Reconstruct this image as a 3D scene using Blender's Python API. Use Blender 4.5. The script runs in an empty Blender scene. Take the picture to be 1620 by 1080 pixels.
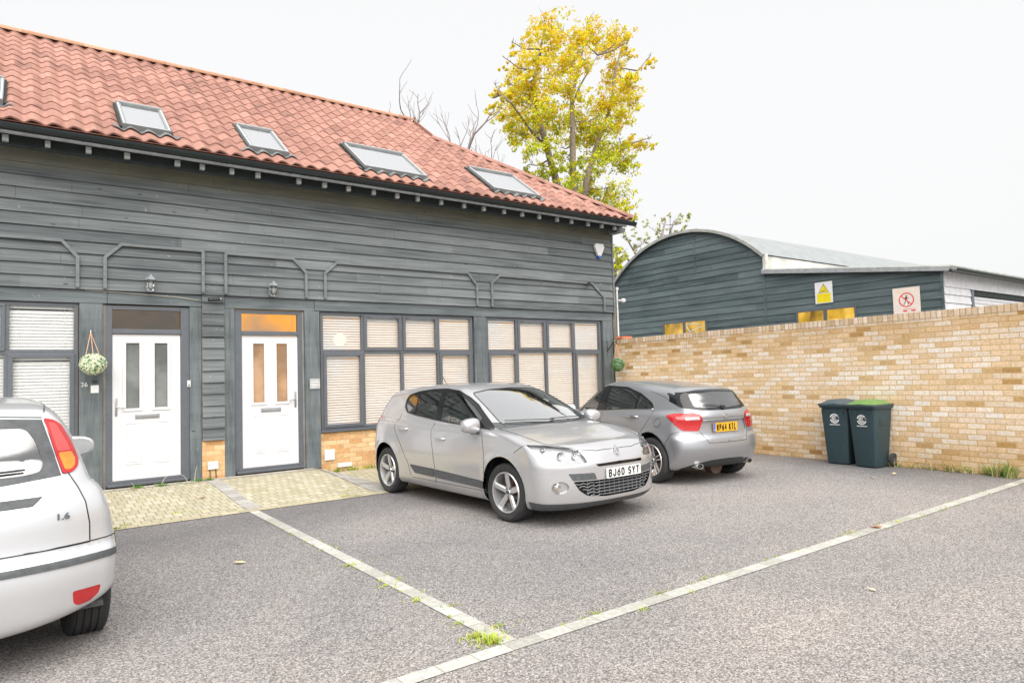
import bpy, bmesh, math, random
import numpy as np
from mathutils import Vector, Matrix
from mathutils.bvhtree import BVHTree
R = math.radians
random.seed(7)
scene = bpy.context.scene
COL = scene.collection

# ------------------------------------------------------------------ materials
class NT:
    def __init__(s, name):
        s.m = bpy.data.materials.new(name); s.m.use_nodes = True
        s.t = s.m.node_tree; s.t.nodes.clear()
        s.out = s.t.nodes.new('ShaderNodeOutputMaterial')
    def n(s, typ, **kw):
        nd = s.t.nodes.new('ShaderNode' + typ)
        for k, v in kw.items():
            if k.startswith('i_'):
                key = k[2:]
                key = int(key) if key.isdigit() else key.replace('_', ' ')
                s.set(nd, key, v)
            else: setattr(nd, k, v)
        return nd
    def set(s, nd, key, v):
        if hasattr(v, 'bl_idname') or hasattr(v, 'is_output'):
            s.t.links.new(v if hasattr(v, 'is_output') else v.outputs[0], nd.inputs[key])
        else: nd.inputs[key].default_value = v
    def math(s, op, a, b=0.0, c=None):
        nd = s.n('Math', operation=op); s.set(nd, 0, a); s.set(nd, 1, b)
        if c is not None: s.set(nd, 2, c)
        return nd.outputs[0]
    def mix(s, fac, a, b, blend='MIX'):
        nd = s.n('Mix', data_type='RGBA', blend_type=blend)
        s.set(nd, 0, fac)
        for k, v in ((6, a), (7, b)):
            s.set(nd, k, (*v, 1) if isinstance(v, tuple) and len(v) == 3 else v)
        return nd.outputs[2]
    def ramp(s, fac, stops, interp='LINEAR'):
        nd = s.n('ValToRGB'); s.set(nd, 0, fac); r = nd.color_ramp; r.interpolation = interp
        while len(r.elements) < len(stops): r.elements.new(0.5)
        for e, (p, c) in zip(r.elements, stops):
            e.position = p; e.color = (*c, 1) if len(c) == 3 else c
        return nd.outputs[0]
    def obj(s): return s.n('TexCoord').outputs['Object']
    def noise(s, vec, scale, detail=4, rough=.55, dist=0):
        nd = s.n('TexNoise'); s.set(nd, 'Vector', vec); s.set(nd, 'Scale', scale); s.set(nd, 'Detail', detail)
        s.set(nd, 'Roughness', rough); s.set(nd, 'Distortion', dist); return nd.outputs[0]
    def mapping(s, vec, scale=(1, 1, 1), rot=(0, 0, 0), loc=(0, 0, 0)):
        nd = s.n('Mapping'); s.set(nd, 0, vec); s.set(nd, 'Scale', scale); s.set(nd, 'Rotation', rot); s.set(nd, 'Location', loc)
        return nd.outputs[0]
    def bump(s, h, strength=.3, dist=.01):
        nd = s.n('Bump'); s.set(nd, 'Strength', strength); s.set(nd, 'Distance', dist); s.set(nd, 'Height', h); return nd.outputs[0]
    def princ(s, col, rough=.5, **kw):
        nd = s.n('BsdfPrincipled')
        s.set(nd, 'Base Color', (*col, 1) if isinstance(col, tuple) and len(col) == 3 else col)
        s.set(nd, 'Roughness', rough)
        for k, v in kw.items():
            if isinstance(v, tuple) and len(v) == 3 and 'olor' in k: v = (*v, 1)
            s.set(nd, k.replace('_', ' '), v)
        return nd
    def done(s, sh):
        s.t.links.new(sh.outputs[0] if hasattr(sh, 'outputs') else sh, s.out.inputs[0]); return s.m

def plain(name, col, rough=.5, var=.12, nscale=6.0, bump=0.0, **kw):
    t = NT(name); o = t.obj()
    n = t.noise(o, nscale, 5)
    lo = tuple(c * (1 - var) for c in col); hi = tuple(min(1, c * (1 + var)) for c in col)
    c = t.ramp(n, [(.3, lo), (.7, hi)])
    p = t.princ(c, rough, **kw)
    if bump: t.set(p, 'Normal', t.bump(t.noise(o, nscale * 12, 3), bump, .004))
    return t.done(p)

def glassmat(name, tint, trans=.6, rough=.03, ior=1.5, base=0.0):
    """window glass: transparent tint under a fresnel reflection"""
    t = NT(name)
    tr = t.n('BsdfTransparent'); t.set(tr, 0, (*[c * trans for c in tint], 1))
    gl = t.n('BsdfGlossy'); t.set(gl, 'Roughness', rough); t.set(gl, 0, (1, 1, 1, 1))
    fr = t.n('Fresnel'); t.set(fr, 0, ior)
    mx = t.n('MixShader'); t.set(mx, 0, t.math('MINIMUM', t.math('ADD', t.math('MULTIPLY', fr.outputs[0], 1.3), base), 1.0))
    t.set(mx, 1, tr.outputs[0]); t.set(mx, 2, gl.outputs[0])
    return t.done(mx)

def brickmat(name, bw, bh, cols, mortar, axis='x', stagger=.5, rough=.85, mw=.010, light=0.0, stain=None):
    """brickwork laid in object space: every brick takes a random colour from cols"""
    t = NT(name); o = t.obj()
    sp = t.n('SeparateXYZ'); t.set(sp, 0, o)
    u = sp.outputs[0 if axis in 'xp' else 1]; v = sp.outputs[2] if axis in 'xy' else sp.outputs[1]
    if axis == 'p': u, v = sp.outputs[0], sp.outputs[1]
    wob = t.noise(o, 1.2, 2)
    v = t.math('ADD', v, t.math('MULTIPLY', t.math('SUBTRACT', wob, .5), .012))
    rv = t.math('DIVIDE', v, bh); row = t.math('FLOOR', rv); fv = t.math('SUBTRACT', rv, row)
    ru = t.math('ADD', t.math('DIVIDE', u, bw), t.math('MULTIPLY', row, stagger))
    colm = t.math('FLOOR', ru); fu = t.math('SUBTRACT', ru, colm)
    cid = t.n('CombineXYZ'); t.set(cid, 0, colm); t.set(cid, 1, row)
    wn = t.n('TexWhiteNoise', noise_dimensions='3D'); t.set(wn, 0, cid.outputs[0])
    r = wn.outputs['Value']
    if light:
        big = t.noise(o, .55, 3)
        r = t.math('ADD', r, t.math('MULTIPLY', t.math('SUBTRACT', big, .5), light))
    c = t.ramp(r, cols)
    sp2 = t.n('SeparateXYZ'); t.set(sp2, 0, wn.outputs['Color'])
    fine = t.noise(o, 30, 4)
    c = t.mix(.55, c, t.ramp(fine, [(.3, (.55, .55, .55)), (.7, (1.15, 1.15, 1.15))]), 'MULTIPLY')
    c = t.mix(.3, c, t.ramp(sp2.outputs[1], [(0, (.75, .75, .75)), (1, (1.2, 1.2, 1.2))]), 'MULTIPLY')
    eu = t.math('MULTIPLY', t.math('MINIMUM', fu, t.math('SUBTRACT', 1, fu)), bw)
    ev = t.math('MULTIPLY', t.math('MINIMUM', fv, t.math('SUBTRACT', 1, fv)), bh)
    e = t.math('ADD', t.math('MINIMUM', eu, ev), t.math('MULTIPLY', t.math('SUBTRACT', t.noise(o, 60, 2), .5), .004))
    mr = t.n('MapRange'); t.set(mr, 0, e); t.set(mr, 1, mw * .4); t.set(mr, 2, mw * .6)
    fac = mr.outputs[0]
    mcol = t.mix(t.noise(o, 4, 3), mortar, tuple(m * .8 for m in mortar))
    c = t.mix(fac, mcol, c)
    if stain:
        sn = t.noise(t.mapping(o, (1, 1, 1)), 1.6, 5, .6)
        zr = t.n('MapRange'); t.set(zr, 0, sp.outputs[2]); t.set(zr, 1, .75); t.set(zr, 2, .0)
        tr_ = t.n('MapRange'); t.set(tr_, 0, sp.outputs[2]); t.set(tr_, 1, 1.65); t.set(tr_, 2, 2.15)
        k = t.math('MAXIMUM', zr.outputs[0], t.math('MULTIPLY', tr_.outputs[0], .8))
        k = t.math('MULTIPLY', k, t.ramp(sn, [(.30, (.35, .35, .35)), (.62, (1, 1, 1))]))
        c = t.mix(t.math('MULTIPLY', k, .95), c, t.mix(1.0, c, stain, 'MULTIPLY'))
    p = t.princ(c, rough)
    h = t.math('ADD', fac, t.math('MULTIPLY', fine, .35))
    t.set(p, 'Normal', t.bump(h, .45, .006))
    return t.done(p)

def timber(name, dark, light, axis='x', grain=(1.2, 40, 40), bump=.35, rough=.75, knots=True, pitch=0, z0=0.0):
    t = NT(name); o = t.obj()
    v = t.mapping(o, grain if axis == 'x' else (grain[1], grain[0], grain[2]) if axis == 'y' else (grain[1], grain[1], grain[0]))
    g = t.noise(v, 1.0, 6, .65, .4)
    big = t.noise(t.mapping(o, (.5, .5, 2.5)), 1.3, 3)
    m = t.math('ADD', t.math('MULTIPLY', g, .7), t.math('MULTIPLY', big, .45))
    if pitch:
        sp = t.n('SeparateXYZ'); t.set(sp, 0, o)
        row = t.math('FLOOR', t.math('DIVIDE', t.math('SUBTRACT', sp.outputs[2], z0), pitch))
        colm = t.math('FLOOR', t.math('ADD', t.math('DIVIDE', sp.outputs[0 if axis == 'x' else 1], 3.7), t.math('MULTIPLY', row, .37)))
        cid = t.n('CombineXYZ'); t.set(cid, 0, colm); t.set(cid, 1, row)
        wn = t.n('TexWhiteNoise'); t.set(wn, 0, cid.outputs[0])
        m = t.math('ADD', m, t.math('MULTIPLY', t.math('SUBTRACT', wn.outputs[0], .5), .22))
    c = t.ramp(m, [(.38, dark), (.78, light)])
    if pitch and axis == 'x':
        mt = t.n('MapRange'); t.set(mt, 0, sp.outputs[2]); t.set(mt, 1, 4.40); t.set(mt, 2, 4.56)
        c = t.mix(t.math('MULTIPLY', mt.outputs[0], t.math('MULTIPLY', t.noise(o, 1.1, 4), 1.3)), c, (.27, .26, .19))
    if knots:
        vo = t.n('TexVoronoi', feature='F1'); t.set(vo, 'Vector', t.mapping(o, (1.6, 1.6, 5))); t.set(vo, 'Scale', 1.1)
        k = t.ramp(vo.outputs[0], [(.035, (0, 0, 0)), (.07, (1, 1, 1))])
        c = t.mix(k, tuple(d * .45 for d in dark), c)
        sc = t.noise(t.mapping(o, (9, 9, 3)), 3.1, 2)
        c = t.mix(t.ramp(sc, [(.70, (0, 0, 0)), (.78, (.5, .5, .5))]), c, (.42, .42, .40))
    p = t.princ(c, rough); t.set(p, 'Normal', t.bump(g, bump, .006))
    return t.done(p)

# ------------------------------------------------------------------ object helpers
ORG = {}
def tag(o, label=None, cat=None, group=None, kind=None):
    if label: o['label'] = label
    if cat: o['category'] = cat
    if group: o['group'] = group
    if kind: o['kind'] = kind
    return o
def empty(name, loc=(0, 0, 0), rz=0.0, label=None, cat=None, group=None, scale=1.0):
    o = bpy.data.objects.new(name, None); COL.objects.link(o)
    o.location = loc; o.rotation_euler = (0, 0, rz); o.scale = (scale,) * 3; o.empty_display_size = .2
    ORG[o] = Vector(loc)
    return tag(o, label, cat, group)
def org_of(p):
    while p is not None:
        if p in ORG: return ORG[p]
        p = p.parent
    return Vector((0, 0, 0))
def link(name, me, parent=None, loc=None):
    o = bpy.data.objects.new(name, me); COL.objects.link(o)
    if parent is not None: o.parent = parent
    if loc is not None: o.location = loc
    return o
def copy_tree(o, parent=None):
    c = o.copy(); COL.objects.link(c)
    if parent is not None: c.parent = parent
    for ch in [x for x in bpy.data.objects if x.parent == o]: copy_tree(ch, c)
    return c

class MB:
    """mesh builder; several primitives gathered into one mesh"""
    def __init__(s): s.v = []; s.f = []; s.mi = []; s.sm = []; s.cur = 0; s.smooth = False
    def add(s, vs, fs):
        b = len(s.v); s.v += [tuple(v) for v in vs]
        for f in fs: s.f.append(tuple(b + i for i in f)); s.mi.append(s.cur); s.sm.append(s.smooth)
        return b
    def box(s, x0, x1, y0, y1, z0, z1, b=0.0):
        if b <= 0:
            vs = [(x, y, z) for x in (x0, x1) for y in (y0, y1) for z in (z0, z1)]
            s.add(vs, [(0, 1, 3, 2), (4, 6, 7, 5), (0, 4, 5, 1), (2, 3, 7, 6), (0, 2, 6, 4), (1, 5, 7, 3)]); return s
        bm = bmesh.new(); bmesh.ops.create_cube(bm, size=1)
        for v in bm.verts:
            v.co = Vector(((x0 + x1) / 2 + v.co.x * (x1 - x0), (y0 + y1) / 2 + v.co.y * (y1 - y0), (z0 + z1) / 2 + v.co.z * (z1 - z0)))
        b = min(b, .45 * min(x1 - x0, y1 - y0, z1 - z0))
        bmesh.ops.bevel(bm, geom=bm.edges[:], offset=b, segments=2, affect='EDGES', profile=.7)
        s.bm(bm); return s
    def bm(s, bm, free=True):
        bm.verts.index_update()
        s.add([v.co for v in bm.verts], [[v.index for v in f.verts] for f in bm.faces])
        if free: bm.free()
        return s
    def quad(s, a, b, c, d): s.add([a, b, c, d], [(0, 1, 2, 3)]); return s
    def prism(s, pts, d, cap=True):
        """polygon pts (3D) extruded along vector d"""
        n = len(pts); d = Vector(d); P = [Vector(p) for p in pts]
        fs = [(i, (i + 1) % n, n + (i + 1) % n, n + i) for i in range(n)]
        if cap: fs += [tuple(range(n))[::-1], tuple(range(n, 2 * n))]
        s.add(P + [p + d for p in P], fs); return s
    def tube(s, path, r, seg=8, cap=True):
        P = [Vector(p) for p in path]; n = len(P); rs = r if hasattr(r, '__len__') else [r] * n
        ring = []; up = None
        for i in range(n):
            d = (P[min(i + 1, n - 1)] - P[max(i - 1, 0)]).normalized()
            if up is None: up = Vector((0, 0, 1)) if abs(d.z) < .9 else Vector((1, 0, 0))
            a = d.cross(up).normalized(); b = a.cross(d).normalized(); up = b
            ring.append([P[i] + (a * math.cos(t) + b * math.sin(t)) * rs[i] for t in [2 * math.pi * k / seg for k in range(seg)]])
        vs = [v for rg in ring for v in rg]
        fs = [(i * seg + k, i * seg + (k + 1) % seg, (i + 1) * seg + (k + 1) % seg, (i + 1) * seg + k) for i in range(n - 1) for k in range(seg)]
        if cap: fs += [tuple(range(seg))[::-1], tuple(range((n - 1) * seg, n * seg))]
        s.add(vs, fs); return s
    def lathe(s, prof, c=(0, 0, 0), axis='y', seg=32, a0=0, a1=2 * math.pi):
        """prof: list of (radius, height along axis)"""
        full = abs(a1 - a0 - 2 * math.pi) < 1e-6; m = seg if full else seg + 1
        vs = []
        for (r, h) in prof:
            for k in range(m):
                t = a0 + (a1 - a0) * k / seg; p, q = r * math.cos(t), r * math.sin(t)
                v = {'y': (p, h, q), 'z': (p, q, h), 'x': (h, p, q)}[axis]
                vs.append((c[0] + v[0], c[1] + v[1], c[2] + v[2]))
        fs = []
        for i in range(len(prof) - 1):
            for k in range(seg):
                k2 = (k + 1) % m
                fs.append((i * m + k, i * m + k2, (i + 1) * m + k2, (i + 1) * m + k))
        s.add(vs, fs); return s
    def sphere(s, c, r, seg=16, rings=10, sc=(1, 1, 1)):
        vs = [(c[0], c[1], c[2] + r * sc[2])]; fs = []
        for i in range(1, rings):
            t = math.pi * i / rings
            for k in range(seg):
                p = 2 * math.pi * k / seg
                vs.append((c[0] + r * sc[0] * math.sin(t) * math.cos(p), c[1] + r * sc[1] * math.sin(t) * math.sin(p), c[2] + r * sc[2] * math.cos(t)))
        vs.append((c[0], c[1], c[2] - r * sc[2])); L = len(vs) - 1
        for k in range(seg):
            fs.append((0, 1 + k, 1 + (k + 1) % seg)); fs.append((L, L - seg + (k + 1) % seg, L - seg + k))
        for i in range(rings - 2):
            for k in range(seg):
                a = 1 + i * seg + k; b = 1 + i * seg + (k + 1) % seg
                fs.append((a, a + seg, b + seg, b))
        s.add(vs, fs); return s
    def build(s, name, mats, parent=None, smooth=False, auto=None, recalc=True, world=True):
        o = org_of(parent) if (world and parent is not None) else Vector((0, 0, 0))
        me = bpy.data.meshes.new(name)
        me.from_pydata([(v[0] - o.x, v[1] - o.y, v[2] - o.z) for v in s.v], [], s.f)
        mats = mats if isinstance(mats, (list, tuple)) else [mats]
        for m in mats: me.materials.append(m)
        if len(mats) > 1: me.polygons.foreach_set('material_index', s.mi)
        me.polygons.foreach_set('use_smooth', [smooth or x for x in s.sm])
        if recalc:
            bm = bmesh.new(); bm.from_mesh(me); bmesh.ops.recalc_face_normals(bm, faces=bm.faces[:]); bm.to_mesh(me); bm.free()
        if auto is not None: me.set_sharp_from_angle(angle=R(auto))
        me.update()
        return link(name, me, parent)

def textmesh(name, body, size, mat, M4, parent=None, sx=1.0, depth=.001, align='CENTER', bold=0.0):
    cu = bpy.data.curves.new(name, 'FONT'); cu.body = body; cu.size = size; cu.extrude = depth; cu.offset = bold
    cu.align_x = align; cu.align_y = 'CENTER'
    tmp = bpy.data.objects.new('tmp', cu); COL.objects.link(tmp)
    dg = bpy.context.evaluated_depsgraph_get(); dg.update()
    me = bpy.data.meshes.new_from_object(tmp.evaluated_get(dg)); bpy.data.objects.remove(tmp)
    me.name = name; me.transform(M4 @ Matrix.Diagonal((sx, 1, 1, 1))); me.materials.clear(); me.materials.append(mat)
    return link(name, me, parent)
def frame(origin, xd, yd):
    """matrix taking local x,y to the given world directions"""
    x = Vector(xd).normalized(); y = Vector(yd); y = (y - x * y.dot(x)).normalized(); z = x.cross(y)
    return Matrix(((x.x, y.x, z.x, origin[0]), (x.y, y.y, z.y, origin[1]), (x.z, y.z, z.z, origin[2]), (0, 0, 0, 1)))
# ------------------------------------------------------------------ car bodies as implicit surfaces
def pchip(pts):
    xs = np.array([p[0] for p in pts], float); ys = np.array([p[1] for p in pts], float)
    h = np.diff(xs); d = np.diff(ys) / h; m = np.zeros(len(xs))
    for i in range(1, len(xs) - 1):
        if d[i - 1] * d[i] > 0:
            w1 = 2 * h[i] + h[i - 1]; w2 = h[i] + 2 * h[i - 1]
            m[i] = (w1 + w2) / (w1 / d[i - 1] + w2 / d[i])
    m[0] = d[0]; m[-1] = d[-1]
    def f(x):
        x = np.clip(x, xs[0], xs[-1]); i = np.clip(np.searchsorted(xs, x) - 1, 0, len(xs) - 2)
        hh = h[i]; t = (x - xs[i]) / hh
        return ((2 * t**3 - 3 * t**2 + 1) * ys[i] + (t**3 - 2 * t**2 + t) * hh * m[i] + (-2 * t**3 + 3 * t**2) * ys[i + 1] + (t**3 - t**2) * hh * m[i + 1])
    def g(x, e=.01): return (f(x + e) - f(x - e)) / (2 * e)
    f.g = g
    return f
def smax(a, b, k):
    h = np.maximum(k - np.abs(a - b), 0) / k
    return np.maximum(a, b) + h * h * k * .25
def smin(a, b, k): return -smax(-a, -b, k)

def car_field(S):
    hood, roof, wp, prof = pchip(S['hood']), pchip(S['roof']), pchip(S['wp']), pchip(S['prof'])
    fz, rz, bot, wg = pchip(S['front']), pchip(S['rear']), pchip(S['bottom']), pchip(S['wg'])
    wb, ra, W = S['wb'], S['arch'], S['W']
    cr = S.get('hoodcrown', .06)
    def f(x, y, z):
        a = np.abs(y); q = a / W
        # lower body
        T = hood(x) - cr * q**2.4
        top = (z - T) / np.sqrt(1 + hood.g(x)**2)
        flare = sum(.014 * np.exp(-((np.hypot(x - xa, z - S['wr']) - ra - .01) / .06)**2) for xa in (0, -wb))
        crease = S['crease'](x, z) if 'crease' in S else 0
        side = a - (wp(x) * prof(z) + flare + crease)
        fr = x - (fz(z) - S['fplan'] * q**S.get('fpow', 3.0))
        rr = (rz(z) + S['rplan'] * q**S.get('rpow', 3.0)) - x
        L = smax(top, side, S.get('kshoulder', .05))
        # greenhouse
        xs = x + np.where(x > S['xmid'], S['wsplan'] * q**2, -S['rsplan'] * q**2)
        RT = roof(xs) - S['roofcrown'] * q**2.2
        gt = (z - RT) / np.sqrt(1 + roof.g(xs)**2)
        dz = np.maximum(z - .95, -.03)
        gs = (a - (wg(x) - S['tumble'] * dz - S['tumble2'] * dz * np.abs(dz))) * .94
        G = smax(gt, gs, S.get('kroof', .09))
        return smax(smax(smax(smin(L, G, S.get('kunion', .035)), fr, .07), rr, .07), (bot(x) + S.get('botside', 0) * q**3) - z, .05)
    return f

def surfnets(f, lo, hi, h):
    ax = [np.arange(lo[i], hi[i] + h, h) for i in range(3)]
    X, Y, Z = np.meshgrid(*ax, indexing='ij', sparse=True)
    F = f(X, Y, Z) + np.zeros([len(a) for a in ax])
    n = F.shape; P = np.zeros((n[0] - 1, n[1] - 1, n[2] - 1, 3)); C = np.zeros(P.shape[:3])
    corner = lambda o: F[o[0]:n[0] - 1 + o[0], o[1]:n[1] - 1 + o[1], o[2]:n[2] - 1 + o[2]]
    for d in range(3):
        oth = [k for k in range(3) if k != d]
        for u in (0, 1):
            for v in (0, 1):
                o = [0, 0, 0]; o[oth[0]] = u; o[oth[1]] = v; a = corner(o); o2 = list(o); o2[d] = 1; b = corner(o2)
                m = (a < 0) != (b < 0); t = np.where(m, a / np.where(m, a - b, 1), 0)
                for k in range(3): P[..., k] += np.where(m, (t if k == d else o[k]), 0)
                C += m
    act = C > 0; idx = -np.ones(act.shape, int); idx[act] = np.arange(act.sum())
    ijk = np.argwhere(act); V = (P[act] / C[act][:, None] + ijk) * h + np.array(lo)
    quads = []
    for d in range(3):
        a = F; sl = [slice(1, -1)] * 3; sl[d] = slice(0, -1); s2 = [slice(1, -1)] * 3; s2[d] = slice(1, None)
        A = F[tuple(sl)] < 0; B = F[tuple(s2)] < 0
        e = np.argwhere(A != B); off = np.ones(3, int); off[d] = 0; e = e + off
        e1, e2 = (d + 1) % 3, (d + 2) % 3
        u1 = np.eye(3, dtype=int)[e1]; u2 = np.eye(3, dtype=int)[e2]
        g = lambda q: idx[q[:, 0], q[:, 1], q[:, 2]]
        Q = np.stack([g(e - u1 - u2), g(e - u2), g(e), g(e - u1)], 1)
        inside = F[e[:, 0], e[:, 1], e[:, 2]] < 0
        Q[~inside] = Q[~inside][:, ::-1]
        quads.append(Q)
    Q = np.concatenate(quads); Q = Q[(Q >= 0).all(1)]
    for _ in range(5):
        v = f(V[:, 0], V[:, 1], V[:, 2]); e = 1e-3
        G = np.stack([(f(*(V + np.eye(3)[k] * e).T) - f(*(V - np.eye(3)[k] * e).T)) / (2 * e) for k in range(3)], 1)
        st = (v / np.maximum((G**2).sum(1), .05))[:, None] * G
        l = np.linalg.norm(st, axis=1, keepdims=True); st *= np.minimum(1, .6 * h / np.maximum(l, 1e-9)); V = V - st
    return V, Q

MEG = dict(wb=2.641, arch=.365, wr=.318, tyre=.308, W=.90, xmid=-1.7,
    hood=[(-3.6,.96),(-3.30,1.03),(-3.0,1.045),(-2.4,1.03),(-1.4,.99),(-.7,.985),(-.35,1.0),(0,.975),(.3,.91),(.55,.84),(.70,.775),(.80,.70),(.9,.55)],
    roof=[(-3.62,.55),(-3.46,.80),(-3.34,1.0),(-3.14,1.27),(-3.02,1.375),(-2.8,1.405),(-2.3,1.445),(-1.8,1.468),(-1.4,1.462),(-1.15,1.438),(-.95,1.385),(-.7,1.285),(-.05,.995),(.3,.83)],
    wp=[(-3.6,.72),(-3.2,.815),(-2.64,.89),(-1.5,.892),(-.5,.888),(0,.895),(.4,.885),(.9,.84)],
    prof=[(0,.90),(.18,.93),(.27,.972),(.45,.985),(.62,1.0),(.78,.99),(.92,.955),(1.05,.90)],
    front=[(.0,.72),(.17,.76),(.26,.845),(.45,.862),(.6,.862),(.7,.825),(.8,.75),(1.0,.5)],
    rear=[(.2,-3.28),(.35,-3.38),(.6,-3.39),(.7,-3.36),(.9,-3.33),(1.1,-3.28)],
    bottom=[(-3.5,.26),(-3.1,.20),(-2.6,.18),(0,.17),(.6,.17),(.86,.20)],
    wg=[(-3.4,.70),(-2.8,.775),(-2.0,.80),(-1.0,.80),(-.4,.79),(.2,.72)],
    fplan=.36, rplan=.36, wsplan=.34, rsplan=.22, roofcrown=.045, tumble=.30, tumble2=.30)
A = dict(wb=2.699, arch=.385, wr=.32, tyre=.345, W=.89, xmid=-1.7,
    hood=[(-3.6,.9),(-3.40,.93),(-3.0,1.02),(-2.4,1.02),(-1.4,.985),(-.7,.965),(-.35,.98),(0,.94),(.3,.89),(.55,.825),(.70,.765),(.80,.69),(.9,.55)],
    roof=[(-3.72,.60),(-3.56,.82),(-3.44,.97),(-3.28,1.15),(-3.16,1.28),(-3.05,1.305),(-2.7,1.345),(-2.2,1.395),(-1.8,1.425),(-1.4,1.432),(-1.15,1.40),(-.9,1.30),(-.3,.97),(.1,.75)],
    wp=[(-3.6,.76),(-3.2,.85),(-2.7,.893),(-1.5,.875),(-.5,.875),(0,.89),(.4,.875),(.9,.83)],
    prof=[(0,.90),(.18,.93),(.27,.965),(.42,.975),(.62,1.0),(.78,.985),(.92,.945),(1.05,.88)],
    front=[(.0,.72),(.17,.74),(.26,.80),(.45,.82),(.6,.82),(.7,.80),(.8,.72),(1.0,.5)],
    rear=[(.2,-3.33),(.30,-3.40),(.47,-3.475),(.50,-3.48),(.62,-3.465),(.68,-3.43),(.85,-3.41),(.93,-3.43),(1.1,-3.36)],
    bottom=[(-3.5,.25),(-3.1,.20),(-2.6,.18),(0,.17),(.6,.17),(.86,.20)],
    wg=[(-3.4,.66),(-2.8,.745),(-2.0,.785),(-1.0,.785),(-.4,.775),(.2,.70)],
    fplan=.40, rplan=.27, wsplan=.34, rsplan=.20, roofcrown=.045, tumble=.34, tumble2=.35, kunion=.05)
FOC = dict(wb=2.615, arch=.365, wr=.315, tyre=.318, botside=.15, W=.85, xmid=-1.7,
    hood=[(-3.5,.80),(-3.25,.93),(-3.0,.99),(-2.4,.98),(-1.4,.95),(-.7,.94),(-.35,.95),(0,.91),(.3,.86),(.55,.79),(.70,.73),(.80,.65),(.9,.5)],
    roof=[(-3.60,.62),(-3.42,.78),(-3.27,.94),(-3.09,1.19),(-2.98,1.34),(-2.88,1.385),(-2.5,1.425),(-2.0,1.445),(-1.5,1.44),(-1.15,1.40),(-.9,1.30),(-.3,.95),(.1,.75)],
    wp=[(-3.4,.79),(-3.1,.83),(-2.615,.848),(-1.5,.845),(-.5,.845),(0,.85),(.4,.84),(.9,.79)],
    prof=[(0,.90),(.18,.95),(.27,.975),(.45,.99),(.58,1.0),(.76,.975),(.90,.925),(1.05,.86)],
    front=[(.0,.72),(.17,.74),(.26,.80),(.45,.82),(.6,.82),(.7,.80),(.8,.72),(1.0,.5)],
    rear=[(.18,-3.24),(.27,-3.29),(.38,-3.315),(.50,-3.33),(.58,-3.32),(.62,-3.27),(.80,-3.25),(.95,-3.19),(1.1,-3.10)],
    bottom=[(-3.5,.27),(-3.1,.22),(-2.6,.19),(0,.17),(.6,.17),(.86,.20)],
    wg=[(-3.3,.70),(-2.8,.725),(-2.0,.74),(-1.0,.74),(-.4,.73),(.2,.68)],
    fplan=.40, rplan=.20, rpow=3.4, wsplan=.30, rsplan=.16, roofcrown=.045, tumble=.26, tumble2=.25, kunion=.04)
# ------------------------------------------------------------------ cutting panels out of a body shell
AX = {'xz': ((1, 0, 0), (0, 0, 1)), 'yz': ((0, 1, 0), (0, 0, 1)), 'xy': ((1, 0, 0), (0, 1, 0))}
def inpoly(p, poly):
    x, y = p; c = False; n = len(poly)
    for i in range(n):
        x1, y1 = poly[i]; x2, y2 = poly[i - 1]
        if (y1 > y) != (y2 > y) and x < (x2 - x1) * (y - y1) / (y2 - y1) + x1: c = not c
    return c
def rounded(poly, r=.03, k=3):
    """round the corners of a polygon"""
    out = []; n = len(poly)
    for i in range(n):
        p = Vector(poly[i]); a = Vector(poly[i - 1]) - p; b = Vector(poly[(i + 1) % n]) - p
        d = min(r, .4 * a.length, .4 * b.length); a = p + a.normalized() * d; b = p + b.normalized() * d
        for j in range(k + 1):
            t = j / k; out.append(tuple(a * (1 - t)**2 + p * 2 * t * (1 - t) + b * t * t))
    return out
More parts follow.
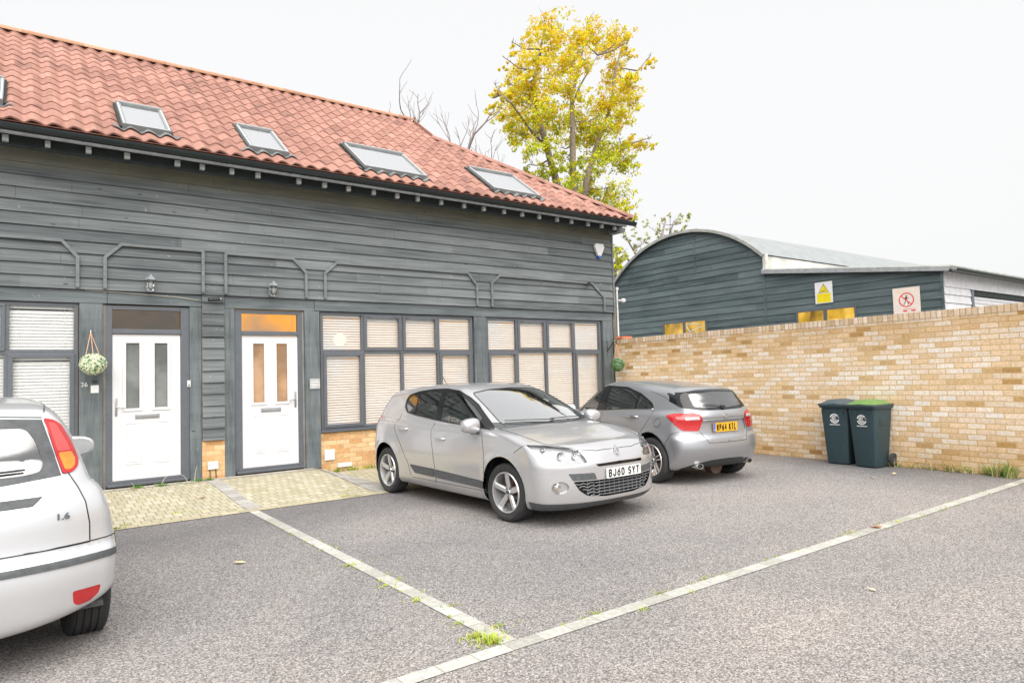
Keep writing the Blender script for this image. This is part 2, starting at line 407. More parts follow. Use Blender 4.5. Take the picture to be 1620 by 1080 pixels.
class Shell:
    """car skin as a list of polygons that can be cut along outlines; normals come from the implicit surface"""
    def __init__(s, S, h):
        s.f = car_field(S)
        V, Q = surfnets(s.f, (-3.75, -1.04, .05), (1.0, 1.04, 1.6), h)
        s.V = [tuple(v) for v in V.tolist()]; s.F = Q.tolist(); s.ids = {'body': 0}; s.L = [0] * len(s.F)
        s.bvh = BVHTree.FromPolygons(s.V, s.F); s.C = []; s.N = []
        s.refresh(0)
    def refresh(s, k):
        V = s.V
        for f in s.F[k:]:
            a, b, c, d = V[f[0]], V[f[1]], V[f[2]], V[f[-1] if len(f) > 3 else f[0]]
            n = len(f); s.C.append(tuple(sum(V[i][q] for i in f) / n for q in range(3)))
            ux, uy, uz = c[0] - a[0], c[1] - a[1], c[2] - a[2]
            e = V[f[1]]; g = V[f[-1]]; vx, vy, vz = g[0] - e[0], g[1] - e[1], g[2] - e[2]
            x, y, z = uy * vz - uz * vy, uz * vx - ux * vz, ux * vy - uy * vx
            l = math.sqrt(x * x + y * y + z * z) or 1e-9; s.N.append((x / l, y / l, z / l))
    def cut(s, poly, proj, flt, name, only=('body',)):
        U, W = (AX[proj] if isinstance(proj, str) else proj)
        pid = s.ids.setdefault(name, len(s.ids)); ok = {s.ids[o] for o in only if o in s.ids}
        us = [p[0] for p in poly]; vs = [p[1] for p in poly]; m = .035
        u0, u1, v0, v1 = min(us) - m, max(us) + m, min(vs) - m, max(vs) + m
        C = np.array(s.C); cu = C @ np.array(U, float); cv = C @ np.array(W, float)
        idx = np.nonzero((cu > u0) & (cu < u1) & (cv > v0) & (cv < v1) & np.isin(np.array(s.L), list(ok)))[0]
        cand = [int(i) for i in idx if flt(Vector(s.C[i]), Vector(s.N[i]))]
        P2 = {}
        def pt(i):
            if i not in P2:
                v = s.V[i]; P2[i] = (v[0] * U[0] + v[1] * U[1] + v[2] * U[2], v[0] * W[0] + v[1] * W[1] + v[2] * W[2])
            return P2[i]
        n = len(poly); dead = set()
        for i in range(n):
            a, b = poly[i], poly[(i + 1) % n]; dx, dy = b[0] - a[0], b[1] - a[1]; l = math.hypot(dx, dy)
            if l < 1e-6: continue
            nx, ny = -dy / l, dx / l; cache = {}; new = []
            for fi in cand:
                if fi in dead: continue
                f = s.F[fi]; d = []; t0 = 1e9; t1 = -1e9
                for v in f:
                    p = pt(v); d.append((p[0] - a[0]) * nx + (p[1] - a[1]) * ny)
                    t = ((p[0] - a[0]) * dx + (p[1] - a[1]) * dy) / l
                    t0 = min(t0, t); t1 = max(t1, t)
                if t1 < -.012 or t0 > l + .012 or min(d) > -1e-5 or max(d) < 1e-5: continue
                A_, B_ = [], []; k = len(f)
                for j in range(k):
                    p, q = f[j], f[(j + 1) % k]; dp, dq = d[j], d[(j + 1) % k]
                    if dp >= -1e-5: A_.append(p)
                    if dp <= 1e-5: B_.append(p)
                    if (dp > 1e-5 and dq < -1e-5) or (dp < -1e-5 and dq > 1e-5):
                        key = (min(p, q), max(p, q))
                        if key not in cache:
                            t = dp / (dp - dq); x, y = s.V[p], s.V[q]
                            s.V.append(tuple(x[c] + (y[c] - x[c]) * t for c in range(3))); cache[key] = len(s.V) - 1
                        A_.append(cache[key]); B_.append(cache[key])
                if len(A_) < 3 or len(B_) < 3: continue
                dead.add(fi); k0 = len(s.F)
                for q in (A_, B_):
                    s.F.append(q); s.L.append(s.L[fi]); new.append(len(s.F) - 1)
                s.refresh(k0)
            cand += new
        if dead:
            keep = [i for i in range(len(s.F)) if i not in dead]; mp = {o: k for k, o in enumerate(keep)}
            s.F = [s.F[i] for i in keep]; s.L = [s.L[i] for i in keep]; s.C = [s.C[i] for i in keep]; s.N = [s.N[i] for i in keep]
            cand = [mp[i] for i in cand if i in mp]
        for i in cand:
            c = s.C[i]
            if inpoly((sum(c[q] * U[q] for q in range(3)), sum(c[q] * W[q] for q in range(3))), poly): s.L[i] = pid
    def both(s, poly, flt, name, proj='xz', only=('body',)):
        for sg in (1, -1):
            s.cut(poly, proj, lambda c, n, sg=sg: c.y * sg > 0 and flt(c, n), name % ('left' if sg > 0 else 'right') if '%' in name else name, only)
    def grad(s, P):
        e = 2e-3; P = np.asarray(P)
        G = np.stack([s.f(*(P + np.eye(3)[k] * e).T) - s.f(*(P - np.eye(3)[k] * e).T) for k in range(3)], 1)
        return G / np.maximum(np.linalg.norm(G, axis=1, keepdims=True), 1e-9)
    def take(s, name, objname, mats, parent, off=0.0, smooth=True, keep=None, recess=0.0):
        """faces of one region -> a mesh object of its own (raised by off, or sunk by recess with side walls)"""
        pid = s.ids.get(name); fs = [s.F[i] for i in range(len(s.F)) if s.L[i] == pid]
        if not fs: return None
        vi = {}
        for f in fs:
            for v in f: vi.setdefault(v, len(vi))
        V = np.array([s.V[v] for v in vi]); G = s.grad(V); fc = [[vi[v] for v in f] for f in fs]
        Vo = V + G * off
        if recess:
            av = G.mean(0); av /= np.linalg.norm(av); n0 = len(V); Vo = V - av * recess
            ec = {}
            for f in fc:
                for j in range(len(f)): ec[(f[j], f[(j + 1) % len(f)])] = 1
            bd = [e for e in ec if (e[1], e[0]) not in ec]
            bv = {}
            for a, b in bd:
                for q in (a, b): bv.setdefault(q, n0 + len(bv))
            Vo = np.concatenate([Vo, V[list(bv)]])
            fc = fc + [[b, a, bv[a], bv[b]] for a, b in bd]
        me = bpy.data.meshes.new(objname); me.from_pydata(Vo.tolist(), [], fc)
        for m in (mats if isinstance(mats, (list, tuple)) else [mats]): me.materials.append(m)
        me.polygons.foreach_set('use_smooth', [smooth] * len(me.polygons))
        if recess: me.set_sharp_from_angle(angle=R(40))
        elif smooth: me.normals_split_custom_set_from_vertices(G.tolist())
        return link(objname, me, parent)
    def index(s): pass
    def on(s, u, v, proj='xz', sg=-1, far=3.0):
        """point of the body under (u,v) seen from the side sg (or from front/back for yz, from above for xy)"""
        if proj == 'xz': o, d = Vector((u, sg * far, v)), Vector((0, -sg, 0))
        elif proj == 'yz': o, d = Vector((sg * 6, u, v)), Vector((-sg, 0, 0))
        else: o, d = Vector((u, v, 4)), Vector((0, 0, -1))
        h = s.bvh.ray_cast(o, d)
        return (h[0], h[1]) if h[0] is not None else (None, None)
    def line(s, pts, proj='xz', sg=-1, step=.03):
        out = []
        for i in range(len(pts) - 1):
            a, b = Vector(pts[i]), Vector(pts[i + 1]); m = max(1, int((b - a).length / step))
            for k in range(m + (i == len(pts) - 2)):
                p = a.lerp(b, k / m); q = s.on(p.x, p.y, proj, sg)[0]
                if q is not None and (not out or (q - out[-1]).length < .25): out.append(q)
        return out

def carpaint(name, col, metal=.75, rough=.32):
    t = NT(name); o = t.obj()
    fl = t.noise(o, 900, 1); d = t.noise(o, 3, 4)
    c = t.mix(t.math('MULTIPLY', fl, .25), col, tuple(x * 1.35 for x in col))
    sp = t.n('SeparateXYZ'); t.set(sp, 0, o)
    mr = t.n('MapRange'); t.set(mr, 0, sp.outputs[2]); t.set(mr, 1, .55); t.set(mr, 2, .15)
    dirt = t.math('MULTIPLY', mr.outputs[0], t.math('MULTIPLY', d, .7))
    c = t.mix(dirt, c, (.30, .27, .23))
    drops = t.ramp(t.noise(o, 140, 2), [(.60, (0, 0, 0)), (.66, (1, 1, 1))])
    p = t.princ(c, t.math('ADD', rough, t.math('MULTIPLY', dirt, .4)), Metallic=metal, Coat_Weight=.8, Coat_Roughness=.06)
    t.set(p, 'Normal', t.bump(drops, .10, .001))
    back = t.princ((.02, .02, .022), .8)
    g = t.n('NewGeometry'); m = t.n('MixShader'); t.set(m, 0, g.outputs['Backfacing']); t.set(m, 1, p.outputs[0]); t.set(m, 2, back.outputs[0])
    return t.done(m)

BLK = plain('black_plastic', (.022, .024, .027), .45, .2, 30)
GLOSSBLK = plain('gloss_black', (.012, .013, .014), .12, .1, 5)
GREYPL = plain('grey_plastic', (.07, .075, .08), .6, .25, 25, .2)
RUBBER = plain('tyre_rubber', (.028, .028, .029), .82, .3, 14, .3)
CHROME = plain('chrome', (.75, .75, .76), .12, .05, 5, Metallic=1.0)
ALLOY = plain('alloy_silver', (.60, .60, .61), .33, .12, 8, Metallic=.75)
DARKALLOY = plain('dark_alloy', (.10, .10, .11), .35, .15, 8, Metallic=.7)
RUST = plain('brake_iron', (.11, .075, .06), .7, .3, 20, Metallic=.4)
LENSRED = plain('red_lens', (.40, .006, .008), .25, .12, 20, Coat_Weight=1.0)
LENSAMB = plain('amber_lens', (.62, .20, .015), .15, .12, 20, Coat_Weight=1.0)
LENSWHT = plain('white_lens', (.52, .46, .48), .15, .08, 20, Coat_Weight=1.0)
WHITEPL = plain('plate_white', (.62, .62, .615), .4, .04, 20)
YELPL = plain('plate_yellow', (.62, .34, .012), .4, .06, 20)
INKBLK = plain('ink_black', (.012, .012, .013), .5, .05, 5)
BLUE = plain('blue_band', (.03, .12, .48), .4, .05, 5)
REDINK = plain('red_ink', (.62, .03, .04), .5, .05, 5)
SEAT = plain('seat_cloth', (.10, .105, .105), .9, .3, 40)
HEADCLOTH = plain('light_trim', (.30, .30, .29), .9, .1, 20)
CARGLASS = glassmat('car_glass', (.60, .86, .77), .74, .02, 1.5, .15)
SCREEN = glassmat('windscreen_glass', (.84, .93, .90), .75, .04, 1.6, .52)
PRIVACY = glassmat('rear_glass', (.50, .60, .57), .60, .14, 1.6, .16)
LAMPGLASS = glassmat('lamp_glass', (.97, .98, 1.0), .95, .02, 1.35)
MIRRORG = plain('mirror_glass', (.80, .86, .88), .03, .02, 3, Metallic=1.0)

def spokes(m, n, r0, r1, w0, w1, y, dish, th, style):
    for k in range(n):
        a = 2 * math.pi * k / n + math.pi / 2
        def P(r, w, yy): return (r * math.cos(a) - w * math.sin(a), yy, r * math.sin(a) + w * math.cos(a))
        def bar(wa0, wb0, wa1, wb1, mid=.5, rise=0.0):
            rows = []
            for j in range(5):
                t = j / 4; r = r0 + (r1 - r0) * t; yy = y + dish * (1 - t)**1.5 + rise * math.sin(math.pi * t)
                a_ = wa0 + (wa1 - wa0) * t; b_ = wb0 + (wb1 - wb0) * t; c_ = (a_ + b_) / 2; hw = abs(b_ - a_) / 2
                rows.append([P(r, c_ - hw, yy + .012), P(r, c_ - hw * .6, yy), P(r, c_ + hw * .6, yy), P(r, c_ + hw, yy + .012), P(r, c_ + hw, yy + th), P(r, c_ - hw, yy + th)])
            vs = [p for rw in rows for p in rw]; fs = [(i * 6 + q, i * 6 + (q + 1) % 6, (i + 1) * 6 + (q + 1) % 6, (i + 1) * 6 + q) for i in range(4) for q in range(6)]
            m.add(vs, fs + [(0, 1, 2, 3, 4, 5), (29, 28, 27, 26, 25, 24)])
        if style == 'star': bar(-w0, w0, -w1, w1)
        else: bar(-w0, -w0 + .026, -w1 - .012, -w1 + .012); bar(w0 - .026, w0, w1 - .012, w1 + .012)
def make_wheel(car, x, y, wr, w, rim, style, face=None):
    """outer side looks along -y"""
    hw = w / 2
    hub = MB(); hub.lathe([(0, .0), (rim * .72, .0), (rim * .72, .018), (0, .018)], seg=32); hub.lathe([(0, -hw + .05), (.07, -hw + .05), (.08, 0), (.0, 0)], seg=24)
    hub.box(-.05, .05, -.03, .045, rim * .38, rim * .78)
    h = hub.build('wheel', RUST, None, smooth=False, auto=35, world=False)
    h.parent = car; h.location = (x, y, wr)
    t = MB(); pr = [(rim - .004, -hw + .02), (rim + .012, -hw + .006), (rim + .035, -hw - .004), (rim + .06, -hw - .004), (wr - .025, -hw + .004), (wr - .010, -hw + .013), (wr - .003, -hw + .022)]
    g = hw - .03; nb = 4; sw = 2 * g / nb
    for k in range(nb):
        c = -g + k * sw
        pr += [(wr - .001, c + .002), (wr, c + sw - .008), (wr - .009, c + sw - .006), (wr - .009, c + sw - .001)]
    pr += [(wr - .003, hw - .022), (wr - .012, hw - .012), (wr - .03, hw), (rim + .03, hw + .002), (rim - .004, hw - .02)]
    t.lathe(pr, seg=56)
    for q in range(28):
        a = 2 * math.pi * q / 28
        t.tube([((wr - .001) * math.cos(a + dz), yy, (wr - .001) * math.sin(a + dz)) for yy, dz in ((-hw + .016, 0), (-hw + .05, .05))], .0022, 4)
    t.build('tyre', RUBBER, h, smooth=True, auto=40, world=False)
    r_ = MB(); r_.lathe([(rim + .002, -hw + .012), (rim - .006, -hw + .002), (rim - .016, -hw + .006), (rim - .02, -hw + .03), (rim - .03, 0), (rim - .035, hw - .02)], seg=56)
    if style == 'star': spokes(r_, 5, .035, rim - .012, .030, .031, -hw + .018, .03, .028, 'star')
    else: spokes(r_, 5, .035, rim - .012, .034, .034, -hw + .014, .045, .022, 'twin')
    r_.lathe([(.0, -hw + .038), (.026, -hw + .040), (.031, -hw + .048), (.058, -hw + .05), (.062, -hw + .075), (0, -hw + .075)], seg=24)
    ro = r_.build('rim', face or ALLOY, h, smooth=True, auto=35, world=False)
    nuts = MB()
    for q in range(5):
        a = 2 * math.pi * (q + .5) / 5 + math.pi / 2
        nuts.lathe([(0, -hw + .038), (.008, -hw + .038), (.009, -hw + .06)], c=(.045 * math.cos(a), 0, .045 * math.sin(a)), seg=8)
    nuts.lathe([(0, -hw + .034), (.022, -hw + .036), (.025, -hw + .045)], seg=16)
    nuts.build('wheel_bolts', GREYPL, h, smooth=False, world=False)
    return h
def place_wheels(car, S, y, w, rim, style, face=None, kz=1.0, steer=0):
    wr = S.get('tyre', S['wr']); zc = wr / kz
    h = make_wheel(car, 0, -y, wr, w, rim, style, face); h.location.z = zc; h.scale.z = 1 / kz
    for (x, s) in ((-S['wb'], -1), (0, 1), (-S['wb'], 1)):
        c = copy_tree(h, car); c.location = (x, s * y, zc)
        c.rotation_euler = (0, 0, (0 if s < 0 else math.pi) + (R(steer) if x == 0 else 0))
    h.rotation_euler = (0, 0, R(steer))
def cabin(car, S, x0=-2.5, W=.62, rhd=True):
    m = MB(); m.box(-3.0, .2, -.78, .78, .24, .27)
    m.box(-2.9, -2.5, -.62, .62, .27, .82, .03)
    m.build('cabin_floor', SEAT, car, world=False)
    for (x, ys, nm) in ((-1.05, (.37, -.37), 'front_seat'), (-2.15, (0,), 'rear_seat')):
        for yy in ys:
            s = MB(); hw = .24 if nm == 'front_seat' else .58
            s.box(x - .12, x + .38, yy - hw, yy + hw, .34, .56, .05)
            b = 0.0; n = len(s.v)
            s.box(x - .24, x - .10, yy - hw, yy + hw, .45, 1.08, .05)
            for i in range(n, len(s.v)):
                v = s.v[i]; s.v[i] = (v[0] - (v[2] - .45) * .28, v[1], v[2])
            for hy in ((yy,) if nm == 'front_seat' else (-.36, 0, .36)):
                n = len(s.v); s.box(x - .23, x - .13, hy - .12, hy + .12, 1.11, 1.25, .035)
                for i in range(n, len(s.v)):
                    v = s.v[i]; s.v[i] = (v[0] - (v[2] - .45) * .28, v[1], v[2])
            s.build(nm, SEAT, car, smooth=True, auto=50, world=False)
    d = MB(); d.prism([(-.55, -.70, .60), (-.62, -.70, .80), (-.52, -.70, .93), (-.15, -.70, .95), (-.15, -.70, .60)], (0, 1.40, 0))
    d.build('dashboard', BLK, car, world=False)
    sy = -.37; st = MB()
    pts = [Vector((-.66 + .09 * math.sin(t), sy + .185 * math.cos(t), .88 + .16 * math.sin(t))) for t in [2 * math.pi * k / 24 for k in range(25)]]
    st.tube(pts, .016, 8, cap=False); st.tube([(-.66, sy - .18, .88), (-.66, sy + .18, .88)], .018, 6); st.tube([(-.66, sy, .88), (-.5, sy, .80)], .035, 8)
    st.build('steering_wheel', BLK, car, smooth=True, world=False)
def wipers(car, sh, segs, proj, sg):
    for pts in segs:
        p = sh.line(pts, proj, sg, .05)
        if len(p) < 2: continue
        n = [sh.on(a.y, a.z, 'yz', sg)[1] if proj == 'yz' else Vector((0, 0, 1)) for a in p]
        p = [a + (q if q is not None else Vector((0, 0, 1))) * .014 for a, q in zip(p, n)]
        m = MB(); m.tube(p, [.009] + [.006] * (len(p) - 2) + [.005], 6); m.build('wiper', BLK, car, smooth=True, world=False)
def seams(car, sh, lists, name='panel_seam', r=.0034, mat=None):
    for pts, proj, sg in lists:
        p = sh.line(pts, proj, sg)
        if len(p) > 1: m = MB(); m.tube(p, r, 5); m.build(name, mat or GLOSSBLK, car, smooth=True, world=False)
def wheelcut(sh, S):
    for xa in (0, -S['wb']):
        n = 40; P = [(xa + S['arch'] * math.cos(2 * math.pi * k / n), S['wr'] + .008 + S['arch'] * math.sin(2 * math.pi * k / n)) for k in range(n)]
        sh.both(P, lambda c, n: abs(c.y) > .46, 'arch', only=('body', 'sill'))
def liners(car, S):
    for xa in (0, -S['wb']):
        for sg in (1, -1):
            m = MB(); ra = S['arch']; yo = S['W'] - (.06 if xa == 0 else .10); m.lathe([(ra + .001, sg * yo), (ra + .012, sg * (yo - .03)), (ra + .012, sg * .46), (0, sg * .46)], c=(xa, 0, S['wr'] + .008), seg=36, a0=R(-8), a1=R(188))
            m.build('wheel_liner', BLK, car, smooth=True, auto=40, world=False)
def door_handle(car, sh, x0, x1, z, sg, mat, parent):
    a, b = sh.on(x0, z, 'xz', sg)[0], sh.on(x1, z, 'xz', sg)[0]; o = Vector((0, sg, 0))
    m = MB(); pts = [a.lerp(b, t) + o * h for t, h in ((0, .004), (.12, .028), (.5, .036), (.88, .028), (1, .004))]
    m.tube(pts, [.010, .014, .015, .014, .010], 8)
    h = m.build('door_handle', mat, parent, smooth=True, world=False)
    return h
def mirrors(car, x, y, z, mat, size=(.11, .115, .085)):
    for sg in (1, -1):
        m = MB(); m.cur = 0
        bm = bmesh.new(); bmesh.ops.create_uvsphere(bm, u_segments=20, v_segments=12, radius=1)
        for v in bm.verts:
            c = v.co; q = 4
            nrm = (abs(c.x)**3 + abs(c.y)**3 + abs(c.z)**3)**(1 / 3)
            v.co = Vector((x + size[0] * (c.x / nrm) * (.35 if c.x < 0 else 1.0), sg * (y + size[1] * c.y * sg / nrm), z + size[2] * c.z / nrm * (1 - .15 * c.y * sg)))
        m.bm(bm)
        h = m.build('door_mirror', mat, car, smooth=True, world=False)
        a = MB(); a.tube([(x - .01, sg * (y - size[1] - .10), z - .07), (x, sg * (y - .02), z - size[2] + .01)], [.03, .022], 8); a.build('mirror_arm', BLK, h, smooth=True, world=False)
        g = MB(); N = 24; pts = [(x - size[0] * .36, sg * (y + size[1] * .86 * math.cos(t) * (abs(math.cos(t))**-.25 if abs(math.cos(t)) > .05 else 1)), z + size[2] * .80 * math.sin(t)) for t in [2 * math.pi * k / N for k in range(N)]]
        g.prism(pts, (-.004, 0, 0)); g.build('mirror_glass', MIRRORG, h, world=False)
# ------------------------------------------------------------------ the three cars
H_CELL = .025

def _arc(cx, cy, rx, ry, a0, a1, n=7): return [(cx + rx * math.cos(R(a0 + (a1 - a0) * k / n)), cy + ry * math.sin(R(a0 + (a1 - a0) * k / n))) for k in range(n + 1)]
GLYPH = {
 'B': [[(0, 0), (0, 1)] , [(0, 1), (.6, 1)] + _arc(.62, .76, .33, .24, 90, -90) + [(0, .52)], [(.6, .52)] + _arc(.62, .26, .38, .26, 90, -90) + [(0, 0)]],
 'J': [[(1, 1), (1, .3)] + _arc(.5, .3, .5, .3, 0, -180) ], '6': [[(.85, 1), (.25, .62)] + _arc(.5, .32, .5, .32, 150, 510, 16)],
 '0': [_arc(.5, .3, .5, .3, 180, 360) + _arc(.5, .7, .5, .3, 0, 180) + [(0, .3)]], 'S': [_arc(.5, .76, .46, .24, 25, 270) + _arc(.5, .26, .5, .26, 90, -155)],
 'Y': [[(0, 1), (.5, .45), (1, 1)], [(.5, .45), (.5, 0)]], 'T': [[(0, 1), (1, 1)], [(.5, 1), (.5, 0)]], 'W': [[(0, 1), (.25, 0), (.5, .75), (.75, 0), (1, 1)]],
 'P': [[(0, 0), (0, 1), (.6, 1)] + _arc(.64, .73, .36, .27, 90, -90) + [(0, .46)]], '4': [[(.75, 0), (.75, 1), (0, .28), (1, .28)]],
 'K': [[(0, 0), (0, 1)], [(1, 1), (0, .42)], [(.35, .62), (1, 0)]], 'L': [[(0, 1), (0, 0), (1, 0)]]}
def plate_text(body, at, xd, n, h, pitch, parent, mat):
    xd = Vector(xd); z = Vector((0, 0, 1)); m = MB(); w = pitch * .74; st = h * .088; tot = sum(pitch * (.62 if c == ' ' else 1) for c in body) - (pitch - w); x = -tot / 2
    for ch in body:
        if ch != ' ':
            for pl in GLYPH[ch]:
                for i in range(len(pl) - 1):
                    a = Vector(pl[i]); b = Vector(pl[i + 1]); a = Vector((x + st + a.x * (w - 2 * st), (a.y - .5) * (h - 2 * st))); b = Vector((x + st + b.x * (w - 2 * st), (b.y - .5) * (h - 2 * st)))
                    d = (b - a)
                    if d.length < 1e-6: continue
                    d.normalize(); p = Vector((-d.y, d.x)) * st; a -= d * st * .6; b += d * st * .6
                    m.add([at + xd * q.x + z * q.y + n * (.001 if k < 4 else 0) for k, q in enumerate((a + p, b + p, b - p, a - p))], [(0, 1, 2, 3)])
        x += pitch * (.62 if ch == ' ' else 1)
    m.build('plate_lettering', mat, parent, world=False)
def regplate(car, text, at, xd, w, h, size, mat, sx=.80, band=False):
    at = Vector(at); xd = Vector(xd).normalized(); z = Vector((0, 0, 1)); n = xd.cross(z)
    m = MB(); c = [at + xd * (a * w / 2) + z * (b * h / 2) for a, b in ((-1, -1), (1, -1), (1, 1), (-1, 1))]
    pts = [tuple(v) for v in rounded([(-w / 2, -h / 2), (w / 2, -h / 2), (w / 2, h / 2), (-w / 2, h / 2)], .012)]
    m.prism([at + xd * a + z * b - n * .004 for a, b in pts], n * .008)
    p = m.build('number_plate', mat, car, world=False)
    off = .018 if band else 0
    plate_text(text, at + n * .0055 + xd * off, xd, n, h * .76, (w - .05 - 2 * off) / 7.5, p, INKBLK)
    if band:
        b = MB(); b.prism([at + xd * a + z * b_ + n * .0045 for a, b_ in ((-w / 2 + .002, -h / 2 + .002), (-w / 2 + .042, -h / 2 + .002), (-w / 2 + .042, h / 2 - .002), (-w / 2 + .002, h / 2 - .002))], n * .001)
        b.build('plate_band', BLUE, p, world=False)
        g = MB()
        for k in range(10):
            a = 2 * math.pi * k / 10; g.lathe([(0, 0), (.0022, 0)], c=tuple(at + xd * (-w / 2 + .022 + .012 * math.cos(a)) + z * (.018 + .012 * math.sin(a)) + n * .0058), axis='x', seg=6)
        g.build('star_ring', YELPL, p, world=False)
        textmesh('band_letters', 'GB', .028, WHITEPL, frame(at + n * .0058 + xd * (-w / 2 + .022) - z * .032, xd, z), p, sx=.85, depth=.0004)
    return p
def lampbowl(sh, car, region, name, liner, cover, recess=.05):
    b = sh.take(region, name, liner, car, recess=recess, smooth=False)
    if b: sh.take(region, 'lamp_cover', cover, b, off=.0015)
    return b
def lighthouse(car):
    pass

def silver_hatch():
    S = MEG; sh = Shell(S, H_CELL); C = sh.both
    P = carpaint('silver_paint', (.50, .50, .515), .6, .27)
    car = empty('parked_car', (4.91, 5.78, 0), R(-88.0), 'silver five door hatchback with front plate BJ60 SYT, parked in front of the blind windows', 'car', 'cars parked in the yard', .975)
    side = lambda c, n: abs(c.y) > .40 and abs(n.y) > .35
    wheelcut(sh, S)
    DLO = rounded([(-2.27, 1.10), (-2.375, 1.17), (-2.405, 1.27), (-2.36, 1.325), (-2.15, 1.37), (-1.8, 1.40), (-1.5, 1.405), (-1.21, 1.378), (-.96, 1.30), (-.76, 1.215), (-.5, 1.075), (-.27, .95), (-.6, .972), (-1.24, 1.005), (-1.53, 1.025), (-2.03, 1.07)], .03)
    C(DLO, side, 'trim_%s')
    for nm, pl in (('fg', [(-1.39, 1.025), (-1.48, 1.372), (-1.22, 1.352), (-.98, 1.275), (-.79, 1.195), (-.56, 1.07), (-.60, .995), (-1.0, 1.005)]),
                   ('rg', [(-1.50, 1.04), (-1.585, 1.375), (-1.85, 1.375), (-2.10, 1.345), (-2.035, 1.087)]),
                   ('qg', [(-2.07, 1.095), (-2.13, 1.335), (-2.33, 1.30), (-2.368, 1.26), (-2.35, 1.18), (-2.27, 1.118)])):
        C(rounded(pl, .02), side, nm + '_%s', only=('trim_left', 'trim_right'))
    ws = rounded([(-.655, 1.005), (-.3, 1.004), (0, 1.004), (.3, 1.004), (.655, 1.005), (.545, 1.35), (.3, 1.385), (0, 1.397), (-.3, 1.385), (-.545, 1.35)], .035)
    sh.cut(ws, 'yz', lambda c, n: c.x > -1.35 and n.x > .12, 'screen')
    sh.cut(rounded([(-.52, 1.05), (.52, 1.05), (.47, 1.30), (-.47, 1.30)], .05), 'yz', lambda c, n: c.x < -2.7 and n.x < -.1, 'backlight')
    hl = rounded([(-.468, .834), (-.27, .825), (-.053, .795), (.074, .758), (.125, .70), (.154, .643), (.0, .634), (-.117, .639), (-.228, .70), (-.386, .762)], .02)
    for sg, nm in ((-1, 'right'), (1, 'left')):
        sh.cut(hl, ((.6, -.8 * sg, 0), (0, 0, 1)), lambda c, n, sg=sg: c.y * sg > .2 and c.x > .2, 'head_' + nm)
    hood = [(.735, .455), (.785, .26), (.792, 0), (.785, -.26), (.735, -.455), (.64, -.57), (.46, -.70), (.1, -.755), (-.22, -.745), (-.17, -.66), (-.07, -.40), (-.01, 0), (-.07, .40), (-.17, .66), (-.22, .745), (.1, .755), (.46, .70), (.64, .57)]
    sh.cut(hood, 'xy', lambda c, n: c.z > .7 and n.z > .2, 'bonnet')
    sh.cut([(-.17, -.66), (-.07, -.40), (-.01, 0), (-.07, .40), (-.17, .66), (-.22, .745), (-.42, .74), (-.30, .62), (-.13, .3), (-.10, 0), (-.13, -.3), (-.30, -.62), (-.42, -.74), (-.22, -.745)], 'xy', lambda c, n: c.z > .9 and c.z < 1.06 and n.z > .2, 'cowl')
    C([(-.335, .20), (-.325, .62), (-.36, .80), (-.42, .94), (-.30, .97), (-.62, 1.03), (-1.40, 1.06), (-1.53, 1.05), (-1.45, .80), (-1.40, .65), (-1.37, .27)], side, 'fdoor_%s')
    C([(-1.37, .27), (-1.40, .65), (-1.45, .80), (-1.53, 1.05), (-2.03, 1.10), (-2.25, 1.12), (-2.43, 1.04), (-2.435, .90), (-2.33, .80), (-2.21, .68), (-2.05, .47), (-1.96, .27)], side, 'rdoor_%s')
    for pl in ([(-.34, .31), (-.34, .388), (-1.38, .432), (-1.38, .335)], [(-1.40, .335), (-1.40, .433), (-1.995, .445), (-1.87, .345)]):
        C(rounded(pl, .02), side, 'strip_%s', only=('fdoor_left', 'fdoor_right', 'rdoor_left', 'rdoor_right'))
    C([(.36, .835), (.186, .743), (.37, .55), (.36, .1), (1, .1), (1, .80), (.66, .80)], lambda c, n: True, 'bumper')
    C([(-3.05, .1), (-3.0, .60), (-3.1, .70), (-3.9, .70), (-3.9, .1)], lambda c, n: True, 'rbumper')
    ff = lambda c, n: c.x > .2 and n.x > .15
    sh.cut([(.362, .595), (-.30, .597), (-.335, .624), (0, .629), (.362, .624)], 'yz', ff, 'slot', ('bumper',))
    for s in (1, -1):
        sh.cut(rounded([(s * .325, .472), (s * .355, .54), (s * .625, .546), (s * .583, .474)], .012), 'yz', lambda c, n, s=s: ff(c, n) and c.y * s > 0, 'vane_' + ('l' if s > 0 else 'r'), ('bumper',))
        sh.cut([(s * (.693 + .072 * math.cos(t)), .41 + .062 * math.sin(t)) for t in [2 * math.pi * k / 24 for k in range(24)]], 'yz', lambda c, n, s=s: c.x > .2 and c.y * s > 0, 'fog_' + ('l' if s > 0 else 'r'), ('bumper',))
    gr = rounded([(-.583, .466), (-.306, .464), (.306, .464), (.583, .466), (.52, .37), (.44, .315), (.2, .288), (-.2, .288), (-.44, .315), (-.52, .37)], .02)
    sh.cut(gr, 'yz', ff, 'grille', ('bumper',))
    sh.cut([(.40, .10), (.40, .262), (.62, .246), (1, .246), (1, .10)], 'xz', lambda c, n: True, 'lip', ('bumper',))
    tl = rounded([(-.95, 1.02), (-1.06, 1.05), (-1.30, 1.045), (-1.36, .95), (-1.28, .90), (-1.08, .905)], .02)
    for sg, nm in ((-1, 'r'), (1, 'l')):
        sh.cut([(u - .0, v) for u, v in [(-2.98, 1.02), (-3.1, 1.045), (-3.6, 1.03), (-3.6, .93), (-3.2, .90), (-3.02, .905)]], 'xz', lambda c, n, sg=sg: c.y * sg > .38 and c.x < -2.9, 'tail_' + nm, ('body',))
    sh.index()
    body = sh.take('body', 'body', P, car)
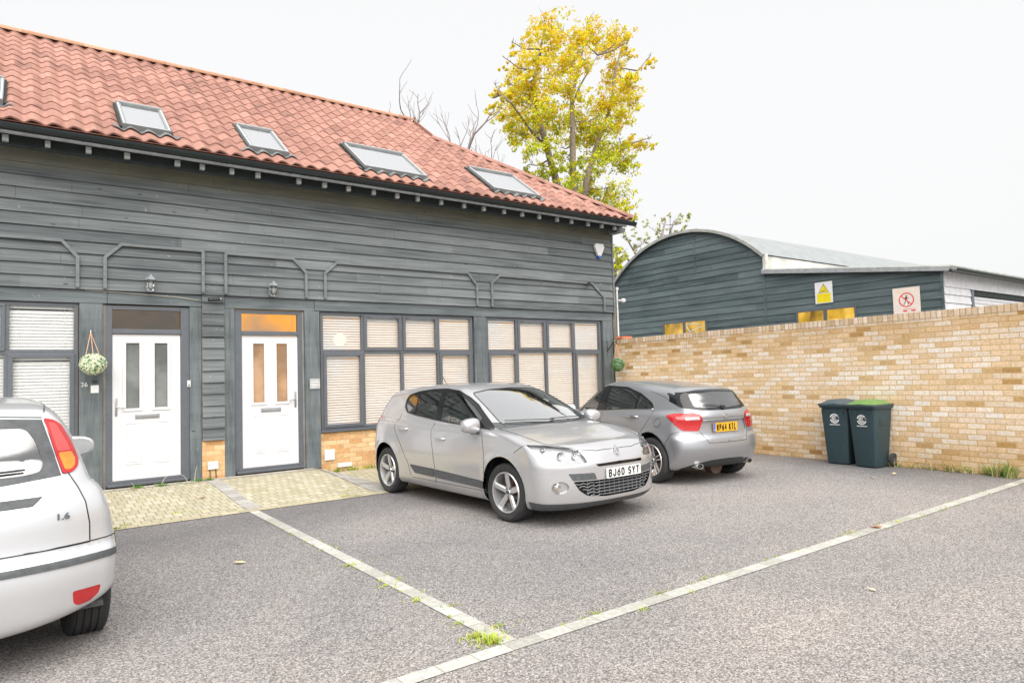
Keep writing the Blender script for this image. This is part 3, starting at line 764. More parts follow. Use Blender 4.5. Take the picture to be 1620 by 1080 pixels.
    for s in ('left', 'right'):
        t = sh.take('trim_' + s, 'window_trim', GLOSSBLK, car, off=-.002)
        for q in ('fg_', 'rg_', 'qg_'): sh.take(q + s, 'side_window', CARGLASS, car, off=-.005)
        fd = sh.take('fdoor_' + s, 'front_door', P, car); rd = sh.take('rdoor_' + s, 'rear_door', P, car)
        sh.take('strip_' + s, 'side_strip', GREYPL, car, off=.007)
        sg = 1 if s == 'left' else -1
        if fd:
            door_handle(car, sh, -1.36, -1.13, .815, sg, P, fd)
        if rd: door_handle(car, sh, -2.27, -2.05, .892, sg, P, rd)
        b = lampbowl(sh, car, 'head_' + s, 'headlight', plain('headlight_liner', (.27, .27, .275), .22, .15, 9, Metallic=.35) if s == 'left' else bpy.data.materials['headlight_liner'], LAMPGLASS, .035)
        if b:
            for (px, py, rr) in ((.66, .50, .052), (.56, .645, .042), (.43, .755, .024)):
                m = MB()
                h, n = sh.on(py * sg, .72 if rr > .03 else .785, 'yz', 1)
                if h is None: continue
                o = h + Vector((-.075, 0, 0)); m.lathe([(rr, .062), (rr * .93, .045), (rr * .6, .02), (rr * .3, .008), (0, .006)], c=tuple(o), axis='x', seg=24); m.sphere((o.x + .03, o.y, o.z), .014, 10, 8)
                m.build('reflector', CHROME, b, smooth=True, world=False)
        sh.take('tail_' + s[0], 'tail_light', LENSRED, car, off=.002)
    sh.take('screen', 'windscreen', SCREEN, car, off=-.002); sh.take('backlight', 'rear_window', PRIVACY, car)
    sh.take('bonnet', 'bonnet', P, car); sh.take('cowl', 'windscreen_cowl', GREYPL, car, off=-.004)
    bump = sh.take('bumper', 'front_bumper', P, car); sh.take('rbumper', 'rear_bumper', P, car)
    sh.take('slot', 'upper_grille', GLOSSBLK, bump, recess=.03, smooth=False); sh.take('vane_l', 'grille_surround', GREYPL, bump, off=.002); sh.take('vane_r', 'grille_surround', GREYPL, bump, off=.002)
    g = sh.take('grille', 'lower_grille', GLOSSBLK, bump, recess=.05, smooth=False)
    m = MB()
    for k in range(5):
        z = .310 + k * .032; W_ = .40 + k * .04
        pts = []
        for j in range(41):
            y = -W_ + 2 * W_ * j / 40; zz = z + (.010 if abs(y) > W_ * .62 else 0) * (1 if int(abs(y) * 20) % 2 else -1) * .6
            h = sh.on(y, z, 'yz', 1)[0]
            if h is not None: pts.append((h.x - .012, y, zz))
        m.tube(pts, .0045, 5)
    for k in range(13):
        y = -.42 + k * .07
        h = sh.on(y, .38, 'yz', 1)[0]; m.box(h.x - .03, h.x - .018, y - .002, y + .002, .30, .462)
    m.build('grille_bars', plain('grille_grey', (.16, .17, .175), .4, .1, 10), g, smooth=True, auto=40, world=False)
    sh.take('lip', 'bumper_lip', GREYPL, bump, off=.004)
    for s in 'lr':
        fb = sh.take('fog_' + s, 'fog_light_recess', P, bump, recess=.035, smooth=False); sg = 1 if s == 'l' else -1
        h = sh.on(.66 * sg * 1.02, .415, 'yz', 1)[0]
        if fb is not None and h is not None:
            m = MB(); m.lathe([(.034, .0), (.034, .03), (.026, .034), (0, .030)], c=(h.x - .045, .725 * sg, .412), axis='x', seg=20); m.build('fog_light', CHROME, fb, smooth=True, auto=30, world=False)
    h, n = sh.on(.04, .52, 'yz', 1)
    pl = regplate(car, 'BJ60 SYT', (h.x + .014, .04, .52), (0, 1, 0), .52, .105, .098, WHITEPL, .86)
    pl2 = MB(); pl2.lathe([(0, 0), (.006, 0)], c=(h.x + .0195, .04 + .235, .522), axis='x', seg=10); pl2.build('red_dot', REDINK, pl, world=False)
    b = MB(); b.box(h.x - .03, h.x + .008, .04 - .20, .04 + .20, .49, .555, .004); b.build('plate_holder', BLK, car, world=False)
    # diamond badge on the nose
    h, n = sh.on(0.0, .728, 'yz', 1); n = Vector((.86, 0, .5)); up = Vector((-.5, 0, .86)); rt = Vector((0, 1, 0)); o = h + n * .012
    m = MB()
    for a, b_ in (((0, .062), (.034, 0)), ((.034, 0), (0, -.062)), ((0, -.062), (-.034, 0)), ((-.034, 0), (0, .062))):
        m.prism([o + rt * x + up * z for x, z in ((a[0], a[1]), (b_[0], b_[1]), (b_[0] * .50, b_[1] * .50), (a[0] * .50, a[1] * .50))], n * .012)
    m.build('nose_badge', CHROME, car, world=False)
    hs = [(x, y) for x, y in hood]
    L = [(([(x, y) for x, y in hood[:9]] + []), 'xy', 1), ([hood[-1], hood[-2], hood[-3], hood[-4]] + [], 'xy', 1), ([hood[0], hood[-1]], 'xy', 1)]
    for sg in (1, -1):
        L += [([(-.335, .45), (-.325, .62), (-.36, .80), (-.42, .94)], 'xz', sg), ([(-1.37, .27), (-1.40, .65), (-1.45, .80), (-1.50, .99)], 'xz', sg), ([(-.335, .21), (-.335, .31)], 'xz', sg),
              ([(-2.40, 1.08), (-2.435, .98), (-2.435, .90), (-2.33, .80), (-2.21, .68), (-2.05, .47), (-1.98, .30)], 'xz', sg), ([(.36, .835), (.20, .745)], 'xz', sg), ([(-.335, .285), (-1.96, .285)], 'xz', sg)]
    seams(car, sh, L)
    for sg in (1, -1):
        m = MB(); p = sh.line(DLO + DLO[:1], 'xz', sg, .04); m.tube(p, .007, 6, cap=False); m.build('window_seal', BLK, car, smooth=True, world=False)
    p = sh.line(ws + ws[:1], 'yz', 1, .05); m = MB(); m.tube([q for q in p if q.x > -1.3], .006, 5, cap=False); m.build('screen_seal', BLK, car, smooth=True, world=False)
    wipers(car, sh, ([(.55, 1.02), (.25, 1.03), (-.08, 1.03)], [(-.05, 1.02), (-.35, 1.03), (-.60, 1.03)]), 'yz', 1)
    a = MB(); a.tube([(-2.42, 0, 1.43), (-2.68, 0, 1.72)], [.006, .002], 6); a.lathe([(0, 0), (.028, 0), (.018, .025), (0, .03)], c=(-2.42, 0, 1.43), axis='z', seg=12); a.build('roof_aerial', BLK, car, smooth=True, world=False)
    liners(car, S); mirrors(car, -.50, .955, 1.00, P, (.10, .115, .085)); cabin(car, S)
    t = MB(); t.box(-.02, .16, -.82, -.60, .10, .19, .01); t.build('air_deflector', GREYPL, car, world=False)
    b = MB(); b.box(-3.0, .55, -.66, .66, .17, .22); b.build('underbody', BLK, car, world=False)
    place_wheels(car, S, .765, .205, .218, 'star', steer=3)
    return car

def grey_hatch():
    S = A; sh = Shell(S, H_CELL); C = sh.both
    P = carpaint('grey_paint', (.29, .30, .32), .55, .34)
    ang = R(83); px, py = 7.72, 6.27; s = .885
    car = empty('parked_car', (px + 2.699 * s * math.cos(ang), py + 2.699 * s * math.sin(ang), 0), ang, 'grey hatchback parked nose in, rear plate WP64 KTL, next to the brick wall', 'car', 'cars parked in the yard')
    car.scale = (s, s, .965)
    side = lambda c, n: abs(c.y) > .40 and abs(n.y) > .35
    back = lambda c, n: c.x < -2.79
    wheelcut(sh, S)
    DLO = rounded([(-2.655, 1.025), (-2.60, 1.10), (-2.50, 1.15), (-2.27, 1.245), (-1.88, 1.335), (-1.33, 1.358), (-1.05, 1.30), (-.75, 1.16), (-.35, .962), (-.9, .948), (-1.44, .972), (-2.2, 1.01)], .03)
    C(DLO, side, 'trim_%s')
    for nm, pl in (('fg', [(-1.20, .985), (-1.24, 1.335), (-1.05, 1.275), (-.8, 1.155), (-.52, 1.0), (-.55, .97)]),
                   ('rg', [(-1.46, .992), (-1.425, 1.338), (-1.86, 1.318), (-2.20, 1.235), (-2.21, 1.022)]),
                   ('qg', [(-2.24, 1.027), (-2.235, 1.222), (-2.46, 1.145), (-2.57, 1.085), (-2.61, 1.04)])):
        C(rounded(pl, .02), side, nm + '_%s', only=('trim_left', 'trim_right'))
    ws = rounded([(-.65, 1.0), (0, .99), (.65, 1.0), (.54, 1.33), (0, 1.37), (-.54, 1.33)], .035)
    sh.cut(ws, 'yz', lambda c, n: c.x > -1.35 and n.x > .12, 'screen')
    bo = rounded([(-.605, 1.255), (-.30, 1.285), (0, 1.293), (.30, 1.285), (.605, 1.255), (.66, 1.13), (.655, 1.045), (.40, 1.008), (0, 1.003), (-.40, 1.008), (-.655, 1.045), (-.66, 1.13)], .02)
    sh.cut(bo, 'yz', back, 'btrim')
    sh.cut(rounded([(-.48, 1.235), (0, 1.262), (.48, 1.235), (.50, 1.06), (0, 1.03), (-.50, 1.06)], .03), 'yz', back, 'backlight', ('btrim',))
    lp = rounded([(-1.150, .950), (-1.268, .974), (-1.537, .977), (-1.655, .955), (-1.685, .888), (-1.622, .736), (-1.374, .742), (-1.262, .828)], .03)
    lp2 = rounded([(-1.36, .945), (-1.54, .958), (-1.64, .94), (-1.665, .885), (-1.61, .755), (-1.40, .758), (-1.37, .84)], .03)
    for sg, nm in ((-1, 'right'), (1, 'left')):
        fl = lambda c, n, sg=sg: c.y * sg > .2 and c.x < -2.5
        sh.cut(lp, ((.6, .8 * sg, 0), (0, 0, 1)), fl, 'lamp_' + nm)
        sh.cut(lp2, ((.6, .8 * sg, 0), (0, 0, 1)), fl, 'lampi_' + nm, ('lamp_' + nm,))
        sh.cut(rounded([(-1.42, .925), (-1.63, .925), (-1.645, .89), (-1.42, .885)], .01), ((.6, .8 * sg, 0), (0, 0, 1)), fl, 'lampw_' + nm, ('lampi_' + nm,))
    rec = rounded([(.43, .868), (.455, .80), (.475, .72), (.37, .583), (0, .578), (-.37, .583), (-.475, .72), (-.455, .80), (-.43, .868)], .015)
    sh.cut(rec, 'yz', back, 'recess')
    dif = [(.80, .12), (.74, .235), (.55, .300), (.30, .335), (0, .342), (-.30, .335), (-.55, .300), (-.74, .235), (-.80, .12)]
    C([(-3.02, .1), (-3.03, .55), (-3.16, .735), (-3.9, .735), (-3.9, .1)], lambda c, n: True, 'rbumper')
    sh.cut(dif, 'yz', lambda c, n: c.x < -3.1, 'diffuser', ('rbumper',))
    C([(-.335, .24), (-.325, .62), (-.36, .80), (-.45, .94), (-.40, .975), (-1.30, 1.0), (-1.42, .99), (-1.40, .65), (-1.37, .24)], side, 'fdoor_%s')
    C([(-1.37, .24), (-1.40, .65), (-1.42, .99), (-2.2, 1.03), (-2.66, 1.05), (-2.70, .97), (-2.67, .90), (-2.57, .78), (-2.42, .62), (-2.20, .42), (-2.0, .24)], side, 'rdoor_%s')
    fz = rounded([(-.52, .80), (-.25, .80), (.02, .72), (.10, .62), (-.1, .62), (-.3, .64), (-.45, .72)], .03)
    for sg, nm in ((-1, 'right'), (1, 'left')): sh.cut(fz, ((.6, -.8 * sg, 0), (0, 0, 1)), lambda c, n, sg=sg: c.y * sg > .2 and c.x > .2, 'head_' + nm)
    sh.cut(rounded([(-.40, .60), (-.33, .72), (.33, .72), (.40, .60), (.33, .50), (-.33, .50)], .03), 'yz', lambda c, n: c.x > .3, 'grille')
    sh.cut([(.72, .45), (.77, 0), (.72, -.45), (.45, -.69), (-.25, -.73), (-.12, 0), (-.25, .73), (.45, .69)], 'xy', lambda c, n: c.z > .7 and n.z > .2, 'bonnet')
    sh.index()
    sh.take('body', 'body', P, car)
    for q in ('left', 'right'):
        sg = 1 if q == 'left' else -1
        sh.take('trim_' + q, 'window_trim', GLOSSBLK, car, off=-.002)
        for k in ('fg_', 'rg_', 'qg_'): sh.take(k + q, 'side_window', CARGLASS, car, off=-.005)
        sh.take('fdoor_' + q, 'front_door', P, car); fd = car.children[-1] if False else None
        rd = sh.take('rdoor_' + q, 'rear_door', P, car)
        door_handle(car, sh, -2.40, -2.10, .915, sg, CHROME, rd)
        door_handle(car, sh, -1.30, -1.02, .885, sg, CHROME, [o for o in bpy.data.objects if o.parent == car and o.name.startswith('front_door')][-1])
        l = sh.take('lamp_' + q, 'tail_light', LENSRED, car, off=.006)
        sh.take('lampi_' + q, 'inner_lens', plain('deep_red_lens', (.40, .008, .01), .1, .1, 20, Coat_Weight=1.0) if q == 'left' else bpy.data.materials['deep_red_lens'], l, off=.004)
        sh.take('lampw_' + q, 'reversing_lens', LENSWHT, l, off=.006)
        sh.take('head_' + q, 'headlight', LENSWHT, car)
    sh.take('screen', 'windscreen', SCREEN, car); sh.take('bonnet', 'bonnet', P, car); sh.take('grille', 'front_grille', GLOSSBLK, car)
    bt = sh.take('btrim', 'rear_window_surround', GLOSSBLK, car, off=-.002); sh.take('backlight', 'rear_window', PRIVACY, bt, off=-.004)
    sh.take('recess', 'tailgate_recess', P, car, recess=.018, smooth=True)
    bump = sh.take('rbumper', 'rear_bumper', P, car); sh.take('diffuser', 'rear_diffuser', BLK, bump, off=-.01)
    for sg in (1, -1):
        m = MB(); N = 24; ring = lambda k, x, yo: [(x, sg * .52 + k * .066 * math.cos(t) + yo, .262 + k * .036 * math.sin(t)) for t in [2 * math.pi * i / N for i in range(N)]]
        rs = [ring(1.0, -3.25, 0), ring(1.0, -3.375, 0), ring(.96, -3.38, 0), ring(.82, -3.378, 0), ring(.80, -3.31, 0)]
        m.add([p for r_ in rs for p in r_], [(i * N + j, i * N + (j + 1) % N, (i + 1) * N + (j + 1) % N, (i + 1) * N + j) for i in range(4) for j in range(N)])
        e = m.build('exhaust_tip', CHROME, car, smooth=True, auto=40, world=False)
        m = MB(); m.add(ring(.80, -3.315, 0), [tuple(range(N))]); m.build('exhaust_bore', BLK, e, world=False)
    m = MB()
    m.lathe([(0, 0), (.12, 0), (.13, -.04), (.13, -.16), (0, -.17)][::-1], c=(-2.98, -.05, .22), axis='x', seg=20); m.build('silencer_box', RUST, car, smooth=True, auto=40, world=False)
    h, n = sh.on(0, .770, 'yz', -1)
    regplate(car, 'WP64 KTL', (h.x - .006, 0.012, .770), (0, -1, 0), .50, .122, .098, YELPL, .76, True)
    # lip over the plate
    m = MB(); p = sh.line([(.43, .868), (0, .872), (-.43, .868)], 'yz', -1); m.tube([q + Vector((-.006, 0, .004)) for q in p], .008, 6); m.build('plate_lip', P, car, smooth=True, world=False)
    h, n = sh.on(0, .925, 'yz', -1); o = h + Vector((-.004, 0, 0)); m = MB()
    m.lathe([(.036, 0), (.036, -.006), (.031, -.006), (.031, 0)], c=tuple(o), axis='x', seg=32)
    for k in range(3):
        a = math.pi / 2 + 2 * math.pi * k / 3; d = Vector((0, math.cos(a), math.sin(a))); q = Vector((0, -d.z, d.y))
        m.prism([o + d * .034, o + q * .006, o - q * .006], (-.006, 0, 0))
    m.build('star_badge', CHROME, car, world=False)
    L = []
    fl = [(-2.861 + .066 * math.cos(t), .845 + .062 * math.sin(t)) for t in [2 * math.pi * k / 20 for k in range(21)]]
    for sg in (1, -1):
        L += [([(-1.37, .24), (-1.40, .65), (-1.42, .96)], 'xz', sg), ([(-.335, .24), (-.325, .62), (-.36, .80), (-.42, .93)], 'xz', sg),
              ([(-2.66, 1.02), (-2.69, .96), (-2.67, .90), (-2.57, .78), (-2.42, .62)], 'xz', sg), ([(-3.035, .50), (-3.04, .58), (-3.14, .70), (-3.24, .735)], 'xz', sg)]
        L += [([(sg * .62, 1.27), (sg * .655, 1.14), (sg * .66, 1.04), (sg * .62, .99), (sg * .53, .978)], 'yz', -1), ([(sg * .50, .735), (sg * .47, .70), (sg * .385, .572), (0, .567)], 'yz', -1)]
    L += [(fl, 'xz', 1), ([(-.62, 1.268), (-.3, 1.296), (0, 1.303), (.3, 1.296), (.62, 1.268)], 'yz', -1)]
    seams(car, sh, L)
    for sg in (1, -1):
        m = MB(); p = sh.line([(-.45, .955), (-.9, .95), (-1.44, .974), (-2.2, 1.012), (-2.64, 1.026)], 'xz', sg, .05); m.tube(p, .007, 6)
        m.build('window_chrome_strip', CHROME, car, smooth=True, world=False)
        m = MB(); m.tube(sh.line([(x, z) for x, z in DLO if z > 1.03], 'xz', sg, .05), .006, 5); m.build('window_seal', BLK, car, smooth=True, world=False)
    sp = MB(); pts = []
    for k in range(13):
        y = -.60 + 1.2 * k / 12; h = sh.on(-3.02 + .14 * (y / .6)**2, y, 'xy')[0]
        if h is not None: pts.append(h)
    rows = [[q + Vector((.10, 0, .012)), q + Vector((-.02, 0, .010)), q + Vector((-.095, 0, -.014)), q + Vector((-.09, 0, -.03)), q + Vector((.03, 0, -.02))] for q in pts]
    sp.add([v for r_ in rows for v in r_], [(i * 5 + j, i * 5 + (j + 1) % 5, (i + 1) * 5 + (j + 1) % 5, (i + 1) * 5 + j) for i in range(len(rows) - 1) for j in range(5)] + [(0, 1, 2, 3, 4), tuple(range(len(rows) * 5 - 5, len(rows) * 5))[::-1]])
    sp.build('roof_spoiler', P, car, smooth=True, auto=50, world=False)
    wipers(car, sh, ([(.02, 1.045), (.20, 1.075), (.34, 1.08)],), 'yz', -1)
    m = MB(); h, n = sh.on(0, 1.04, 'yz', -1); m.lathe([(0, -.04), (.028, -.04), (.034, -.01), (.034, .02)], c=tuple(h), axis='x', seg=16); m.build('wiper_hub', BLK, car, smooth=True, auto=40, world=False)
    liners(car, S); mirrors(car, -.62, .93, .99, P, (.10, .11, .08)); cabin(car, S)
    b = MB(); b.box(-3.0, .55, -.64, .64, .17, .22); b.build('underbody', BLK, car, world=False)
    place_wheels(car, S, .765, .235, .245, 'twin', ALLOY, kz=1.09)
    return car

def white_hatch():
    S = FOC; sh = Shell(S, H_CELL); C = sh.both
    P = carpaint('pale_silver_paint', (.56, .57, .59), .45, .32)
    ang = R(94); s = 1.03; px, py = -.42, 5.05
    car = empty('parked_car', (px + 2.615 * s * math.cos(ang), py + 2.615 * s * math.sin(ang), -.05 + .03), ang, 'pale silver older hatchback with tall red and amber tail lamp, cut by the left edge', 'car', 'cars parked in the yard', s)
    side = lambda c, n: abs(c.y) > .40 and abs(n.y) > .35
    back = lambda c, n: c.x < -2.6 and n.x < -.1
    wheelcut(sh, S)
    DLO = rounded([(-2.78, 1.06), (-2.74, 1.22), (-2.62, 1.31), (-2.2, 1.37), (-1.5, 1.375), (-1.15, 1.33), (-.8, 1.17), (-.38, .95), (-1.4, .955), (-2.3, .985)], .03)
    C(DLO, side, 'trim_%s')
    for nm, pl in (('fg', [(-1.46, .975), (-1.48, 1.345), (-1.16, 1.305), (-.85, 1.16), (-.55, .985)]), ('rg', [(-1.55, .975), (-1.57, 1.345), (-2.2, 1.34), (-2.32, 1.01)]), ('qg', [(-2.36, 1.015), (-2.27, 1.33), (-2.6, 1.28), (-2.70, 1.20), (-2.73, 1.08)])):
        C(rounded(pl, .02), side, nm + '_%s', only=('trim_left', 'trim_right'))
    sh.cut(rounded([(-.63, .98), (0, .97), (.63, .98), (.55, 1.34), (0, 1.38), (-.55, 1.34)], .035), 'yz', lambda c, n: c.x > -1.35 and n.x > .12, 'screen')
    for sg, nm in ((-1, 'right'), (1, 'left')):
        lp = rounded([(sg * a, b) for a, b in ((.497, 1.317), (.545, 1.304), (.580, 1.276), (.624, 1.18), (.655, 1.084), (.648, 1.045), (.623, 1.02), (.572, 1.013), (.540, 1.137))], .012)
        fl = lambda c, n, sg=sg: c.x < -2.6 and c.y * sg > 0
        sh.cut(lp, 'yz', fl, 'lamp_' + nm)
        sh.cut(rounded([(sg * a, b) for a, b in ((.515, 1.295), (.550, 1.285), (.598, 1.18), (.615, 1.135), (.553, 1.135))], .012), 'yz', fl, 'lampp_' + nm, ('lamp_' + nm,))
        sh.cut(rounded([(sg * a, b) for a, b in ((.556, 1.128), (.620, 1.128), (.636, 1.085), (.632, 1.052), (.615, 1.035), (.583, 1.032))], .012), 'yz', fl, 'lampa_' + nm, ('lamp_' + nm,))
    bo = [(-.49, 1.312), (-.3, 1.326), (0, 1.33), (.3, 1.326), (.49, 1.312), (.535, 1.137), (.566, 1.008), (.3, .985), (0, .98), (-.3, .985), (-.566, 1.008), (-.535, 1.137)]
    sh.cut(bo, 'yz', back, 'btrim')
    sh.cut(rounded([(-.412, 1.272), (0, 1.292), (.412, 1.272), (.455, 1.20), (.487, 1.08), (.470, 1.04), (.40, 1.028), (0, 1.022), (-.40, 1.028), (-.470, 1.04), (-.487, 1.08), (-.455, 1.20)], .03), 'yz', back, 'backlight', ('btrim',))
    sh.cut([(-.475, .914), (0, .914), (.475, .914), (.43, .873), (0, .868), (-.43, .873)], 'yz', back, 'tstrip')
    C([(-3.02, .1), (-3.02, .645), (-3.9, .645), (-3.9, .1)], lambda c, n: True, 'rbumper')
    C([(-3.12, .549), (-3.12, .583), (-3.9, .583), (-3.9, .549)], lambda c, n: True, 'bstrip', only=('rbumper',))
    for sg in (1, -1):
        sh.cut(rounded([(sg * a, b) for a, b in ((.600, .412), (.738, .410), (.728, .367), (.685, .335), (.631, .328), (.605, .346))], .012), 'yz', lambda c, n, sg=sg: c.x < -2.9 and c.y * sg > 0, 'fog_' + ('l' if sg > 0 else 'r'), ('rbumper',))
    C([(-.335, .24), (-.325, .62), (-.36, .80), (-.45, .92), (-.40, .97), (-1.44, .99), (-1.52, .98), (-1.48, .65), (-1.45, .24)], side, 'fdoor_%s')
    C([(-1.45, .24), (-1.48, .65), (-1.52, .98), (-2.45, 1.03), (-2.60, .95), (-2.50, .80), (-2.30, .68), (-2.10, .42), (-2.0, .24)], side, 'rdoor_%s')
    fz = rounded([(-.45, .76), (-.2, .78), (.02, .70), (.08, .60), (-.1, .60), (-.3, .62), (-.42, .69)], .03)
    for sg, nm in ((-1, 'right'), (1, 'left')): sh.cut(fz, ((.6, -.8 * sg, 0), (0, 0, 1)), lambda c, n, sg=sg: c.y * sg > .2 and c.x > .2, 'head_' + nm)
    sh.cut([(.70, .45), (.75, 0), (.70, -.45), (.45, -.67), (-.25, -.70), (-.12, 0), (-.25, .70), (.45, .67)], 'xy', lambda c, n: c.z > .65 and n.z > .2, 'bonnet')
    sh.index()
    sh.take('body', 'body', P, car)
    for q in ('left', 'right'):
        sg = 1 if q == 'left' else -1
        sh.take('trim_' + q, 'window_trim', GLOSSBLK, car, off=-.002)
        for k in ('fg_', 'rg_', 'qg_'): sh.take(k + q, 'side_window', CARGLASS, car, off=-.005)
        fd = sh.take('fdoor_' + q, 'front_door', P, car); rd = sh.take('rdoor_' + q, 'rear_door', P, car)
        door_handle(car, sh, -1.42, -1.2, .83, sg, P, fd); door_handle(car, sh, -2.35, -2.13, .86, sg, P, rd)
        l = sh.take('lamp_' + q, 'tail_light', LENSRED, car, off=.006)
        sh.take('lampp_' + q, 'brake_lens', plain('pink_lens', (.56, .065, .06), .12, .1, 20, Coat_Weight=1.0) if q == 'left' else bpy.data.materials['pink_lens'], l, off=.007)
        sh.take('lampa_' + q, 'indicator_lens', LENSAMB, l, off=.007)
        sh.take('head_' + q, 'headlight', LENSWHT, car)
    sh.take('screen', 'windscreen', SCREEN, car); sh.take('bonnet', 'bonnet', P, car)
    bt = sh.take('btrim', 'rear_window_surround', GREYPL, car, off=-.001); sh.take('backlight', 'rear_window', PRIVACY, bt, off=-.003)
    sh.take('tstrip', 'tailgate_strip', GREYPL, car, off=.006)
    bump = sh.take('rbumper', 'rear_bumper', P, car); sh.take('bstrip', 'bumper_strip', GREYPL, bump, off=.008)
    for q in 'lr': sh.take('fog_' + q, 'reflector', LENSRED, bump, off=.001)
    h, n = sh.on(-.56, .80, 'yz', -1)
    textmesh('engine_badge', '1.6', .045, plain('badge_grey', (.10, .105, .11), .3, .1, 20), frame(h + n * .004, Vector((-n.y, n.x, 0)) * (1 if n.x < 0 else -1), n.cross(Vector((-n.y, n.x, 0))) * (1 if n.x < 0 else -1)), car, sx=1.25, depth=.003, bold=.001)
    L = []
    for sg in (1, -1):
        L += [([(-1.45, .24), (-1.48, .65), (-1.52, .95)], 'xz', sg), ([(-2.50, 1.0), (-2.60, .95), (-2.50, .80), (-2.35, .70)], 'xz', sg), ([(-3.02, .50), (-3.02, .645), (-3.35, .645)], 'xz', sg)]
        L += [([(sg * .600, 1.015), (sg * .640, .94), (sg * .672, .86), (sg * .69, .74), (sg * .69, .65)], 'yz', -1)]
        L += [([(-1.1, sg * .555), (-1.5, sg * .565), (-2.1, sg * .555), (-2.6, sg * .535), (-2.88, sg * .505)], 'xy', 1)]
    L += [([(-.69, .642), (0, .642), (.69, .642)], 'yz', -1), ([(-.49, 1.322), (-.3, 1.336), (0, 1.34), (.3, 1.336), (.49, 1.322)], 'yz', -1)]
    seams(car, sh, L, r=.0038)
    wipers(car, sh, ([(.05, 1.03), (-.2, 1.045), (-.40, 1.05)],), 'yz', -1)
    liners(car, S); mirrors(car, -.62, .95, .985, P, (.085, .135, .085)); cabin(car, S)
    b = MB(); b.box(-2.9, .5, -.50, .50, .20, .25); b.build('underbody', BLK, car, world=False)
    place_wheels(car, S, .735, .205, .20, 'star')
    return car
# ------------------------------------------------------------------ building, walls, ground
SKYC = (3.38, 3.39, 3.42); EXPO = 1.5
D1, D2 = (.050, .060, .064), (.176, .194, .199)
CLAD = timber('stained_cladding', D1, D2, 'x', (1.1, 30, 34), .4, .7, True, .165, 2.855)
FRAMEW = timber('stained_beam', (.050, .062, .068), (.150, .172, .180), 'x', (1.5, 14, 22), .5, .7)
POSTW = timber('stained_post', (.048, .060, .066), (.155, .178, .186), 'z', (1.5, 16, 16), .5, .7)
TRIMW = timber('batten', (.085, .098, .104), (.20, .215, .22), 'x', (3, 20, 20), .3, .7, False)
UPVC = plain('grey_upvc', (.095, .105, .120), .35, .08, 8)
PVCB = plain('gutter_black', (.008, .014, .016), .30, .2, 10)
WHITED = plain('white_door', (.60, .60, .615), .3, .02, 3)
SLAT = plain('blind_slat', (.80, .795, .79), .5, .03, 5)
FASC = plain('fascia_paint', (.27, .285, .295), .6, .2, 9)
RAFT = plain('rafter_paint', (.46, .48, .49), .6, .15, 12)
DARKV = plain('near_black', (.018, .026, .026), .8, .3, 6)
WGLASS = glassmat('window_glass', (.99, .995, .99), .99, .01, 1.25)
DGLASS = glassmat('dark_glass', (.80, .80, .78), .8, .03, 1.6)
BRICKC = [(0, (.50, .27, .11)), (.3, (.60, .36, .17)), (.65, (.66, .43, .22)), (1, (.70, .49, .28))]
PLINTH = brickmat('plinth_brick', .225, .075, BRICKC, (.50, .33, .17), 'x')
YARDB = brickmat('yard_brick', .225, .075, [(0, (.42, .25, .09)), (.04, (.50, .33, .15)), (.09, (.61, .43, .24)), (.18, (.67, .49, .30)), (.40, (.70, .53, .36)), (.60, (.72, .58, .44)), (.80, (.74, .64, .53)), (1, (.75, .69, .62))], (.56, .40, .20), 'y', mw=.013, light=.30, stain=(.66, .54, .36))
COPE = brickmat('coping_brick', .075, .30, [(0, (.44, .31, .19)), (.4, (.56, .42, .28)), (.8, (.62, .49, .37)), (1, (.66, .55, .46))], (.36, .27, .15), 'y', stagger=0, mw=.012)
STEEL = plain('handle_steel', (.42, .42, .42), .3, .1, 10, Metallic=.9)

def emis(name, stops, scale, strength, vec=(1, 1, 1)):
    t = NT(name); o = t.obj(); c = t.ramp(t.noise(t.mapping(o, vec), scale, 2), stops)
    e = t.n('Emission'); t.set(e, 0, c); t.set(e, 1, strength); return t.done(e)

Y0 = 10.80
bld = empty('timber_clad_terrace', (0, Y0, 0), 0, 'black weatherboarded terrace with red pantile roof, two white doors and blind windows', 'building')
ZC0, PIT = 2.855, .165
def boards(m, x0, x1, z0, z1, pit, y, axis='x', thick=.036, lap=.024, joints=True, rnd=random.Random(3)):
    n = int(round((z1 - z0) / pit))
    for k in range(n):
        a, b = z0 + k * pit, z0 + (k + 1) * pit + lap
        cuts = [x0]
        if joints:
            p = x0 + rnd.uniform(1.0, 3.6)
            while p < x1 - .8: cuts.append(p); p += rnd.uniform(2.4, 3.9)
        cuts.append(x1)
        for i in range(len(cuts) - 1):
            c0, c1 = cuts[i] + (.0015 if i else 0), cuts[i + 1] - (.0015 if i < len(cuts) - 2 else 0)
            j = rnd.uniform(-.0015, .0015); dz = rnd.uniform(-.001, .001)
            P = [(y - thick + j, a + dz), (y - thick + .008 + j, a + dz), (y + j + .004, a + dz + .020), (y, b), (y - .006, b)] if axis in 'x' else None
            if axis == 'x': m.prism([(c0, q[0], q[1]) for q in P], (c1 - c0, 0, 0))
            else: m.prism([(y - thick + j, c0, a + dz), (y + j, c0, a + dz), (y, c0, b), (y - .006, c0, b)], (0, c1 - c0, 0))
m = MB(); boards(m, -8.2, 10.775, ZC0, ZC0 + 11 * PIT, PIT, Y0 + .024)
m.build('wall_cladding', CLAD, bld)
m = MB(); m.box(10.775, 10.812, 10.775, 10.83, 2.83, 4.66, .003); m.build('corner_board', TRIMW, bld)
m = MB(); boards(m, Y0 + .03, 18.0, .12, 4.62, PIT, -10.785, 'y')
m.v = [(-v[0], v[1], v[2]) for v in m.v]; m.build('side_cladding', CLAD, bld)
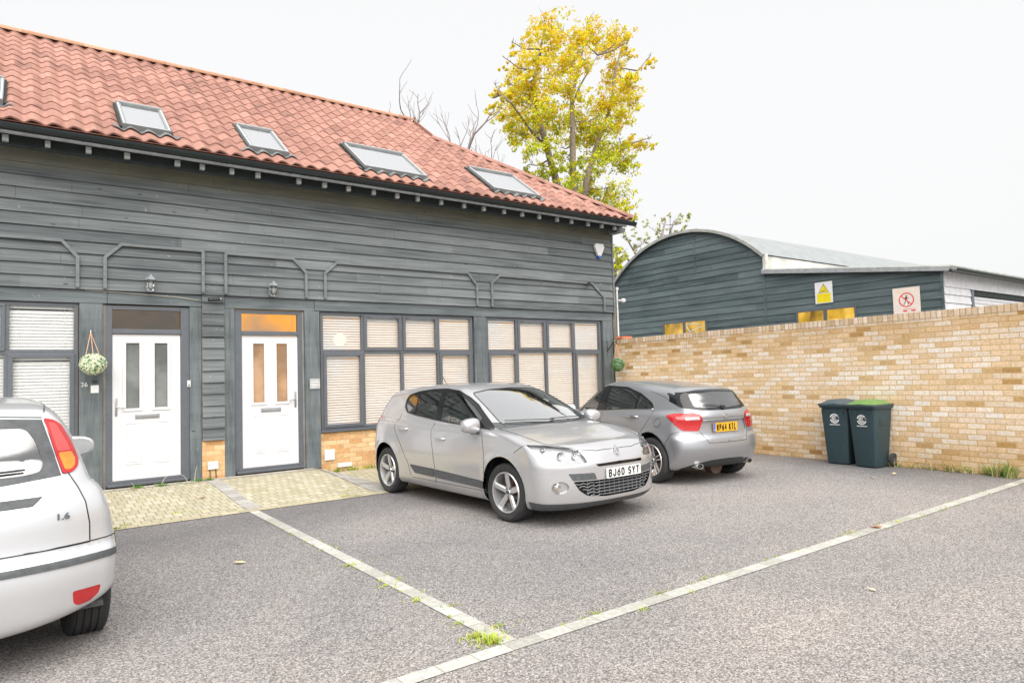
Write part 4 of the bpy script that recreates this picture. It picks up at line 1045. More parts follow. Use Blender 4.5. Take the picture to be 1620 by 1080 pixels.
m = MB(); m.box(-8.2, 10.74, 10.86, 11.0, 2.67, 4.70); m.box(10.60, 10.745, 10.86, 18.0, 0, 4.68); m.box(-8.2, 10.74, 17.9, 18.0, 0, 4.7); m.box(-8.25, -8.15, 10.84, 18.0, 0, 4.7); m.build('backing_wall', DARKV, bld)  # unseen opaque backing, added to stop light leaking through
# head beam in lengths
for x0, x1, dz, dy in ((-8.2, .98, .0, .0), (.985, 2.20, .004, .004), (2.52, 3.92, -.004, .002), (3.925, 7.2, .002, -.006), (7.205, 10.76, .0, .0)):
    m = MB(); m.box(x0, x1, 10.83 + dy, 10.95, 2.672 + dz, 2.853, .006); m.build('head_beam', FRAMEW, bld)
for x0, x1, zb, y in ((.655, .93, .08, 10.835), (2.035, 2.195, .09, 10.84), (2.515, 2.665, .09, 10.84), (3.755, 4.005, .10, 10.832), (7.055, 7.335, .03, 10.835), (10.46, 10.755, .03, 10.832), (-2.72, -2.44, .03, 10.835), (-6.0, -5.75, .03, 10.835)):
    m = MB(); m.box(x0, x1, y, 10.98, zb, 2.668, .006); m.build('post', POSTW, bld)
WB = timber('worn_batten', (.10, .09, .08), (.26, .245, .22), 'z', (3, 20, 20), .4, .8, False)
for a_, b_ in ((.93, .968), (3.722, 3.752)):
    m = MB(); m.box(a_, b_, 10.862, 10.98, .10, 2.66, .003); m.build('frame_batten', WB, bld)
m = MB(); boards(m, 2.2, 2.512, .68, 2.845, .172, Y0 + .03, joints=False); m.build('cladding_strip', CLAD, bld)
for x0, x1, z1, y in ((2.197, 2.513, .672, 10.835), (4.007, 7.053, .655, 10.85), (7.337, 10.458, .655, 10.85), (-2.43, .65, .655, 10.85)):
    m = MB(); m.box(x0, x1, y, 11.0, -.05, z1); m.build('brick_plinth', PLINTH, bld)
m = MB(); m.box(-8.2, -6.0, 10.85, 11, 0, 2.66); m.box(-5.75, -2.72, 10.85, 11, 0, 2.66); m.build('plinth_cladding', CLAD, bld)
# battens planted on the boards (blocked-up openings)
for pts in ([(-2.35, 2.88), (-2.35, 3.30), (-2.15, 3.50), (.45, 3.50), (.63, 3.29), (.63, 2.88)], [(.95, 2.88), (.95, 3.31), (1.15, 3.51), (2.21, 3.51), (2.21, 2.88)], [(2.53, 2.88), (2.53, 3.50), (3.56, 3.50), (3.77, 3.29), (3.77, 2.88)],
            [(4.09, 2.88), (4.09, 3.30), (4.29, 3.49), (6.90, 3.49), (7.10, 3.27), (7.10, 2.88)], [(7.45, 2.87), (7.45, 3.33), (7.64, 3.49), (10.12, 3.48), (10.47, 3.19), (10.47, 2.87)]):
    m = MB(); w = .021
    for i in range(len(pts) - 1):
        a, b = Vector(pts[i]), Vector(pts[i + 1]); d = (b - a).normalized(); p = Vector((-d.y, d.x)) * w
        y = 10.757 + .001 * (i % 2); q = [a - p - d * .004, b - p + d * .004, b + p + d * .004, a + p - d * .004]
        m.prism([(c.x, y, c.y) for c in q], (0, .035, 0))
    m.build('planted_batten', TRIMW, bld)

def window(x0, x1, z0, z1, lights, zt, warm, name='window'):
    """lights: list of (xa, xb, top_opens, low_opens); zt: transom centre"""
    yf = 10.872; f = .048
    m = MB(); m.box(x0, x1, yf, yf + .07, z1 - f, z1, .004); m.box(x0, x1, yf, yf + .07, z0, z0 + f, .004)
    m.box(x0, x0 + f, yf, yf + .07, z0 + f + .001, z1 - f - .001, .004); m.box(x1 - f, x1, yf, yf + .07, z0 + f + .001, z1 - f - .001, .004)
    m.box(x0 + f + .001, x1 - f - .001, yf + .002, yf + .068, zt - .03, zt + .03, .006)
    for i in range(len(lights) - 1):
        xm = lights[i][1]; m.box(xm - .028, xm + .028, yf + .003, yf + .066, z0 + f + .002, zt - .032, .004); m.box(xm - .028, xm + .028, yf + .003, yf + .066, zt + .032, z1 - f - .002, .004)
    fr = m.build(name, UPVC, bld)
    for i, (xa, xb, to, lo) in enumerate(lights):
        ga = xa + (f if i == 0 else .028); gb = xb - (f if i == len(lights) - 1 else .028)
        for (a, b, op) in ((z0 + f, zt - .03, lo), (zt + .03, z1 - f, to)):
            A_, B_, C_, D_ = ga, gb, a, b
            if op:
                c = MB(); w = .052; y = yf - .018; g = .004
                A_, B_, C_, D_ = ga - .012, gb + .012, a - .012, b + .012
                c.box(A_, B_, y, y + .055, C_, C_ + w, .006); c.box(A_, B_, y, y + .055, D_ - w, D_, .006); c.box(A_, A_ + w, y, y + .054, C_ + w, D_ - w, .004); c.box(B_ - w, B_, y, y + .054, C_ + w, D_ - w, .004)
                if op == 2:
                    c.box(A_ + .03, A_ + .13, y - .012, y, D_ - .03, D_ - .012, .003); c.box(B_ - .13, B_ - .03, y - .012, y, D_ - .03, D_ - .012, .003)
                c.build('casement', UPVC, fr)
                A_, B_, C_, D_ = A_ + w, B_ - w, C_ + w, D_ - w
            p = MB(); p.box(A_, B_, yf + .024, yf + .030, C_, D_); p.build('pane', WGLASS, fr)
            s = MB(); z = C_ - .01; pit = .043
            rr = random.Random(int(xa * 100 + a * 10))
            tl = .0075 if warm else .0015
            s.box(A_ - .02, B_ + .02, 10.935, 10.965, D_ - .035, D_ + .01)
            while z < D_ - .04:
                j = rr.uniform(-.001, .001); y = 10.935; h = .0148 if warm else .0225
                s.prism([(A_ - .03, y, z - h + j), (A_ - .03, y + .002, z - h + j), (A_ - .03, y + .022, z + h + j), (A_ - .03, y + .020, z + h + j)], (B_ - A_ + .06, 0, 0))
                z += pit
            for xx in (A_ + .10, B_ - .10): s.box(xx - .0012, xx + .0012, 10.928, 10.930, C_, D_)
            s.build('blind', SLAT, fr)
    s = MB(); s.box(x0 - .03, x1 + .01, 10.80, 10.94, z0 - .035, z0 - .002, .005); s.build('window_sill', UPVC, fr)
    return fr
XL = [(4.04, 4.79, 0, 1), (4.79, 5.535, 2, 0), (5.535, 6.28, 2, 0), (6.28, 7.03, 0, 1)]
window(4.03, 7.035, .70, 2.665, XL, 2.00, True)
XL = [(7.36, 8.105, 0, 1), (8.105, 8.86, 2, 0), (8.86, 9.635, 2, 0), (9.635, 10.40, 0, 1)]
window(7.355, 10.42, .70, 2.665, XL, 2.00, True)
XL = [(-2.40, -1.64, 0, 1), (-1.64, -.895, 2, 0), (-.895, -.135, 2, 0), (-.135, .64, 0, 1)]
window(-2.41, .645, .70, 2.665, XL, 2.00, False)
# rooms behind the glass; the lit ones have walls that glow themselves
def room(name, x0, x1, y1, mat, z0=.2, z1=2.85, side=None):
    m = MB(); t = .03
    m.box(x0, x1, y1, y1 + t, z0, z1); m.box(x0 - t, x0, 11.02, y1, z0, z1); m.box(x1, x1 + t, 11.02, y1, z0, z1); m.box(x0, x1, 11.02, y1, z1, z1 + t); m.box(x0, x1, 11.02, y1, z0 - t, z0)
    return m.build(name, mat, bld)
LITR = emis('lit_room', [(.30, (.55, .50, .48)), (.42, (.75, .42, .20)), (.62, (.85, .50, .25)), (.8, (.12, .10, .09))], .9, .26, (1, 1, 1))
room('lit_room', 4.05, 10.45, 12.8, LITR)
room('hall_room', .6, 2.3, 12.6, emis('hall_glow', [(.3, (.14, .10, .07)), (.45, (.50, .27, .12)), (.7, (.26, .21, .15))], 2.2, .17))  # brown glow added to the hall walls to brighten the transom
room('lit_hall', 2.45, 3.9, 12.0, emis('lit_hall', [(.30, (.45, .33, .22)), (.5, (1.0, .46, .08)), (.7, (1.0, .56, .12))], 1.3, .42))
room('blind_room', -2.45, .55, 12.4, plain('blind_room_wall', (.5, .5, .48), .8, .1, 2))
lg = MB(); lg.sphere((4.66, 11.6, 2.25), .11, 16, 10); lg.build('ceiling_lamp', emis('lamp_glow', [(0, (1, .82, .45)), (1, (1, .86, .5))], 1, .6), bld, smooth=True)

def frosted(name, col, k, tint):
    if name in bpy.data.materials: return bpy.data.materials[name]
    t = NT(name); o = t.obj(); n = t.noise(o, 160, 2); g = t.ramp(t.noise(o, 2.2, 3), [(.35, tuple(c * .6 for c in col)), (.65, tuple(c * 1.25 for c in col))])
    d = t.princ(g, .22); t.set(d, 'Normal', t.bump(n, .3, .002)); tr = t.n('BsdfTransparent'); t.set(tr, 0, (*tint, 1)); m = t.n('MixShader'); t.set(m, 0, k); t.set(m, 1, tr.outputs[0]); t.set(m, 2, d.outputs[0]); return t.done(m)
def door(x0, x1, xl0, xl1, lit, hinge):
    yf = 10.868; zt = 2.27
    m = MB(); m.box(x0, xl0 - .004, yf, yf + .08, .13, 2.655, .004); m.box(xl1 + .004, x1, yf, yf + .08, .13, 2.655, .004); m.box(xl0 - .003, xl1 + .003, yf + .001, yf + .08, 2.60, 2.655, .004)
    m.box(xl0 - .003, xl1 + .003, yf - .012, yf + .08, 2.258, 2.325, .006)
    m.build('door_frame', UPVC, bld)
    m = MB(); m.box(x0 + .02, x1 - .02, 10.80, 10.90, .135, .175, .006); m.box(x0 + .05, x1 - .05, 10.84, 10.93, .176, .205, .004); m.build('threshold', UPVC, bld)
    m = MB(); m.box(xl0 + .01, xl1 - .01, yf + .035, yf + .041, 2.326, 2.598); m.build('transom_window', glassmat('lit_transom', (1, .95, .9), .97, .05, 1.25) if lit else DGLASS, bld)
    a, b = .21, 2.25; w = xl1 - xl0; yd = 10.885
    g = [(xl0 + .165, xl0 + .335), (xl0 + .525, xl0 + .695)]; gz0, gz1 = 1.205, 2.13
    m = MB(); y1 = yd + .05
    xs = [xl0, g[0][0], g[0][1], g[1][0], g[1][1], xl1]
    for i in (0, 2, 4): m.box(xs[i], xs[i + 1], yd, y1, gz0, gz1)
    m.box(xl0, xl1, yd, y1, gz1, b); m.box(xl0, xl1, yd, y1, a, gz0)
    # mouldings
    def ring(X0, X1, Z0, Z1, t, h):
        for (p, q, r, s_) in ((X0, X1, Z0, Z0 + t), (X0, X1, Z1 - t, Z1), (X0, X0 + t, Z0 + t, Z1 - t), (X1 - t, X1, Z0 + t, Z1 - t)): m.box(p, q, yd - h, yd + .002, r, s_, .005)
    for (p, q) in g: ring(p - .038, q + .038, gz0 - .038, gz1 + .038, .040, .014)
    for (p, q) in ((xl0 + .155, xl0 + .355), (xl0 + .515, xl0 + .715)):
        ring(p, q, .42, 1.005, .016, .007); m.box(p + .032, q - .032, yd - .006, yd + .002, .452, .973, .005)
    lf = m.build('door_leaf', WHITED, bld)
    for (p, q) in g:
        k = MB(); k.box(p, q, yd + .012, yd + .018, gz0, gz1)
        if lit: k.build('glass_pane', frosted('frosted_lit', (.42, .30, .20), .55, (.95, .85, .75)), lf)  # warm hall light is put into the pane colour
        else: k.build('glass_pane', frosted('frosted_grey', (.20, .215, .21), .8, (.8, .8, .8)), lf)
    k = MB(); c = (xl0 + xl1) / 2; k.box(c - .155, c + .155, yd - .012, yd, 1.055, 1.118, .005); k.box(c - .125, c + .125, yd - .018, yd - .011, 1.070, 1.103, .004); k.build('letterbox', STEEL, lf)
    hx = xl0 + .045 if hinge == 'r' else xl1 - .045; s = 1 if hinge == 'r' else -1
    k = MB(); k.box(hx - .015, hx + .015, yd - .010, yd, 1.105, 1.355, .004); k.tube([(hx, yd - .005, 1.235), (hx, yd - .045, 1.235), (hx + s * .02, yd - .052, 1.232), (hx + s * .105, yd - .050, 1.226)], .009, 8); k.build('door_handle', STEEL, lf, smooth=True, auto=40)
door(.968, 2.035, 1.05, 1.915, False, 'r')
door(2.665, 3.722, 2.785, 3.65, True, 'l')

# eaves
m = MB(); m.box(-8.3, 10.84, 10.36, 10.385, 4.722, 4.80, .003); m.build('fascia_board', FASC, bld)
m = MB(); m.box(-8.3, 10.64, 10.48, 10.51, 4.60, 4.75); m.box(-8.3, 10.82, 10.385, 10.83, 4.755, 4.77); m.box(-8.3, 10.79, 10.86, 10.90, 4.55, 4.76); m.build('soffit_void_board', DARKV, bld)  # near-black sheets stand in for the shade of the eaves void
rf = [-.16, .28, .73, 1.18, 1.81, 2.14, 2.55, 2.93, 3.56, 3.98, 4.39, 4.84, 5.28, 5.68, 6.16, 6.65, 7.09, 7.56, 8.0, 8.43, 8.9, 9.29, 9.76, 10.16, 10.55, -.6, -1.05, -1.5, -2.0, -2.5, -3.0, -3.6, -4.2, -5, -5.8, -6.6, -7.4]
for x in rf:
    m = MB(); w = .029 + .006 * ((int(x * 100) % 7) / 7); m.prism([(x - w, 10.42, 4.642), (x + w, 10.42, 4.642), (x + w, 10.42, 4.72), (x - w, 10.42, 4.72)], (0, .07, .0)); m.build('rafter_end', RAFT, bld)
m = MB(); m.prism([(10.66, 10.40, 4.61), (10.82, 10.40, 4.61), (10.84, 10.40, 4.70), (10.66, 10.40, 4.70)], (0, .36, .0)); m.prism([(10.80, 10.40, 4.755), (10.88, 10.40, 4.755), (10.88, 10.40, 4.775), (10.80, 10.40, 4.775)], (0, 7.6, 0)); m.build('eaves_box', FASC, bld)
gt = MB(); N = 14
prof = [(.070 * math.cos(math.pi + math.pi * k / N), .078 * math.sin(math.pi + math.pi * k / N)) for k in range(N + 1)]; prof = prof + [(p[0] * .93, p[1] * .93) for p in prof[::-1]]
def gutter(m, x0, x1, yc, zc, sc=1.0): m.prism([(x0, yc + p[0] * sc, zc + p[1] * sc) for p in prof], (x1 - x0, 0, 0), cap=True)
gutter(gt, -8.35, 10.92, 10.190, 4.788)
gt.lathe([(0, 0), (.070, 0)], c=(10.92, 10.190, 4.788), axis='x', seg=12, a0=math.pi / 2 - math.pi, a1=math.pi / 2)
gu = gt.build('gutter', PVCB, bld, smooth=True, auto=40)
gj = MB()
for x in (.65, 2.35, 2.42, 3.35, 4.3, 5.62, 7.02, 7.12, 8.3, 9.5, 10.35, -.9, -2.5, -4.2, -6): gutter(gj, x - .012, x + .012, 10.190, 4.787, 1.05)
gj.build('gutter_clips', PVCB, gu, smooth=True, auto=40)

# ---- roof
KP = .72; YE, ZE = 10.235, 4.868; YR = 14.15; ZR = ZE + KP * (YR - YE); SL = math.sqrt(1 + KP * KP); LEN = (YR - YE) * SL
TW, TG = .2225, .315
def tilemat():
    t = NT('red_pantile'); o = t.obj(); sp = t.n('SeparateXYZ'); t.set(sp, 0, o)
    cu = t.math('FLOOR', t.math('DIVIDE', t.math('ADD', sp.outputs[0], .15 - .06), TW)); cv = t.math('FLOOR', t.math('DIVIDE', t.math('SUBTRACT', sp.outputs[2], ZE), TG * KP / SL))
    cid = t.n('CombineXYZ'); t.set(cid, 0, cu); t.set(cid, 1, cv); wn = t.n('TexWhiteNoise'); t.set(wn, 0, cid.outputs[0])
    n = t.noise(o, 5, 5, .6); big = t.noise(o, .6, 3)
    r = t.math('ADD', t.math('ADD', t.math('MULTIPLY', wn.outputs[0], .26), t.math('MULTIPLY', n, .62)), t.math('MULTIPLY', t.math('SUBTRACT', big, .5), .4))
    c = t.ramp(r, [(.15, (.13, .062, .048)), (.36, (.26, .122, .092)), (.58, (.34, .172, .132)), (.85, (.43, .275, .22))])
    li = t.ramp(t.noise(o, 22, 3), [(.66, (0, 0, 0)), (.76, (.7, .7, .7))]); c = t.mix(li, c, (.27, .25, .18))
    p = t.princ(c, .68); t.set(p, 'Normal', t.bump(t.noise(o, 90, 3), .25, .003)); return t.done(p)
TILE = tilemat()
def tile_sheet(u0, u1, length, clips, place, name, parent):
    """pantiles over (u, v): u along the eaves, v up the slope"""
    NS = 8; cols = int(math.ceil((u1 - u0) / TW)); rows = int(math.ceil(length / TG))
    A_ = .023
    def wave(t): return A_ * (math.sin(2 * math.pi * t) + .22 * math.sin(4 * math.pi * t + .6))
    us = [u0 + TW * (i / NS) for i in range(cols * NS + 1)]
    rnd = random.Random(5); jit = [[rnd.uniform(-.004, .004) for _ in range(rows)] for _ in range(cols + 1)]
    bm = bmesh.new()
    for r in range(rows):
        v0, v1 = r * TG, min((r + 1) * TG + .03, length); lay = []
        for (v, h) in ((v0, -.004), (v0, .020), (v0 + .012, .026), (v1, .006)):
            lay.append([bm.verts.new((u, v + jit[i // NS][r] * (v < v1), wave(i / NS) + h + jit[i // NS][r] * .4)) for i, u in enumerate(us)])
        for a in range(3):
            for i in range(len(us) - 1): bm.faces.new((lay[a][i], lay[a][i + 1], lay[a + 1][i + 1], lay[a + 1][i]))
    for (co, no) in clips:
        bmesh.ops.bisect_plane(bm, geom=bm.verts[:] + bm.edges[:] + bm.faces[:], plane_co=co, plane_no=no, clear_outer=True)
    for v in bm.verts: v.co = place(v.co.x, v.co.y, v.co.z)
    me = bpy.data.meshes.new(name); o = org_of(parent); bm.transform(Matrix.Translation(-o)); bmesh.ops.recalc_face_normals(bm, faces=bm.faces[:])
    bm.to_mesh(me); bm.free(); me.materials.append(TILE); me.polygons.foreach_set('use_smooth', [True] * len(me.polygons)); me.set_sharp_from_angle(angle=R(48))
    return link(name, me, parent)
XV, YV = 7.60, 13.10            # gablet verge and foot
nrm = Vector((0, -KP, 1)).normalized()
def front(u, v, h): p = Vector((u, YE + v / SL, ZE + v * KP / SL)); return p + nrm * h
hipx = 10.88; vh = (YV - YE) * SL
hd = Vector((XV - hipx, vh, 0)); hn = Vector((hd.y, -hd.x, 0))
# front slope in two sheets: up to the verge, and the hipped corner
roof = tile_sheet(-.15 + -37 * TW, XV, LEN, [((XV, 0, 0), (1, 0, 0))], front, 'roof', bld)
k0 = math.floor((XV + .15) / TW)
tile_sheet(-.15 + k0 * TW, hipx + .2, vh, [((XV, 0, 0), (-1, 0, 0)), ((hipx, 0, 0), hn)], front, 'roof_hip_corner', bld)
# plain backs: rear slope, hip end, deck under the tiles
m = MB(); m.quad((-8.3, YE, ZE - .02), (XV, YE, ZE - .02), (XV, YR, ZR - .03), (-8.3, YR, ZR - .03)); m.quad((XV, YE, ZE - .02), (hipx, YE, ZE - .02), (XV, YV, ZE + KP * (YV - YE) - .03), (XV, YV, ZE + KP * (YV - YE) - .03))
m.quad((-8.3, YR, ZR), (XV, YR, ZR), (XV, 18.06, ZE), (-8.3, 18.06, ZE)); zv = ZE + KP * (YV - YE); YB = 2 * YR - YV
m.quad((hipx, YE, ZE - .01), (hipx, 18.06, ZE - .01), (XV, YB, zv), (XV, YV, zv)); m.add([(XV, YV, zv), (XV, YB, zv), (XV, YR, ZR)], [(0, 1, 2)]); m.quad((XV, YB, zv), (XV, YB, zv), (hipx, 18.06, ZE), (XV, 18.06, ZE))
m.add([(-8.3, YE, ZE), (-8.3, YR, ZR), (-8.3, 18.06, ZE)], [(0, 1, 2)])
m.build('roof_back', TILE, bld)
RIDGE = brickmat('ridge_clay', .45, 5, [(0, (.34, .17, .10)), (.5, (.42, .23, .14)), (1, (.48, .29, .19))], (.30, .20, .13), 'x', stagger=0)
def ridge(m, a, b, r=.085, step=.42):
    a, b = Vector(a), Vector(b); d = (b - a); L = d.length; d.normalize(); sd = d.cross(Vector((0, 0, 1))).normalized(); up = sd.cross(d)
    n = int(L / step) + 1
    for i in range(n):
        p, q = a + d * (i * step), a + d * min(L, (i + 1) * step + .03); rr0, rr1 = r * 1.06, r * .98; K = 8
        v = [P + (sd * math.cos(t) + up * math.sin(t) * .8) * rr for P, rr in ((p, rr0), (q, rr1)) for t in [R(-15 + 210 * k / K) for k in range(K + 1)]]
        m.add(v, [(k, k + 1, K + 2 + k, K + 1 + k) for k in range(K)] + [tuple(range(K + 1))])
m = MB(); ridge(m, (-8.3, YR, ZR + .015), (XV, YR, ZR + .015)); m.build('ridge_tiles', RIDGE, bld, smooth=True, auto=35)
m = MB(); ridge(m, (hipx + .02, YE, ZE + .03), (XV - .05, YV + .04, zv + .03), .085, .36); m.build('hip_tiles', TILE, bld, smooth=True, auto=35)
m = MB(); ridge(m, (hipx, 18.06, ZE + .03), (XV - .05, YB, zv + .03)); m.build('hip_tiles', TILE, bld, smooth=True, auto=35)
m = MB(); m.box(XV - .01, XV + .03, YV, YR, ZR - .9, ZR - .89)
m.v = []; m.f = []; m.mi = []; m.sm = []
m.prism([tuple(front(XV + .005, vh - .05, -.05)), tuple(front(XV + .005, vh - .05, .05)), tuple(front(XV + .005, LEN, .05)), tuple(front(XV + .005, LEN, -.05))], (.03, 0, 0)); m.build('verge_board', TILE, bld)
LEAD = plain('lead_flashing', (.15, .155, .155), .6, .2, 12); RLF = plain('rooflight_frame', (.20, .215, .22), .4, .1, 10); RLT = plain('rooflight_trim', (.50, .52, .53), .4, .1, 10)
def _rgl():
    t = NT('mirror_rooflight_glass'); gl = t.n('BsdfGlossy'); t.set(gl, 'Roughness', .04); t.set(gl, 0, (.99, .99, 1, 1)); tr = t.n('BsdfTransparent'); m = t.n('MixShader'); t.set(m, 0, .90); t.set(m, 1, tr.outputs[0]); t.set(m, 2, gl.outputs[0]); return t.done(m)  # no real coating: fixed mirror share so the panes look sky-bright
RGL = _rgl()
def rooflight(x0, x1, ya, yb):
    v0, v1 = (ya - YE) * SL, (yb - YE) * SL
    def B(m, a, b, c, d, h0, h1):
        P = [front(u, v, h) for h in (h0, h1) for (u, v) in ((a, c), (b, c), (b, d), (a, d))]
        m.add(P, [(0, 3, 2, 1), (4, 5, 6, 7), (0, 1, 5, 4), (1, 2, 6, 5), (2, 3, 7, 6), (3, 0, 4, 7)])
    t = .055; m = MB(); B(m, x0, x1, v0, v0 + t, .0, .085); B(m, x0, x1, v1 - t * 1.2, v1, .0, .10); B(m, x0, x0 + t, v0 + t, v1 - t, .0, .087); B(m, x1 - t, x1, v0 + t, v1 - t, .0, .087)
    f = m.build('rooflight', RLF, bld)
    m = MB(); B(m, x0 + .012, x0 + .028, v0 + .01, v1 - .01, .086, .092); B(m, x1 - .028, x1 - .012, v0 + .01, v1 - .01, .086, .092); B(m, x0 + .03, x1 - .03, v0 + .012, v0 + .026, .086, .091); B(m, x0 + .03, x1 - .03, v1 - .03, v1 - .015, .101, .106); m.build('rooflight_trim', RLT, f)
    m = MB(); B(m, x0 + t, x1 - t, v0 + t, v1 - t, .062, .070); m.build('rooflight_pane', RGL, f)
    m = MB(); B(m, x0 + t, x1 - t, v0 + t, v1 - t, -.02, .045); m.build('rooflight_backing', SLAT, f)  # white backing added under the pane to brighten it
    # apron dressed over the tile waves
    m = MB(); pts = []; n = int((x1 - x0 + .24) / .02); u = x0 - .12
    for i in range(n + 1):
        uu = u + .02 * i; ph = ((uu + .15) / TW) % 1.0; hgt = .026 * (math.sin(2 * math.pi * ph) + .22 * math.sin(4 * math.pi * ph + .6)) + .036
        pts.append((uu, hgt, .085 + .02 * math.sin(uu * 9)))
    vs = []; 
    for (uu, hg, dd) in pts: vs += [front(uu, v0 - dd, hg), front(uu, v0 + .01, hg)]
    m.add(vs, [(2 * i, 2 * i + 2, 2 * i + 3, 2 * i + 1) for i in range(len(pts) - 1)])
    m.build('flashing', LEAD, f)
    for q0, q1 in ((x0 - .028, x0), (x1, x1 + .028)):
        m = MB(); B(m, q0, q1, v0, v1 + .05, .0, .045); m.build('side_gutter', DARKV, f)
for a, b, c, d in ((1.13, 1.74, 10.52, 11.38), (2.82, 3.42, 10.50, 11.38), (4.70, 5.90, 10.50, 11.47), (7.36, 8.50, 10.50, 11.45), (-.85, -.19, 10.62, 11.48)): rooflight(a, b, c, d)
# ---- ground, paving, lines
def asphalt():
    t = NT('asphalt'); o = t.obj()
    a = t.noise(o, 170, 3, .8); b = t.noise(o, 260, 2, .8); big = t.noise(o, .32, 4, .55, .6); mid = t.noise(o, 2.2, 5, .6)
    vo = t.n('TexVoronoi', feature='F1'); t.set(vo, 'Vector', o); t.set(vo, 'Scale', 125.0)
    sp = t.n('SeparateXYZ'); t.set(sp, 0, vo.outputs['Color'])
    k = t.math('ADD', t.math('MULTIPLY', a, .55), t.math('MULTIPLY', sp.outputs[0], .42))
    c = t.ramp(k, [(.26, (.070, .067, .066)), (.40, (.160, .152, .149)), (.56, (.262, .248, .242)), (.74, (.46, .44, .425))])
    blotch = t.ramp(big, [(.34, (.80, .81, .83)), (.50, (.98, .97, .97)), (.66, (1.14, 1.10, 1.07))])  # large random blotches in the tarmac tone
    c = t.mix(1.0, c, blotch, 'MULTIPLY')
    sxy = t.n('SeparateXYZ'); t.set(sxy, 0, o); X, Y = sxy.outputs[0], sxy.outputs[1]
    wob = t.math('MULTIPLY', t.math('SUBTRACT', t.noise(o, 1.4, 4), .5), 1.4)
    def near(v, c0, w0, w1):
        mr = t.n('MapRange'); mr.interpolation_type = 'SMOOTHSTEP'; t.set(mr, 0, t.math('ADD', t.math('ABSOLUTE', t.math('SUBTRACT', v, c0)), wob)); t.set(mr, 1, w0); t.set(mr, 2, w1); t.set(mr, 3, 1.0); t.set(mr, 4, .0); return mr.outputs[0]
    # damp strip against the wall and the paving, a paler band in front of the bay line
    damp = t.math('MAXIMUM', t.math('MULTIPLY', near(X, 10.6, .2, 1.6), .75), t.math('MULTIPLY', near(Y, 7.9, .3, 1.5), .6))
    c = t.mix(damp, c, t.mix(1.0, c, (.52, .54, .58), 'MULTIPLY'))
    lane = t.math('MULTIPLY', near(Y, 2.4, .4, 2.0), .45); c = t.mix(lane, c, t.mix(1.0, c, (1.24, 1.19, 1.14), 'MULTIPLY'))
    st = t.ramp(t.noise(o, .9, 5, .7, 1.2), [(.60, (0, 0, 0)), (.72, (.45, .45, .45))]); c = t.mix(st, c, t.mix(1.0, c, (1.25, 1.2, 1.05), 'MULTIPLY'))
    oil = t.ramp(t.noise(t.mapping(o, (1, 1, 1), loc=(4, 2, 0)), 1.6, 2), [(.72, (0, 0, 0)), (.80, (.28, .28, .28))]); c = t.mix(oil, c, (.035, .035, .037))
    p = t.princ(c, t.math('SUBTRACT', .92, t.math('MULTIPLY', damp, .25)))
    h = t.math('ADD', a, t.math('MULTIPLY', sp.outputs[0], .8)); t.set(p, 'Normal', t.bump(h, .6, .004)); return t.done(p)
ASPH = asphalt()
def grid(m, x0, x1, y0, y1, nx, ny, zf): 
    vs = [(x0 + (x1 - x0) * i / nx, y0 + (y1 - y0) * j / ny) for j in range(ny + 1) for i in range(nx + 1)]
    m.add([(x, y, zf(x, y)) for x, y in vs], [(j * (nx + 1) + i, j * (nx + 1) + i + 1, (j + 1) * (nx + 1) + i + 1, (j + 1) * (nx + 1) + i) for j in range(ny) for i in range(nx)])
m = MB(); m.box(-400, 400, -400, 400, -.40, -.35); g = m.build('ground', plain('far_ground', (.10, .11, .07), .95, .3, .3)); tag(g, kind='structure')
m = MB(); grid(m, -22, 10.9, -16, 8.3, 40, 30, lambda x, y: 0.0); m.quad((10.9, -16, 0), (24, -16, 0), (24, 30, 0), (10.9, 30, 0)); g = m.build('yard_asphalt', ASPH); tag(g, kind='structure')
PAVE = brickmat('block_paving', .10, .20, [(0, (.38, .345, .235)), (.4, (.425, .385, .275)), (.75, (.45, .41, .305)), (1, (.47, .43, .33))], (.22, .21, .13), 'p', stagger=.5, mw=.011)
def ramp_z(x, y):
    k = min(1, max(0, (y - 8.35) / 2.2)) ; s = min(1, max(0, (4.22 - x) / .34)); return .006 + .105 * k * k * (3 - 2 * k) * s if x < 4.22 else .006
m = MB(); grid(m, -8.3, 10.6, 8.42, 10.86, 110, 20, ramp_z); g = m.build('block_paving', PAVE); tag(g, kind='structure')
SETT = brickmat('pale_sett', .22, 5., [(0, (.34, .335, .30)), (.5, (.41, .405, .37)), (1, (.47, .46, .43))], (.27, .27, .20), 'p', stagger=0, mw=.007)
SETTY = brickmat('pale_sett_y', 5, .22, [(0, (.34, .335, .30)), (.5, (.41, .405, .37)), (1, (.47, .46, .43))], (.27, .27, .20), 'p', stagger=0, mw=.007)
SETG = brickmat('grey_sett', 5, .21, [(0, (.30, .285, .265)), (.5, (.37, .355, .335)), (1, (.42, .405, .385))], (.22, .21, .16), 'p', stagger=0, mw=.012)
def strip(name, mat, x0, x1, y0, y1, n, dz):
    m = MB(); grid(m, x0, x1, y0, y1, n if x1 - x0 > y1 - y0 else 1, n if y1 - y0 > x1 - x0 else 1, lambda x, y: (ramp_z(x, y) if y > 8.4 else 0) + dz)
    g = m.build(name, mat); tag(g, kind='structure'); return g
strip('bay_line', SETT, -14, 10.42, 3.06, 3.17, 60, .005)
strip('bay_divider', SETTY, 2.19, 2.30, 3.175, 8.30, 20, .005)
strip('bay_divider', SETTY, -3.2, -3.09, 3.175, 8.30, 20, .005)
strip('paving_edge', brickmat('buff_edge', .21, 5, [(0, (.37, .33, .22)), (1, (.46, .42, .30))], (.28, .26, .16), 'p', stagger=0, mw=.010), -8.3, 10.6, 8.30, 8.42, 60, .006)
strip('paving_band', SETG, 2.20, 2.37, 8.425, 10.84, 20, .005)
